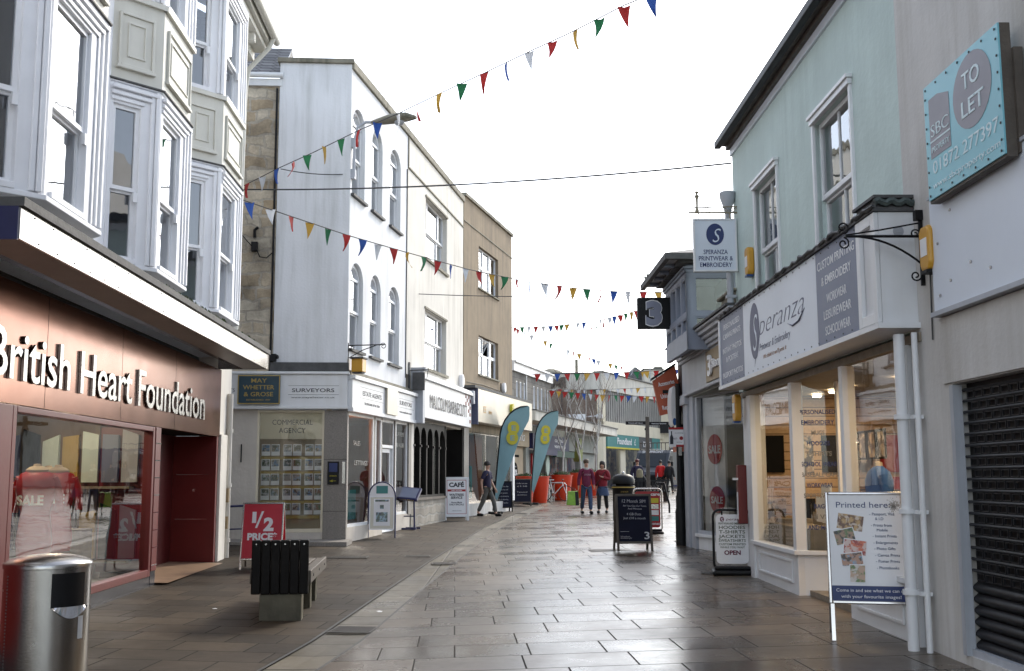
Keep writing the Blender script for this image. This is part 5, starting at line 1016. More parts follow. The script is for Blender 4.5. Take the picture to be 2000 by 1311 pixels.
# ---- photo print board
g=G(1633,1262); g2=G(1597,1235); t=stand('pavement_sign','large white photo printing board with five pictures and blue foot band','sign',(2.99,g[1]+.18,gz(2.9,g[1])),-.24)
a=.34; H0,H1=.30,1.24; Mx=tiltm(9,0)
b=MB(); b.frame(-a,a,H0,H1,.028,-.02,.012); tilted(b,Mx).build('frame',M['alu'],t,bev=.008)
b=MB(); 
for x in (-a+.01,a-.04): b.box(x,x+.03,-.012,.012,0,H0)
tilted(b,Mx).build('front_leg',M['alu'],t); b=MB()
for x in (-a+.01,a-.04): b.box(x,x+.03,-.012,.012,0,1.2)
b.box(-a+.04,a-.04,-.01,.01,1.05,1.2); b.v=[Matrix.Translation((0,.48,0))@(Matrix.Rotation(math.radians(14),4,'X')@v) for v in b.v]; b.build('rear_leg',M['steel'],t)
pn=tilted(box(-a+.025,a-.025,-.012,.0,H0+.025,H1-.025),Mx).build('poster',M['white'],t)
b=MB(); b.box(-a+.028,a-.028,-.0135,-.012,H0+.028,H0+.15); o=tilted(b,Mx).build('blue_band',M['ink_blue'],pn); b=MB(); b.text('Come in and see what we can do',0,H0+.10,.027,d=-.015,w=.56); b.text('with your favourite images!',0,H0+.05,.027,d=-.015,w=.48); tilted(b,Mx).build('band_lettering',M['white'],o)
b=MB(); b.text('Printed here:',-.03,H1-.135,.052,d=-.0135,w=.44)
for k,s_ in enumerate(('- Passport, Visa','& I.D','- Prints from','Mobile','- Instant Prints','- Enlargements','- Photo Gifts','- Canvas Prints','- Poster Prints','- Photobooks')):
    z=H1-.20-(0,.04,.095,.135,.185,.24,.29,.345,.395,.45)[k]; b.text(s_,.02+(.04 if k in (1,3) else 0)+ .004*k,z,.024,d=-.0135,align='LEFT')
tilted(b,Mx).build('lettering',M['ink_blue'],pn)
pw=MB()
for k,(x,z,w_,h_,r_,cc) in enumerate(((-.14,H1-.26,.21,.13,-.16,((.45,.28,.1),(.12,.05,.02),(.55,.45,.35))),(-.19,H1-.38,.16,.12,.22,((.1,.16,.05),(.32,.2,.12),(.03,.03,.02))),(-.11,H1-.47,.18,.12,-.12,((.55,.12,.04),(.6,.45,.4),(.3,.03,.02))),(-.14,H1-.57,.17,.1,.12,((.2,.33,.45),(.4,.22,.14),(.05,.03,.02))),(-.1,H1-.69,.12,.14,-.04,((.1,.17,.04),(.45,.3,.2),(.55,.5,.45))))):
    Rk=Mx@Matrix.Translation((x,-.0138-.0012*k,z))@Matrix.Rotation(-r_,4,'Y')
    b=MB().box(-w_/2-.006,w_/2+.006,-.0,.0006,-h_/2-.006,h_/2+.006); b.v=[Rk@v for v in b.v]; o=b.build('picture_border',M['white'],pn)
    b=MB().box(-w_/2,w_/2,-.0006,-.0001,-h_/2,h_/2); b.v=[Rk@v for v in b.v]; b.build('picture',photo('pic%d'%k,*cc,scale=16),o)
rnd=random.Random(9); b=MB()
for k in range(320):
    an=rnd.uniform(0,6.28); r=abs(rnd.gauss(0,.024)); x=.22+r*math.cos(an); z=H1-.12+r*math.sin(an)*1.3; q=rnd.uniform(.0015,.0045); b.poly([(x-q,-.0134,z-q),(x+q,-.0134,z-q),(x+q*.6,-.0134,z+q),(x-q*.6,-.0134,z+q)])
tilted(b,Mx).build('dirt_splash',mat('grime',(.42,.40,.37),.8,.2,9,0,30),pn)
# ---- hoodies board
g=G(1432,1122); t=stand('pavement_sign','black rounded swing sign listing hoodies and t-shirts, open','sign',(g[0],g[1],g[2]),-.12)
def rrect(x0,x1,z0,z1,r,n=6):
    o=[]
    for cx,cz,a0 in ((x1-r,z1-r,0),(x0+r,z1-r,math.pi/2),(x0+r,z0+r,math.pi),(x1-r,z0+r,1.5*math.pi)):
        o+=[(cx+r*math.cos(a0+math.pi/2*k/n),cz+r*math.sin(a0+math.pi/2*k/n)) for k in range(n+1)]
    return o
def swing(t,w,h,mtf,mtb,base=.1,z1=None,bw=None):
    b=MB(); pts=[(x,0,z) for x,z in rrect(-w/2,w/2,base*.6,h,.09)]; b.tube(pts+[pts[0]],.017,8,caps=False); b.build('frame',M[mtf],t)
    b=MB(); b.prism([(-w/2-.03,-.2,0),(w/2+.03,-.2,0),(w/2+.03,.2,0),(-w/2-.03,.2,0)],(0,0,.06)); b.prism([(-w/2,-.09,.06),(w/2,-.09,.06),(w/2,.09,.06),(-w/2,.09,.06)],(0,0,base-.05)); b.build('base',M[mtb],t,bev=.03)
    pn=MB(); pn.xz(rrect(-w/2+.035,w/2-.035,base+.04,h-.06,.06),-.008,.008); return pn
pn=swing(t,.50,.86,'black','black'); pn=pn.build('panel',M['white'],t); b=MB(); b.box(-.14,-.12,-.01,.01,.79,.86); b.box(.12,.14,-.01,.01,.79,.86); b.build('hook',M['black'],t)
b=MB()
for s_,z,h_,w_ in (('PRINTWEAR AND EMBROIDERY',.665,.028,.36),('HOODIES',.605,.045,.35),('T-SHIRTS',.545,.045,.35),('JACKETS',.487,.042,.35),('SWEATSHIRTS',.434,.037,.36),('CUSTOM PRINTED',.388,.028,.36),('WHILE YOU WAIT',.348,.026,.33)): b.text(s_,0,z,h_,d=-.010,w=w_,bold=.012)
b.build('lettering',mat('sage_ink',(.06,.085,.045),.5,0,4,0,40),pn)
b=MB(); b.text('OPEN',0,.262,.058,d=-.010,w=.22,bold=.04); b.text('peranza',.04,.72,.035,d=-.010,w=.24,shear=.3); b.xz(circ(-.13,.733,.028,rz=.036),-.0105,-.008); b.build('plum_lettering',mat('plum',(.12,.012,.04),.5,0,4,0,40),pn); b=MB(); b.text('S',-.13,.705,.05,d=-.012,w=.03); b.build('monogram',M['white'],pn)
# ---- chalkboard 12 month sim
g=G(1241,1077); t=stand('pavement_sign','chalkboard advertising a 12 month phone contract in a wooden frame','sign',(g[0],g[1],g[2]),.10)
def chalkboard(t,w,h,frame_mt,leg=.13,tilt=8,spread=.4):
    Mx=tiltm(tilt); b=MB(); b.box(-w/2,-w/2+.04,-.02,.012,0,h); b.box(w/2-.04,w/2,-.02,.012,0,h); b.box(-w/2+.04,w/2-.04,-.02,.012,h-.04,h); b.box(-w/2+.04,w/2-.04,-.02,.012,leg,leg+.04); tilted(b,Mx).build('frame',M[frame_mt],t,bev=.004)
    b=MB(); b.box(-w/2,-w/2+.04,-.012,.012,0,h); b.box(w/2-.04,w/2,-.012,.012,0,h); b.box(-w/2+.04,w/2-.04,-.008,.01,leg,h); b.v=[Matrix.Translation((0,spread,0))@(Matrix.Rotation(math.radians(tilt+6),4,'X')@v) for v in b.v]; b.build('rear_leg',M[frame_mt],t)
    pn=tilted(box(-w/2+.038,w/2-.038,-.008,.006,leg+.038,h-.038),Mx).build('board',M['chalk'],t); return Mx,pn
Mx,pn=chalkboard(t,.64,1.0,'wood'); b=MB()
for s_,z,h_,w_,x in (('12 Month SIM',.845,.06,.42,0),('All You Can Eat Texts',.775,.032,.42,.02),('And Minutes',.725,.032,.25,.02),('4 GB Data',.625,.045,.26,0),('Just £10 a month',.555,.042,.40,.01),('When stuff sucks',.25,.018,.17,-.17),('#makeitright',.22,.024,.2,-.155)): b.text(s_,x,z,h_,d=-.010,w=w_,bold=-.012,shear=.08,rot=-.02)
b.text('3',.22,.21,.13,d=-.010,w=.09,bold=.01); b.box(-.25,-.1,-.0095,-.008,.34,.345); tilted(b,Mx).build('lettering',M['chalk_white'],pn)
# ---- phone care board behind
g=G(1268,1046); t=stand('pavement_sign','red and white phone care sign behind the chalkboard','sign',(g[0]+.05,g[1]+.6,g[2]),-.1)
pn=swing(t,.62,.98,'alu','black'); pn=pn.build('panel',M['red_print'],t); b=MB(); b.text('care',.17,.83,.07,d=-.01,w=.2,bold=.03); b.text('Phones',.14,.20,.06,d=-.01,w=.24,bold=.02); b.build('lettering',M['white'],pn)
for k,mt_ in enumerate(('teal','white','steel','yellow')): MB().box(.06,.24,-.0095,-.008,.28+k*.13,.385+k*.13).build('phone_picture',M[mt_],pn)
# ---- oval top board by the estate agent
g=G(745,1051); t=stand('pavement_sign','arched top estate agent board with navy tube frame beside the door','sign',(g[0],g[1],g[2]),.10)
w,h=.56,1.16; Mx=tiltm(7); pts=[(-w/2,0,0)]+[(-w/2,0,h-.3)]+[(w/2*math.cos(a),0,h-.3+.3*math.sin(a)) for a in [math.pi-math.pi*k/12 for k in range(1,12)]]+[(w/2,0,h-.3),(w/2,0,0)]
tilted(MB().tube(pts,.017,8),Mx).build('frame',M['navy'],t)
b=MB(); b.tube(pts,.016,8); b.v=[Matrix.Translation((0,.4,0))@(Matrix.Rotation(math.radians(12),4,'X')@v) for v in b.v]; b.build('rear_frame',M['navy'],t)
b=MB(); b.xz([(x*.94,z-.008) for x,_,z in pts[1:-1]],-.008,.005); b.v=b.v; tilted(b,Mx).build('arched_header',M['white'],t)
pn=tilted(box(-w/2+.02,w/2-.02,-.012,.0,.17,h-.3),Mx).build('panel',M['silver_sign'],t); b=tilted(MB().frame(-w/2+.02,w/2-.02,.17,h-.3,.02,-.02,-.012),Mx); b.build('snap_frame',M['upvc'],pn)
b=MB().box(-.17,.17,-.0135,-.012,.25,.81); tilted(b,Mx).build('leaflet',M['white'],pn); b=MB(); b.box(-.12,.12,-.0145,-.0136,.33,.53); b.box(-.04,.04,-.0145,-.0136,.6,.68); b.box(-.14,.14,-.0145,-.0136,.75,.79); tilted(b,Mx).build('picture',photo('leaf',(.3,.42,.5),(.1,.14,.1),(.06,.07,.08),12),pn)
tilted(MB().box(-.12,.12,-.012,-.009,h-.24,h-.08),Mx).build('header_plate',M['teal'],t)
# ---- navy lectern menu stand
g=G(792,1034); t=stand('lectern_stand','navy lectern shaped menu stand right of the arched board','stand',(g[0],g[1],g[2]),-.2)
b=MB(); b.box(-.3,.3,-.17,-.13,0,.04); b.box(-.3,.3,.2,.24,0,.04); b.box(-.22,-.18,-.13,.2,.0,.035); b.box(.18,.22,-.13,.2,.0,.035); b.tube([(-.2,.05,.03),(-.2,.0,.78)],.022,8); b.tube([(.2,.05,.03),(.2,.0,.72)],.022,8); b.tube([(-.2,.03,.3),(.2,.03,.3)],.015,6); b.build('frame',M['navy'],t)
b=MB(); b.box(-.33,.33,-.24,.24,-.035,.035); Rk=Matrix.Translation((0,0,.82))@Matrix.Rotation(math.radians(32),4,'X')@Matrix.Rotation(math.radians(6),4,'Y'); b.v=[Rk@v for v in b.v]; tp_=b.build('display_case',M['navy'],t,bev=.01)
b=MB(); b.box(-.28,.28,-.2,.2,.036,.039); b.v=[Rk@v for v in b.v]; b.build('menu_sheet',M['blue_grey'],tp_); b=MB(); b.text('Local Cornish Bakery',0,-.015,.03,d=-.241,w=.5); b.v=[Rk@v for v in b.v]; b.build('lettering',M['gold'],tp_)
# ---- cafe board
q=at(892,1012,30.3); g=(q.x,30.3,gz(q.x,30.3)); t=stand('pavement_sign','white cafe board with red stripe, waitress service','sign',(g[0],g[1],g[2]),.12)
Mx=tiltm(8); w,h=.68,1.2; b=MB(); b.frame(-w/2,w/2,.10,h,.06,-.02,.015); b.box(-w/2,-w/2+.06,-.02,.015,0,.10); b.box(w/2-.06,w/2,-.02,.015,0,.10); tilted(b,Mx).build('frame',M['trim_white'],t,bev=.006)
pn=tilted(box(-w/2+.055,w/2-.055,-.012,.01,.14,h-.05),Mx).build('panel',M['white'],t)
b=MB(); b.box(-.25,.25,-.0145,-.012,.80,.86); b.frame(-.27,.27,.18,1.12,.012,-.0135,-.012); rr_=tilted(b,Mx).build('red_stripe',M['red_print'],pn)
b=MB(); b.text('CAFÉ',0,.93,.12,d=-.0135,w=.42,bold=.04); b.text('WAITRESS',0,.68,.065,d=-.0135,w=.4,bold=.03); b.text('SERVICE',0,.60,.065,d=-.0135,w=.32,bold=.03); b.text('Home Made',0,.48,.045,d=-.0135,w=.3,bold=.02); b.text('DAILY SPECIALS',0,.42,.045,d=-.0135,w=.4,bold=.02); b.text('malcolm barnecutt',0,.26,.025,d=-.0135,w=.26); tilted(b,Mx).build('lettering',M['ink'],pn); b=MB(); b.text('OPEN UPSTAIRS',0,.815,.03,d=-.0165,w=.3,bold=.02); tilted(b,Mx).build('stripe_lettering',M['white'],rr_)
b=MB(); b.frame(-w/2,w/2,.10,h,.06,-.015,.015); b.box(-w/2,-w/2+.06,-.02,.015,0,.10); b.box(w/2-.06,w/2,-.02,.015,0,.10); b.v=[Matrix.Translation((0,.5,0))@(Matrix.Rotation(math.radians(14),4,'X')@v) for v in b.v]; b.build('rear_leg',M['trim_white'],t)
# ---- two cafe chalkboards
for (px,py,w,h,rz,lb) in ((983,1000,.66,1.03,.25,'low chalkboard on the pavement just right of the walking man'),(1020,989,.72,1.05,.05,'chalkboard between the walking man and the orange planters')):
    g=G(px,py); t=stand('pavement_sign',lb,'sign',(g[0],g[1],g[2]),rz); Mx,pn=chalkboard(t,w,h,'wood' if px>1000 else 'black_wood'); b=MB()
    for k in range(6): b.text(('Soup of the day','Cream tea £4','Jacket potato','Pasties','& hot drinks','see inside')[k] if px<1000 else ('Coffee and cake','£3.50','','Toasted','sandwiches','')[k],0,h-.2-k*.11,.05,d=-.01,bold=-.015,w=(.4-.03*(k%3)) if not(px>1000 and k in (2,5)) else None)
    tilted(b,Mx).build('lettering',M['chalk_white'],pn)
# ================================================================ steel litter bin near left
g=G(96,1320); Yb=7.1; xb=-(1000-101)/2120*Yb*1.0; zb=gz(xb,Yb)
t=stand('litter_bin','brushed steel litter bin with black opening, nearest the camera','litter bin',(xb+.03,Yb,zb),0)
r=.262; top=at(100,1097,Yb).z-zb
b=MB(); b.lathe((0,0,0),[(r-.02,0),(r-.02,.03),(r,.04),(r,top-.03)],64); b.build('body',M['steel'],t)
b=MB(); b.lathe((0,0,0),[(r+.006,top-.035),(r+.008,top-.01),(r+.002,top),(r*.9,top+.018),(r*.6,top+.04),(r*.25,top+.05),(.001,top+.052)],64); b.build('lid',M['steel'],t)
b=MB(); a0,a1=math.radians(-62),math.radians(-12); b.lathe((0,0,0),[(r+.003,top-.27),(r+.004,top-.06)],12,a0=a0,a1=a1); b.build('opening',M['black'],t)
b=MB(); 
for k in range(9): pass
n=12; rr=r+.012; P1=[(rr*math.cos(a0+(a1-a0)*k/n),rr*math.sin(a0+(a1-a0)*k/n),top-.265) for k in range(n+1)]; P2=[((rr+.02)*math.cos(a0+(a1-a0)*k/n),(rr+.02)*math.sin(a0+(a1-a0)*k/n),top-.265-.07*math.sin(math.pi*k/n)) for k in range(n+1)]
for k in range(n): b.poly([P2[k],P2[k+1],P1[k+1],P1[k]])
b.build('stub_plate',M['chrome'],t)
b=MB(); b.lathe((0,0,0),[(r+.002,top-.47),(r+.002,top-.33)],4,a0=math.radians(-22),a1=math.radians(-12)); b.build('sticker',M['trim_grey'],t)
b=MB()
for k in range(40): a=math.radians(-128); z=.06+k*(top-.12)/40; b.box(r*math.cos(a)-.004,r*math.cos(a)+.003,r*math.sin(a)-.003,r*math.sin(a)+.003,z,z+.008)
b.build('hinge',M['lead'],t)
# ================================================================ bench
M['bench_block']=mat('bench_block',(.13,.12,.085),.9,.35,4,.7,25,streak=.9,sc=(.03,.032,.02))
g=G(545,1212); t=stand('bench','slatted dark timber bench on concrete blocks, end towards the camera','bench',(g[0],g[1],g[2]),.09)
b=MB(); hh=.80; n=6; ww=.575
for k in range(n):
    x=-ww/2+k*ww/n; b.box(x+.002,x+ww/n-.002,-.04,.02,.26,hh); 
b.build('end_slats',M['black_wood'],t,bev=.012,seg=3)
b=MB(); b.box(-ww/2+.01,ww/2-.01,.0201,.07,.3,.38); b.box(-ww/2+.01,ww/2-.01,.0201,.07,.6,.68); b.build('end_rail',M['black_wood'],t)
b=MB()
for k in range(n): x=-ww/2+(k+.5)*ww/n; b.cyl((x,-.045,hh-.04),(x,-.035,hh-.04),.009,n=8)
b.build('bolt',M['steel'],t)
b=MB()
for k in range(5):
    x=-ww/2+.03+k*.115; b.box(x,x+.095,.08,1.95,.43,.48)
b.box(ww/2-.03,ww/2+.02,.03,2.0,.36,.49); b.box(-ww/2-.02,-ww/2+.02,.03,2.0,.36,.49); b.build('seat',M['wood'],t,bev=.006)
b=MB(); 
for y in (.3,1.0,1.7): b.cyl((ww/2+.02,y,.425),(ww/2+.026,y,.425),.016,n=10)
b.build('seat_bolt',M['lead'],t)
for y0,y1 in ((-.02,.2),(.95,1.12),(1.6,1.8)): MB().box(-.2,.22,y0,y1,-.02,.40 if y0>0 else .26).build('concrete_block',M['bench_block'],t,bev=.01)
# ================================================================ feather flags
def flag(px,py,ht,lb,lean,Yoff=0):
    g=G(px,py); t=stand('feather_flag',lb,'flag',(g[0],g[1]+Yoff,g[2]),0,group='feather flags outside the phone shop'); b=MB()
    b.box(-.32,.32,-.08,.08,0,.08); b.box(-.08,.08,-.32,.32,0,.07); b.build('base',M['black'],t,bev=.02)
    pole=[]; n=22
    for k in range(n+1):
        s_=k/n; x=lean*s_*.35+ (.95*max(0,(s_-.72)/.28)**1.7)*(.85); z=.1+(ht-.1)*(s_ if s_<.72 else .72+.28*math.sin((s_-.72)/.28*math.pi/2)); pole.append(Vector((x,0,z)))
    MB().tube(pole,[.025]*(n)+[.012],6).build('pole',M['black'],t)
    b=MB(); F1=[]; F2=[]
    tip=pole[-1]; 
    for k in range(3,n+1):
        p=pole[k]; s_=(p.z-pole[3].z)/(tip.z-pole[3].z); w=.06+.68*min(1,s_/.80)**.95; x2=min(p.x+w,tip.x+.04) if s_>.55 else p.x+w
        F1.append(p+Vector((.02,0,0)))
        for q in (.33,.66,1): F1.append(Vector((p.x+.02+(x2-p.x)*q,.03*math.sin(s_*7+q*3),p.z-(.02+.12*q*(1-s_)))))
    idx=[b.add(p) for p in F1]
    for k in range(n-3):
        for j in range(3): b.face((idx[k*4+j],idx[k*4+j+1],idx[(k+1)*4+j+1],idx[(k+1)*4+j]),True)
    fl=b.build('fabric',M['ee_teal'],t); b=MB(); zc=ht*.70; xc=pole[int(n*.68)].x+.42
    for dz in (0,.32): b.xz(circ(xc+dz*.12,zc+dz,.19,rz=.22),-.075-dz*.003,-.07)
    em=b.build('emblem',M['yellow'],fl); b=MB(); b.text('E',xc,zc-.08,.17,d=-.08,w=.14,bold=.02); b.text('E',xc+.04,zc+.24,.17,d=-.08,w=.14,bold=.02); b.build('lettering',M['ee_teal'],em)
flag(963,1004,3.45,'nearer pale teal feather flag behind the walking man',.9); flag(1036,986,3.75,'farther pale teal feather flag beside the orange planters',.8)
# ================================================================ planters with birches and shrubs
def leafball(b,c,r,n,rnd,sz=.05,fl=.6):
    for k in range(n):
        u=Vector((rnd.gauss(0,1),rnd.gauss(0,1),abs(rnd.gauss(0,1)))).normalized(); p=Vector(c)+Vector((u.x*r,u.y*r,u.z*r*fl))*rnd.uniform(.5,1.08); a=Vector((rnd.gauss(0,1),rnd.gauss(0,1),rnd.gauss(0,1))).normalized(); d=a.cross(u).normalized() if abs(a.dot(u))<.95 else Vector((1,0,0)); s_=sz*rnd.uniform(.6,1.4)
        b.poly([p-d*s_*.4,p+a*s_,p+d*s_*.4,p-a*s_*.8])
M['leaf']=mat('shrub_leaf',(.06,.09,.025),.5,.5,5,0,30); M['leaf2']=mat('dry_leaf',(.11,.10,.04),.6,.5,5,0,30); M['bark_white']=mat('birch_bark',(.50,.48,.44),.7,.25,9,.3,40); M['twig']=mat('birch_twig',(.17,.115,.09),.8,.2,5,0,40)
pl_=[(1054,46.5,.84,1.12,'foremost orange tapered planter right of the far feather flag'),(1026,45.3,.8,1.1,'orange planter half hidden behind the chalkboard and flag'),(1097,50,1.0,1.15,'orange planter behind the white bicycle'),(1128,53,1.05,1.2,'orange planter left of the woman carrying a green bag'),(1152,56,1.05,1.2,'farthest orange planter, mostly hidden behind the two women')]
def gp(px,Y): q=at(px,932,Y); return (q.x,Y,gz(q.x,Y))
rnd=random.Random(21)
LB=('shrub with small green leaves in the foremost orange planter','shrub in the orange planter half hidden by the chalkboard','shrub in the orange planter behind the white bicycle','shrub in the orange planter left of the green shopping bag','shrub in the farthest orange planter behind the two women')
for k,(px,Yp,dm,h,lb) in enumerate(pl_):
    g=gp(px,Yp); t=stand('planter',lb,'planter',(g[0],g[1],g[2]),0,group='orange planters'); r=dm/2
    b=MB(); b.lathe((0,0,0),[(r*.68,0),(r*.72,.03),(r*.98,h-.05),(r*1.04,h-.04),(r*1.04,h),(r*.95,h),(r*.9,h-.08)],28); b.build('pot',M['orange_pot'],t); b=MB(); b.lathe((0,0,0),[(.001,h-.07),(r*.93,h-.07)],20); b.build('soil',M['dark'],t)
    b=MB(); leafball(b,(0,0,h-.06),r*.95,420,rnd,.06,.45); t2=b.top('shrub',M['leaf'],LB[k],'shrub',WORLD,(0,0,0)); t2.location=g
def birch(g,h,seed,lb,base=1.05,lean=0):
    rnd=random.Random(seed); t=stand('birch_tree',lb,'tree',(g[0]+.05,g[1],g[2]+base),0,group='bare birches in the planters'); tr_,tw=MB(),MB()
    def br(b,p,d,l,r,dep):
        n=5; pts=[p]; q=p.copy(); dd=d.copy()
        for k in range(n): dd=(dd+Vector((rnd.uniform(-.12,.12),rnd.uniform(-.12,.12),.03))).normalized(); q=q+dd*l/n; pts.append(q.copy())
        b.tube(pts,[r*(1-.75*k/n) for k in range(n+1)],6 if dep<1 else 4,caps=False)
        if dep<4:
            for k in range(5 if dep==0 else 4):
                f=.25+.7*rnd.random(); i=min(int(f*n),n-1); a=rnd.uniform(0,6.28); o_=Vector((math.cos(a),math.sin(a),rnd.uniform(.7,1.6))).normalized(); br(tw if dep>0 else tr_,pts[i],(o_+dd*.5).normalized(),l*rnd.uniform(.38,.6),r*.42,dep+1)
    br(tr_,Vector((0,0,-.1)),Vector((lean,0,1)).normalized(),h,.055,0)
    for s_ in (-.25,.3): br(tr_,Vector((lean*.8,0,h*.28)),Vector((s_,.1,1)).normalized(),h*.7,.04,1)
    tr_.build('trunk',M['bark_white'],t); tw.build('crown',M['twig'],t)
birch(gp(1097,50),4.1,5,'bare white birch with forked trunk, left of the three'); birch(gp(1134,53),4.5,8,'bare white birch, middle of the three'); birch(gp(1163,56),4.9,11,'bare white birch, right of the three beside the teal sign store')
# ================================================================ bicycle on hoops
g=gp(1084,48.6); t=stand('bicycle','white bicycle leaning on a hoop between the orange planters','bicycle',(g[0],g[1],g[2]),-.25)
def wheel(x,nm='wheel'):
    b=MB(); pts=[(x+.335*math.cos(a),0,.35+.335*math.sin(a)) for a in [2*math.pi*k/28 for k in range(29)]]; b.tube(pts,.017,6,caps=False); w=b.build(nm,M['black'],t); b=MB()
    for k in range(14): a=2*math.pi*k/14; b.tube([(x,0.01*(-1)**k,.35),(x+.32*math.cos(a),0,.35+.32*math.sin(a))],.0025,3,caps=False)
    b.cyl((x,-.03,.35),(x,.03,.35),.02,n=8); b.build('spokes',M['steel'],w)
wheel(-.5); wheel(.5)
b=MB(); bb=(-.07,0,.29); st=(-.2,0,.82); hd=(.33,0,.84); hb=(.36,0,.72)
for p,q,r in ((bb,st,.018),(bb,hb,.02),(st,hd,.018),((-.5,0,.35),bb,.012),((-.5,0,.35),(-.18,0,.76),.01),(hd,hb,.022),(hb,(.5,0,.35),.016)): b.tube([p,q],r,6)
b.build('frame',M['white'],t); b=MB(); b.tube([(-.2,0,.82),(-.215,0,.93)],.012,6); b.prism([(-.35,-.06,.93),(-.35,.06,.93),(-.05,.015,.93),(-.05,-.015,.93)],(0,0,.04)); b.build('saddle',M['white'],t,bev=.01); b=MB(); b.tube([(.32,0,.86),(.36,0,.95)],.013,6); b.tube([(.33,-.22,.96),(.36,-.18,.97),(.37,0,.95),(.36,.18,.97),(.33,.22,.96)],.013,6); b.build('handlebar',M['black'],t); b=MB(); b.cyl((-.07,-.03,.29),(-.07,.03,.29),.08,n=16); b.tube([(-.07,-.04,.29),(.02,-.04,.16)],.01,5); b.box(-.02,.07,-.1,-.04,.14,.16); b.tube([(-.07,.04,.29),(-.16,.04,.42)],.01,5); b.build('crank',M['steel'],t)
for k,(dx,dy) in enumerate(((.15,.12),(-.35,.35))):
    b=MB(); b.tube([(-.28,0,0),(-.28,0,.72),(-.22,0,.8),(.22,0,.8),(.28,0,.72),(.28,0,0)],.026,8); o=b.top('cycle_hoop',M['steel'],('steel cycle hoop holding the white bicycle','steel cycle hoop left of the white bicycle')[k],'cycle hoop',WORLD,(0,0,0),group='cycle hoops'); o.location=(g[0]+dx*1.5,g[1]+dy,g[2]); o.rotation_euler=(0,0,-.25)
# ================================================================ black litter bin, bench, hoop, signpost
g=G(1217,1012); Yk=29.5; x_=at(1217,930,Yk).x; z_=gz(x_,Yk); t=stand('litter_bin','black domed litter bin behind the phone contract chalkboard','litter bin',(x_,Yk,z_),0)
b=MB(); b.lathe((0,0,0),[(.27,0),(.29,.04),(.29,.86),(.31,.88),(.31,.95),(.29,.96)],28); b.build('body',M['black'],t); b=MB(); b.lathe((0,0,0),[(.30,1.0),(.31,1.04),(.31,1.12),(.27,1.2),(.16,1.26),(.001,1.28)],28); b.build('lid',M['black'],t); b=MB(); b.lathe((0,0,0),[(.2,.96),(.2,1.0)],16); b.build('opening',M['dark'],t); b=MB(); b.lathe((0,0,0),[(.312,.90),(.314,.915),(.312,.93)],28); b.text('LITTER PLEASE',0,.78,.035,d=-.295,w=.2); b.build('gold_band',M['gold'],t); b=MB(); b.lathe((0,0,1.28),[(.04,-.01),(.045,.03),(.02,.06),(.001,.065)],12); b.build('finial',M['steel'],t)
x_=at(1266,930,34).x; z_=gz(x_,34); t=stand('signpost','weathered timber finger post with two black direction arms','signpost',(x_,34,z_),0); zt=at(1266,814,34).z-z_
b=MB(); b.box(-.055,.055,-.055,.055,0,zt); b.build('post',M['wood'],t,bev=.01)
for s_,z,l,txt,lb in ((-1,zt-.25,.62,'Church and Library',None),(1,zt-.27,.62,'Railway Station',None)):
    a,c=(-.055-l,-.055) if s_<0 else (.055,.055+l); b=MB(); b.box(a,c,-.02,.02,z,z+.11); fb=b.build('finger_board',M['black'],t,bev=.008); b=MB(); b.text(txt,(a+c)/2,z+.035,.035,d=-.022,w=.45); b.build('lettering',M['white'],fb)
b=MB(); b.box(-.08,-.055,-.03,.03,zt-.42,zt-.36); b.build('bracket',M['black'],t)
x_=at(1262,960,45).x; z_=gz(x_,45); t=stand('bench','black slatted bench behind the litter bin with a seated person','bench',(x_,45,z_),.1); b=MB()
for k in range(13): b.box(-.95+k*.15,-.89+k*.15,-.02,.02,.4,.85)
b.box(-1,1,-.03,.03,.85,.9); b.box(-1,1,.03,.5,.4,.45); b.build('backrest',M['black'],t); b=MB(); b.box(-.9,-.82,0,.45,0,.4); b.box(.82,.9,0,.45,0,.4); b.build('leg',M['black'],t)
x_=at(1291,985,33).x; b=MB(); b.tube([(-.25,0,0),(-.25,0,.7),(-.12,0,.95),(.1,0,.95),(.25,0,.3),(.25,0,.05)],.03,8); o=b.top('guard_hoop',M['black'],'bent black guard rail between the signpost and the pillar','railing',WORLD,(0,0,0)); o.location=(x_,33,gz(x_,33))
x_=at(1302,940,58).x; z_=gz(x_,58); t=stand('litter_bin','brushed steel bin far off beside the van','litter bin',(x_,58,z_),0); b=MB(); b.lathe((0,0,0),[(.26,0),(.27,1.0)],24); b.build('body',M['steel'],t); b=MB(); b.lathe((0,0,0),[(.29,1.02),(.28,1.1),(.1,1.16),(.001,1.17)],24); b.build('lid',M['steel'],t); b=MB(); b.lathe((0,0,0),[(.275,.8),(.275,.98)],10,a0=-2.5,a1=-.6); b.build('opening',M['dark'],t)
x_=at(1289,950,52).x; z_=gz(x_,52); t=stand('bench','pale timber bench far off left of the steel bin','bench',(x_,52,z_),0); MB().box(-.9,.5,-.2,.25,.42,.5).build('seat',M['wood'],t); MB().box(-.8,-.6,-.15,.2,0,.42).build('leg',M['concrete'],t); MB().box(.2,.4,-.15,.2,0,.42).build('leg',M['concrete'],t)
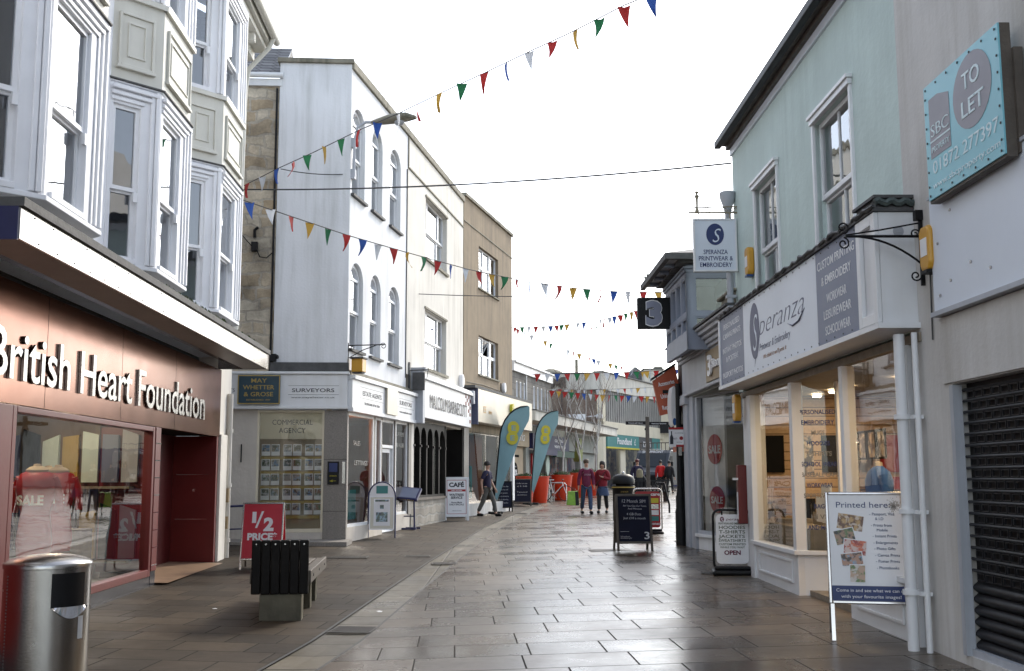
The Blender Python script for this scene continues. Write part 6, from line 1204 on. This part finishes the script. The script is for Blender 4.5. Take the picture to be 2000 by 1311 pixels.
# ================================================================ van
Yv=62; xv=at(1262,930,Yv).x; zv=gz(xv,Yv)
t=stand('van','dark grey panel van with white lettering parked across the square','van',(xv,Yv,zv),math.radians(-26))   # front points to -y
M['van']=mat('van_grey',(.035,.04,.05),.3,.1,2,.02,20)
W,HV,LV=1.0,2.35,5.0
prof=[(0,.35),(0,.95),(.12,1.1),(.75,1.35),(1.35,2.2),(1.6,HV),(LV,HV),(LV,.35)]
b=MB(); b.prism([(-W,y,z) for y,z in prof],(2*W,0,0)); b.build('body',M['van'],t,bev=.06,seg=3)
b=MB(); b.poly([(-W+.12,.80,1.385),(W-.12,.80,1.385),(W-.2,1.33,2.13),(-W+.2,1.33,2.13)][::1]); b.v=[v+Vector((0,-.035,.03)) for v in b.v]; b.build('windscreen',mat('screen',(.02,.025,.03),.08,.1,3,0,20),t)
b=MB(); b.prism([(W+.065-.05,.9,1.35),(W+.065-.05,1.75,1.35),(W+.015,1.75,2.0),(W+.015,1.4,2.0)],(.01,0,0)); b.prism([(-W-.025,.9,1.35),(-W-.025,1.75,1.35),(-W-.025,1.75,2.0),(-W-.025,1.4,2.0)],(.01,0,0)); b.build('side_window',M['black'],t)
b=MB(); b.box(-.55,.55,-.03,.02,.62,.9); b.build('grille',M['black'],t); 
for sx in (-1,1): MB().box(sx*.78-.16,sx*.78+.16,-.04,.06,.78,1.02).build('headlight',M['trim_white'],t,bev=.03)
MB().box(-.98,.98,-.08,.05,.3,.58).build('bumper',M['black'],t,bev=.04); b=MB(); b.box(-.26,.26,-.095,-.081,.42,.53); pn=b.build('number_plate',M['white'],t); b=MB(); b.text('WK12 EFC',0,.44,.07,d=-.1,w=.45); b.build('lettering',M['ink'],pn)
for sx in (-1,1):
    for y in (.95,4.0): b=MB(); b.cyl((sx*.80,y,.34),(sx*1.02,y,.34),.34,n=24); w=b.build('wheel',M['black'],t); b=MB(); b.cyl((sx*1.0,y,.34),(sx*1.03,y,.34),.2,n=18); b.build('hub_cap',M['steel'],w)
    b=MB(); b.box(sx*1.1-.1,sx*1.1+.1,1.2,1.3,1.4,1.68); b.build('mirror',M['black'],t,bev=.02)
b=MB(); b.text('SHOPFRONT',0,2.19,.13,d=1.22,w=1.3,bold=.03,shear=.2); b.text('THE MOBILE',0,2.37,.07,d=1.5,w=.9); b.build('lettering',M['white'],t)
b=MB()
for k in range(8): b.box(-.9+k*.25,-.86+k*.25,1.7,1.74,HV,HV+.4)
b.box(-.95,.95,1.68,1.76,HV+.4,HV+.45); b.box(-.95,-.9,1.7,4.8,HV+.02,HV+.08); b.box(.9,.95,1.7,4.8,HV+.02,HV+.08); b.build('roof_rack',M['wood'],t)
# ================================================================ lamps, brackets, wires on the corner building
q=Vector(C.p(688,335,-.12)); t=thing('street_lamp','old concrete coloured street lamp on the white corner building','street lamp',C,(q.x,-.1,q.z))
q0=C.p(687,345,-.05); q1=C.p(690,308,-.2); ux=.05
b=MB(); b.box(ux-.03,ux+.1,-.08,.0,7.55,7.75); b.box(ux-.03,ux+.1,-.08,.0,8.2,8.4); b.tube([(ux,-.06,7.6),(ux,-.06,8.35),(ux,-.12,8.62),(ux,-.3,8.72),(ux,-.5,8.70)],.03,8); b.build('bracket_arm',M['trim_grey'],t)
b=MB(); pts=[]
b.tube([(ux,-.42,8.70),(ux,-.6,8.72),(ux,-.85,8.76),(ux,-1.15,8.78),(ux,-1.35,8.76)],[.06,.12,.17,.16,.06],12,sq=(1,.55)); b.build('lamp_head',M['concrete'],t); b=MB(); b.lathe((ux,-1.0,8.67),[(.001,-.06),(.08,-.04),(.11,.02)],12); b.build('lens',M['trim_grey'],t)
q=Vector(C.p(690,700,-.25)); t=thing('wall_lantern','yellow lantern box on a scrolled iron bracket at the white corner','lantern',C,(.15,-.2,3.9))
b=MB(); b.tube([(.05,0,4.15),(.05,-.75,4.15)],.012,6); b.tube([(.05,0,3.75),(.05,0,4.2)],.015,6); b.tube([(.05,-.02,3.9),(.05,-.3,4.05),(.05,-.6,4.15)],.009,6); scroll(b,.05,-.72,4.12,.07); scroll(b,.05,-.08,4.1,.05,-1); b.build('bracket',M['black'],t)
b=MB(); b.prism([(-.02,-.32,3.62),(.24,-.32,3.62),(.2,-.08,3.62),(.02,-.08,3.62)],(0,0,.26)); b.build('lantern_box',M['yellow_box'],t,bev=.01); b=MB(); b.box(-.04,.26,-.34,-.06,3.88,3.91); b.box(.02,.2,-.3,-.1,3.59,3.62); b.build('cap',M['lead'],t)
b=MB(); b.tube([(4.75,-.02,4.1),(4.75,-.5,4.12)],.012,6); b.box(4.7,4.8,-.03,0,3.6,4.3); b.tube([(4.75,-.48,4.12),(4.75,-.45,3.9)],.01,5); b.box(4.72,4.78,-.4,-.1,3.62,4.05); b.top('sign_bracket',M['lead'],'dark sign bracket above the gap between estate agent and bakery','bracket',C,(4.75,0,3.9))
def wire(name,P,lb,sag=.1,r=.006,mt='lead'):
    a,c=Vector(P[0]),Vector(P[1]); n=24; MB().tube([a.lerp(c,k/n)-Vector((0,0,sag*4*(k/n)*(1-k/n))) for k in range(n+1)],r,4,caps=False).top(name,M[mt],lb,'cable',WORLD,tuple(a))
wire('cable',(at(468,370,20.4),at(1428,319,15.3)),'thin cable crossing the street from stone wall to mint building',.12,.014)
wire('cable',(at(812,574,27),at(1248,577,24)),'thin cable from the bakery wall to the oriel',.05,.01)
wire('cable',(at(548,330,20.6),at(680,340,21.4)),'short slack cable across the white side wall to the street lamp',.05,.01)
# ================================================================ bunting
FC={'r':mat('flag_red',(.36,.018,.015),.7,.1,6,0,30),'y':mat('flag_yellow',(.45,.27,.04),.7,.1,6,0,30),'g':mat('flag_green',(.012,.14,.05),.7,.1,6,0,30),'b':mat('flag_blue',(.018,.07,.30),.7,.1,6,0,30),'w':mat('flag_white',(.55,.57,.60),.7,.1,6,0,30)}
for m_ in FC.values():
    nt_=m_.node_tree; bs=[n for n in nt_.nodes if n.type=='BSDF_PRINCIPLED'][0]; tl_=nt_.nodes.new('ShaderNodeBsdfTranslucent'); mx_=nt_.nodes.new('ShaderNodeMixShader'); mx_.inputs[0].default_value=.12
    nt_.links.new(bs.inputs['Base Color'].links[0].from_socket,tl_.inputs[0]); nt_.links.new(bs.outputs[0],mx_.inputs[1]); nt_.links.new(tl_.outputs[0],mx_.inputs[2]); nt_.links.new(mx_.outputs[0],[n for n in nt_.nodes if n.type=='OUTPUT_MATERIAL'][0].inputs[0])
def bunting(lb,pts,seq,seed,sz=.28,w=.18,n=None,wild=.5):
    """pts: world points of the cord; flags spaced along it"""
    rnd=random.Random(seed); t=stand('bunting',lb,'bunting',pts[0],0,group='strings of bunting over the street'); o=Vector(pts[0])
    P=[Vector(p)-o for p in pts]; L=[0]
    for a,c in zip(P,P[1:]): L.append(L[-1]+(c-a).length)
    def ev(s_):
        for k in range(len(P)-1):
            if s_<=L[k+1] or k==len(P)-2: f=(s_-L[k])/(L[k+1]-L[k]); return P[k].lerp(P[k+1],f),(P[k+1]-P[k]).normalized()
    MB().tube(P,.009,4,caps=False).build('cord',M['lead'],t)
    for k in range(n):
        s_=L[-1]*(k+.5)/n; p,d=ev(s_); tw=rnd.gauss(0,wild); dn=Matrix.Rotation(tw,4,'Z')@Vector((d.x,d.y,0)).normalized()
        hw=w/2; b=MB(); rows=4; sw=Vector((rnd.uniform(-.25,.25),rnd.uniform(-.3,.3),0)); nrm=Vector((-dn.y,dn.x,0)); cu=rnd.uniform(-.03,.03)
        ids=[]
        for i in range(rows+1):
            f=i/rows; c_=p+Vector((0,0,-sz*f))+sw*sz*f*f; h_=hw*(1-f)*.98+.002
            ids.append([b.add(c_-dn*h_+nrm*cu*math.sin(f*3)),b.add(c_+nrm*(cu*1.5*math.sin(f*3+1)+.02)),b.add(c_+dn*h_+nrm*cu*math.sin(f*3+.5))])
        for i in range(rows):
            for j in range(2): b.face((ids[i][j],ids[i][j+1],ids[i+1][j+1],ids[i+1][j]),True)
        b.build('pennant',FC[seq[k%len(seq)]],t)
def curve(pix):
    return [at(x,y,Y) for x,y,Y in pix]
bunting('highest bunting string rising from the stone wall to the top right',curve([(470,366,20.3),(541,330,19.4),(614,297,18.5),(700,255,17.6),(782,220,16.8),(856,184,16.2),(941,145,15.5),(1042,97,14.6),(1110,66,14),(1220,10,13),(1300,-22,12.4)]),'rwbrgygrbwrygrbwrygrb',4,.29,.17,21,.7)
bunting('long bunting string sagging from the white bays to the oriel',curve([(466,388,17.6),(560,420,18),(680,460,18.8),(790,492,19.8),(914,526,21),(1024,549,22.2),(1131,564,23),(1210,570,23.6),(1300,571,24)]),'bwrygrbwrygrbwrygrbwrygrbwry',5,.28,.17,28,.4)
bunting('small bunting string from the brown building to the black numeral sign',curve([(1000,640,40),(1080,637,37),(1160,628,33),(1250,606,28)]),'rgwrwbrgyrwb',6,.25,.18,22,1.0)
bunting('pale distant bunting string slanting down to the store roof',curve([(1004,640,41),(1090,677,46),(1170,705,52),(1260,728,58),(1300,735,60)]),'rbwryg',7,.30,.24,26,1.2)
bunting('level bunting string high across the far square',curve([(1040,731,47),(1120,730,47),(1200,728,47),(1330,722,47)]),'rwbrgy',8,.34,.28,15,.2)
bunting('lowest bunting string across the far brick flank',curve([(1072,763,48),(1180,772,49),(1320,776,50)]),'ryrgrbw',9,.30,.26,20,.5)
bunting('short bunting string over the brick flank below the level string',curve([(1075,760,55),(1150,762,56),(1330,755,57)]),'wrwyw',10,.28,.22,20,.8)

# cables, vents and small fixings on the walls
def run(fr,pts,lb,r=.009,mt='lead',name='wall_cable'): MB().tube(pts,r,5,caps=False).top(name,M[mt],lb,'cable',fr,tuple(pts[0]))
run(C,[(4.42,-.012,3.9),(4.42,-.012,9.0)],'thin dark pipe at the joint between white building and bakery',.014)
run(E,[(.3,-.01,4.4),(2.0,-.012,4.45),(4.3,-.012,4.42),(4.35,-.012,4.7)],'slack cable over the phone shop fascia on the brown wall')
run(B,[(20.75,-.012,2.6),(20.77,-.012,3.15)],'short cable below the yellow alarm box on the grey wall',.007)
rnd=random.Random(31)
LT=('crumpled white receipt on the left pavement near the bench','pale paper scrap in the gutter channel by the nearest drain','small brown leaf litter near the print board','folded ticket on the slabs before the chalkboard','white scrap on the pavement by the arched board')
for k,(px,py) in enumerate(((420,1190),(742,1196))):
    g=G(px,py); b=MB(); n=7; c=b.add((0,0,.012)); ids=[b.add((.035*math.cos(6.28*i/n)*rnd.uniform(.6,1.3),.03*math.sin(6.28*i/n)*rnd.uniform(.6,1.3),rnd.uniform(.003,.016))) for i in range(n)]
    for i in range(n): b.face((c,ids[i],ids[(i+1)%n]))
    o=b.top('litter_scrap',M['white'] if k!=2 else M['leaf2'],LT[k],'litter',WORLD,(0,0,0)); o.location=g
# ================================================================ people
def skin(name,chain,mt,parent,sub=2,root=0):
    """chain: list of branches; each branch a list of (x,y,z,r). first point of later branches may be an index into the vertex list"""
    V_,E_,R_=[],[],[]
    for br in chain:
        prev=None
        for p in br:
            if isinstance(p,int): prev=p; continue
            V_.append(p[:3]); R_.append(p[3:] if len(p)==5 else (p[3],p[3])); i=len(V_)-1
            if prev is not None: E_.append((prev,i))
            prev=i
    off=Vector((0,0,0)); me=bpy.data.meshes.new(name); me.from_pydata(V_,E_,[]); me.materials.append(mt); o=bpy.data.objects.new(name,me); COL.objects.link(o); o.parent=parent
    m=o.modifiers.new('s','SKIN'); m.use_smooth_shade=True
    if not me.skin_vertices:
        bm=bmesh.new(); bm.from_mesh(me); lay=bm.verts.layers.skin.verify(); bm.to_mesh(me); bm.free()
    for i,r in enumerate(R_): me.skin_vertices[0].data[i].radius=r
    me.skin_vertices[0].data[root].use_root=True
    m2=o.modifiers.new('u','SUBSURF'); m2.levels=sub; m2.render_levels=sub
    return o
SKIN_M=mat('skin',(.46,.27,.19),.55,.08,8,.05,60)
def person(label,loc,rz,top_c,leg_c,hair_c,shoe_c='black',legs=((-.10,-.12),(.10,.22)),arms=((-.24,.05,1.12,-.26,-.05,.88),(.24,.05,1.12,.26,-.1,.88)),scale=1,skirt=None,hairlong=False,coat=0,sit=False,hood=None,cap=None,head=True,lean=0,short=False,group=None):
    t=stand('person',label,'person',loc,rz,group); t.scale=(scale,)*3
    ph=.93 if not sit else .52; dz=ph-.93
    def z(v): return v+dz
    L=[]; names=[]
    V_=[(0,0,ph,.13,.10),(0,lean*.3,z(1.08),.125,.09),(0,lean*.7,z(1.28),.145,.10),(0,lean,z(1.42),.09,.07),(0,lean,z(1.50),.05,.05),(0,lean-.01,z(1.57),.068,.075),(0,lean-.015,z(1.66),.078,.09),(0,lean,z(1.73),.05,.06)]
    ch=[V_]; base=len(V_)
    arm_pts=[]
    for k,sx in enumerate((-1,1)):
        ex,ey,ez,wx,wy,wz=arms[k]; sh=(sx*.175,lean,z(1.40),.055); el=(ex,ey+lean,z(ez),.042); wr=(wx,wy+lean,z(wz),.028); dx=Vector((wx-ex,wy-ey,wz-ez)).normalized(); pm=(wx+dx.x*.07,wy+lean+dx.y*.07,z(wz)+dx.z*.07,.034,.020)
        ch.append([3,sh,el,wr,pm]); i0=base; base+=4; pi=base-1; arm_pts.append((sh,el,wr,pm,dx,pi))
    for k,sx in enumerate((-1,1)):
        hx,fy=legs[k]
        if sit: hip=(sx*.1,0,ph-.02,.09); kn=(sx*.14,-.42,ph,.06); an=(sx*.14,-.42,.10,.04); toe=(sx*.15,-.60,.04,.035)
        else:
            back=fy>0; kn=(sx*.10,fy*.5-.05,.50,.062); hip=(sx*.095,0,.86,.092); an=(hx,fy,.09 if not back else .13,.042); toe=(hx,fy-.16,.03,.036)
        ch.append([0,hip,kn,an,toe])
    # fingers and thumb grown from each palm
    for (sh,el,wr,pm,dx,pi) in arm_pts:
        side=Vector((0,1,0)).cross(dx).normalized() if abs(dx.y)<.9 else Vector((1,0,0)); fw=dx.cross(side).normalized()
        for j,(o_,ln) in enumerate(((-.028,.065),(-.01,.078),(.01,.074),(.028,.058))):
            p1=Vector(pm[:3])+fw*o_+dx*.03; p2=p1+dx*ln*.55+side*.008; p3=p2+dx*ln*.4+side*.022; ch.append([pi,(*p1,.010),(*p2,.009),(*p3,.007)])
        p1=Vector(wr[:3])+fw*-.03+dx*.03; p2=p1+(dx*.5-fw*.7).normalized()*.04; ch.append([pi,(*p1,.012),(*p2,.009)])
    skin('body',ch,SKIN_M,t)
    b=MB(); hz=z(1.655); hy=lean-.10
    b.lathe((0,hy+.005,hz-.055),[(.001,.04),(.010,.03),(.015,.005),(.001,-.004)],8); b.build('nose',SKIN_M,t)
    b=MB()
    for sx in (-1,1): b.lathe((sx*.032,hy+.012,hz),[(.001,-.010),(.012,-.004),(.012,.004),(.001,.010)],8)
    b.build('eyes',M['dark'],t); b=MB(); b.box(-.025,.025,hy+.006,hy+.02,hz-.085,hz-.077); b.build('mouth',M['red_dark'],t)
    # clothes: a shirt or coat shell with sleeves, trousers or skirt, shoes
    T=top_c; e=.018+coat*.5; sl=[]
    for (sh,el,wr,pm,dx,pi) in arm_pts:
        if short: m_=[sh[i]+(el[i]-sh[i])*.8 for i in range(3)]; sl.append([3,(*sh[:3],sh[3]+e+.004),(*m_,el[3]+e+.01)])
        else: sl.append([3,(*sh[:3],sh[3]+e),(*el[:3],el[3]+e),(*wr[:3],wr[3]+e*.8)])
    btm=.80 if coat else .88
    skin('coat' if coat else 'shirt',[[(0,0,z(btm),.15+coat,.12+coat),(0,lean*.3,z(1.05),.15+coat,.125+coat),(0,lean*.7,z(1.27),.155+coat,.12+coat),(0,lean,z(1.43),.085,.075)]]+sl,T,t)
    lg=[]
    for br in ch[3:5]:
        h,k_,a,_t=br[1:]; m_=[k_[i]+(a[i]-k_[i])*.93 for i in range(3)]; lg.append([0,(*h[:3],.105),(*k_[:3],.08),(*m_,.066)])
    skin('trousers',[[(0,0,ph+.03,.15,.11)]]+lg,leg_c,t)
    if skirt: b=MB(); b.lathe((0,0,0),[(.15,z(.95)),(.20,z(.80)),(.235,z(.60))],20,1,.8); b.build('skirt',skirt,t)
    for br in ch[3:5]:
        a,toe=br[3],br[4]; skin('shoe',[[(a[0],a[1]+.035,max(.04,toe[2]+.015),.06),(a[0],a[1]-.05,toe[2]+.03,.062),(toe[0],toe[1]-.05,toe[2]+.015,.05)]],M[shoe_c],t,1)
    if hood:
        b=MB(); b.lathe((0,lean+.01,z(1.62)),[(.14,-.22),(.15,-.1),(.135,.03),(.10,.12),(.001,.15)],16,1,1,a0=math.radians(-50),a1=math.radians(230)); b.build('hood',hood,t)
    else:
        b=MB(); n=18; prof=[(.088,-.02),(.098,.03),(.095,.075),(.07,.115),(.001,.135)]
        b.lathe((0,lean+.012,z(1.65)),prof,n,.95,1.08); 
        if hairlong: b.lathe((0,lean+.02,z(1.65)),[(.095,-.13),(.104,-.05),(.10,.02)],n,.98,1.05,a0=math.radians(-25),a1=math.radians(205))
        b.build('cap' if cap else 'hair',cap or hair_c,t)
        if cap: MB().box(-.06,.06,lean-.2,lean-.08,z(1.675),z(1.69)).build('cap_peak',cap,t)
    return t
def mm(n,c,r=.8): return mat(n,c,r,.3,7,.9,13)
maroon,crimson,denim,navyc,greyt,blk=mm('maroon_cotton',(.14,.012,.045)),mm('crimson_fleece',(.20,.008,.018)),mm('denim',(.04,.065,.13)),mm('navy_polo',(.018,.014,.045)),mm('grey_trousers',(.10,.095,.085)),mm('black_cloth',(.012,.012,.014))
hb,hd,gh=mm('brown_hair',(.09,.055,.03),.6),mm('dark_hair',(.02,.015,.012),.6),mm('blonde_hair',(.30,.22,.12),.6)
def at_px(px,py): g=G(px,py); return g
g=G(1146,1004); hs=103/2120*g[1]/1.74
w1=person('woman in maroon hooded top and jeans carrying a green shopping bag',(g[0],g[1],g[2]),.18,maroon,denim,hb,legs=((-.10,.26),(.10,-.14)),arms=((-.24,.04,1.13,-.27,-.04,.90),(.235,.03,1.13,.22,-.12,.92)),scale=hs,coat=.012)
b=MB(); b.lathe((0,-.01,1.45),[(.07,-.04),(.11,0),(.10,.05),(.07,.04)],14,1,.8); b.build('hood',mm('pale_lining',(.5,.48,.46)),w1); b=MB(); b.text('STORM',0,1.24,.055,d=-.175,w=.22,bold=.01,shear=.1); b.build('chest_lettering',mm('pink_letter',(.4,.25,.3)),w1)
g=G(1178,1003)
w2=person('woman in crimson jacket, denim skirt and black leggings walking beside the maroon one',(g[0],g[1]+.1,g[2]),-.28,crimson,blk,hd,legs=((-.10,-.16),(.10,.26)),arms=((-.23,.06,1.12,-.22,.02,.92),(.24,.0,1.15,.06,-.22,1.22)),scale=hs*.96,skirt=denim,coat=.035,hairlong=True)
b=MB(); b.tube([(.14,-.17,1.42),(0,-.2,1.2),(-.17,-.17,.98),(-.2,-.05,.92)],.012,5); b.build('bag_strap',blk,w2)
# shopping bag held by the first woman
l=w1.location; b=MB(); Sg=hs; x0=l.x-.42*Sg; y0=l.y-.12; zt_=l.z+.74*Sg
b.prism([(x0-.19,y0-.05,zt_),(x0+.14,y0-.05,zt_),(x0+.17,y0-.09,zt_-.46),(x0-.24,y0-.09,zt_-.44)],(0,.14,0)); o=b.top('shopping_bag',mm('lime_bag',(.22,.42,.03),.4),"lime green shopping bag in the maroon woman's hand",'bag',WORLD,(x0,y0,zt_-.45),bev=.02)
b=MB(); b.prism([(x0+.03,y0-.056,zt_-.02),(x0+.135,y0-.056,zt_-.02),(x0+.16,y0-.096,zt_-.44),(x0+.05,y0-.096,zt_-.45)],(0,.004,0)); b.build('dark_panel',blk,o); b=MB(); b.tube([(x0-.08,y0,zt_-.01),(x0-.02,y0+.02,zt_+.12),(x0+.1,y0,zt_-.01)],.008,5); b.build('handle',M['black'],o)
g=G(952,1009); hs=105/2120*g[1]/1.76
person('man in dark polo shirt and grey trousers striding towards the chalkboard',(g[0],g[1],g[2]),1.15,navyc,greyt,hd,legs=((-.09,.30),(.09,-.26)),arms=((-.25,.10,1.12,-.27,.06,.88),(.25,-.02,1.12,.27,-.14,.90)),scale=hs,short=True,coat=.01)
x_=at(1245,930,50).x; person('man in dark jacket and white scarf standing in front of the van',(x_,50,gz(x_,50)),0,navyc,blk,hd,scale=1.0,coat=.03,cap=M['red_dark'],arms=((-.27,.02,1.12,-.25,-.12,.92),(.27,.02,1.12,.25,-.12,.92)))
x_=at(1255,930,45.3).x; person('seated person in a pale khaki hood on the black bench',(x_-.1,45.45,gz(x_,45.4)),math.pi*.95,blk,blk,gh,sit=True,coat=.04,hood=mm('khaki',(.22,.19,.12)),scale=1.0)
x_=at(1297,930,57).x; person('person in bright red coat beyond the steel bin',(x_-.1,57.5,gz(x_,57)),2.9,mm('red_coat',(.5,.01,.01)),blk,hd,coat=.03,scale=.98)
x_=at(1305,930,57).x; person('person in black coat standing beside the red coated one',(x_+.1,57.2,gz(x_,57)),2.6,blk,blk,hd,coat=.03,scale=.96)
# ================================================================ separate loose pieces that are parts of their own
SPLIT={'glass','room_wall','shop_window_','soffit','shop_glass','shopfront_post','blue_sign_panel','mullion','pilaster','concrete_block','downlight','ceiling_lamp','window_print','drainpipe','stall_riser','display_plinth','console_bracket','front_leg','sale_disc','curtain','cycle_hoop','spare','side_window','hook','meter_box','shop_display','leg','logo_disc','teal_sign','yellow_strip'}
def split_islands(o):
    me=o.data; n=len(me.vertices); par=list(range(n))
    def f(i):
        while par[i]!=i: par[i]=par[par[i]]; i=par[i]
        return i
    for e in me.edges: a,b=f(e.vertices[0]),f(e.vertices[1]); par[a]=b
    gr={}
    for p in me.polygons: gr.setdefault(f(p.vertices[0]),[]).append(p.index)
    if not 1<len(gr)<=40: return
    vs=[v.co.copy() for v in me.vertices]; base=o.name.split('.')[0]
    for k,(r,ps) in enumerate(sorted(gr.items())):
        mp={}; fs=[]; vv=[]
        for pi in ps:
            q=[]
            for v in me.polygons[pi].vertices:
                if v not in mp: mp[v]=len(vv); vv.append(vs[v])
                q.append(mp[v])
            fs.append(q)
        m2=bpy.data.meshes.new(base); m2.from_pydata(vv,[],fs); m2.materials.append(me.materials[0])
        sm=[me.polygons[pi].use_smooth for pi in ps]; m2.polygons.foreach_set('use_smooth',sm)
        if any(sm): m2.set_sharp_from_angle(angle=math.radians(50))
        if k==0: ch=list(o.children); o.data=m2
        else: c=o.copy(); c.data=m2; COL.objects.link(c); c.parent=o.parent
for o in list(COL.objects):
    if o.type=='MESH' and o.parent and o.name.split('.')[0] in SPLIT and 'category' not in o: split_islands(o)
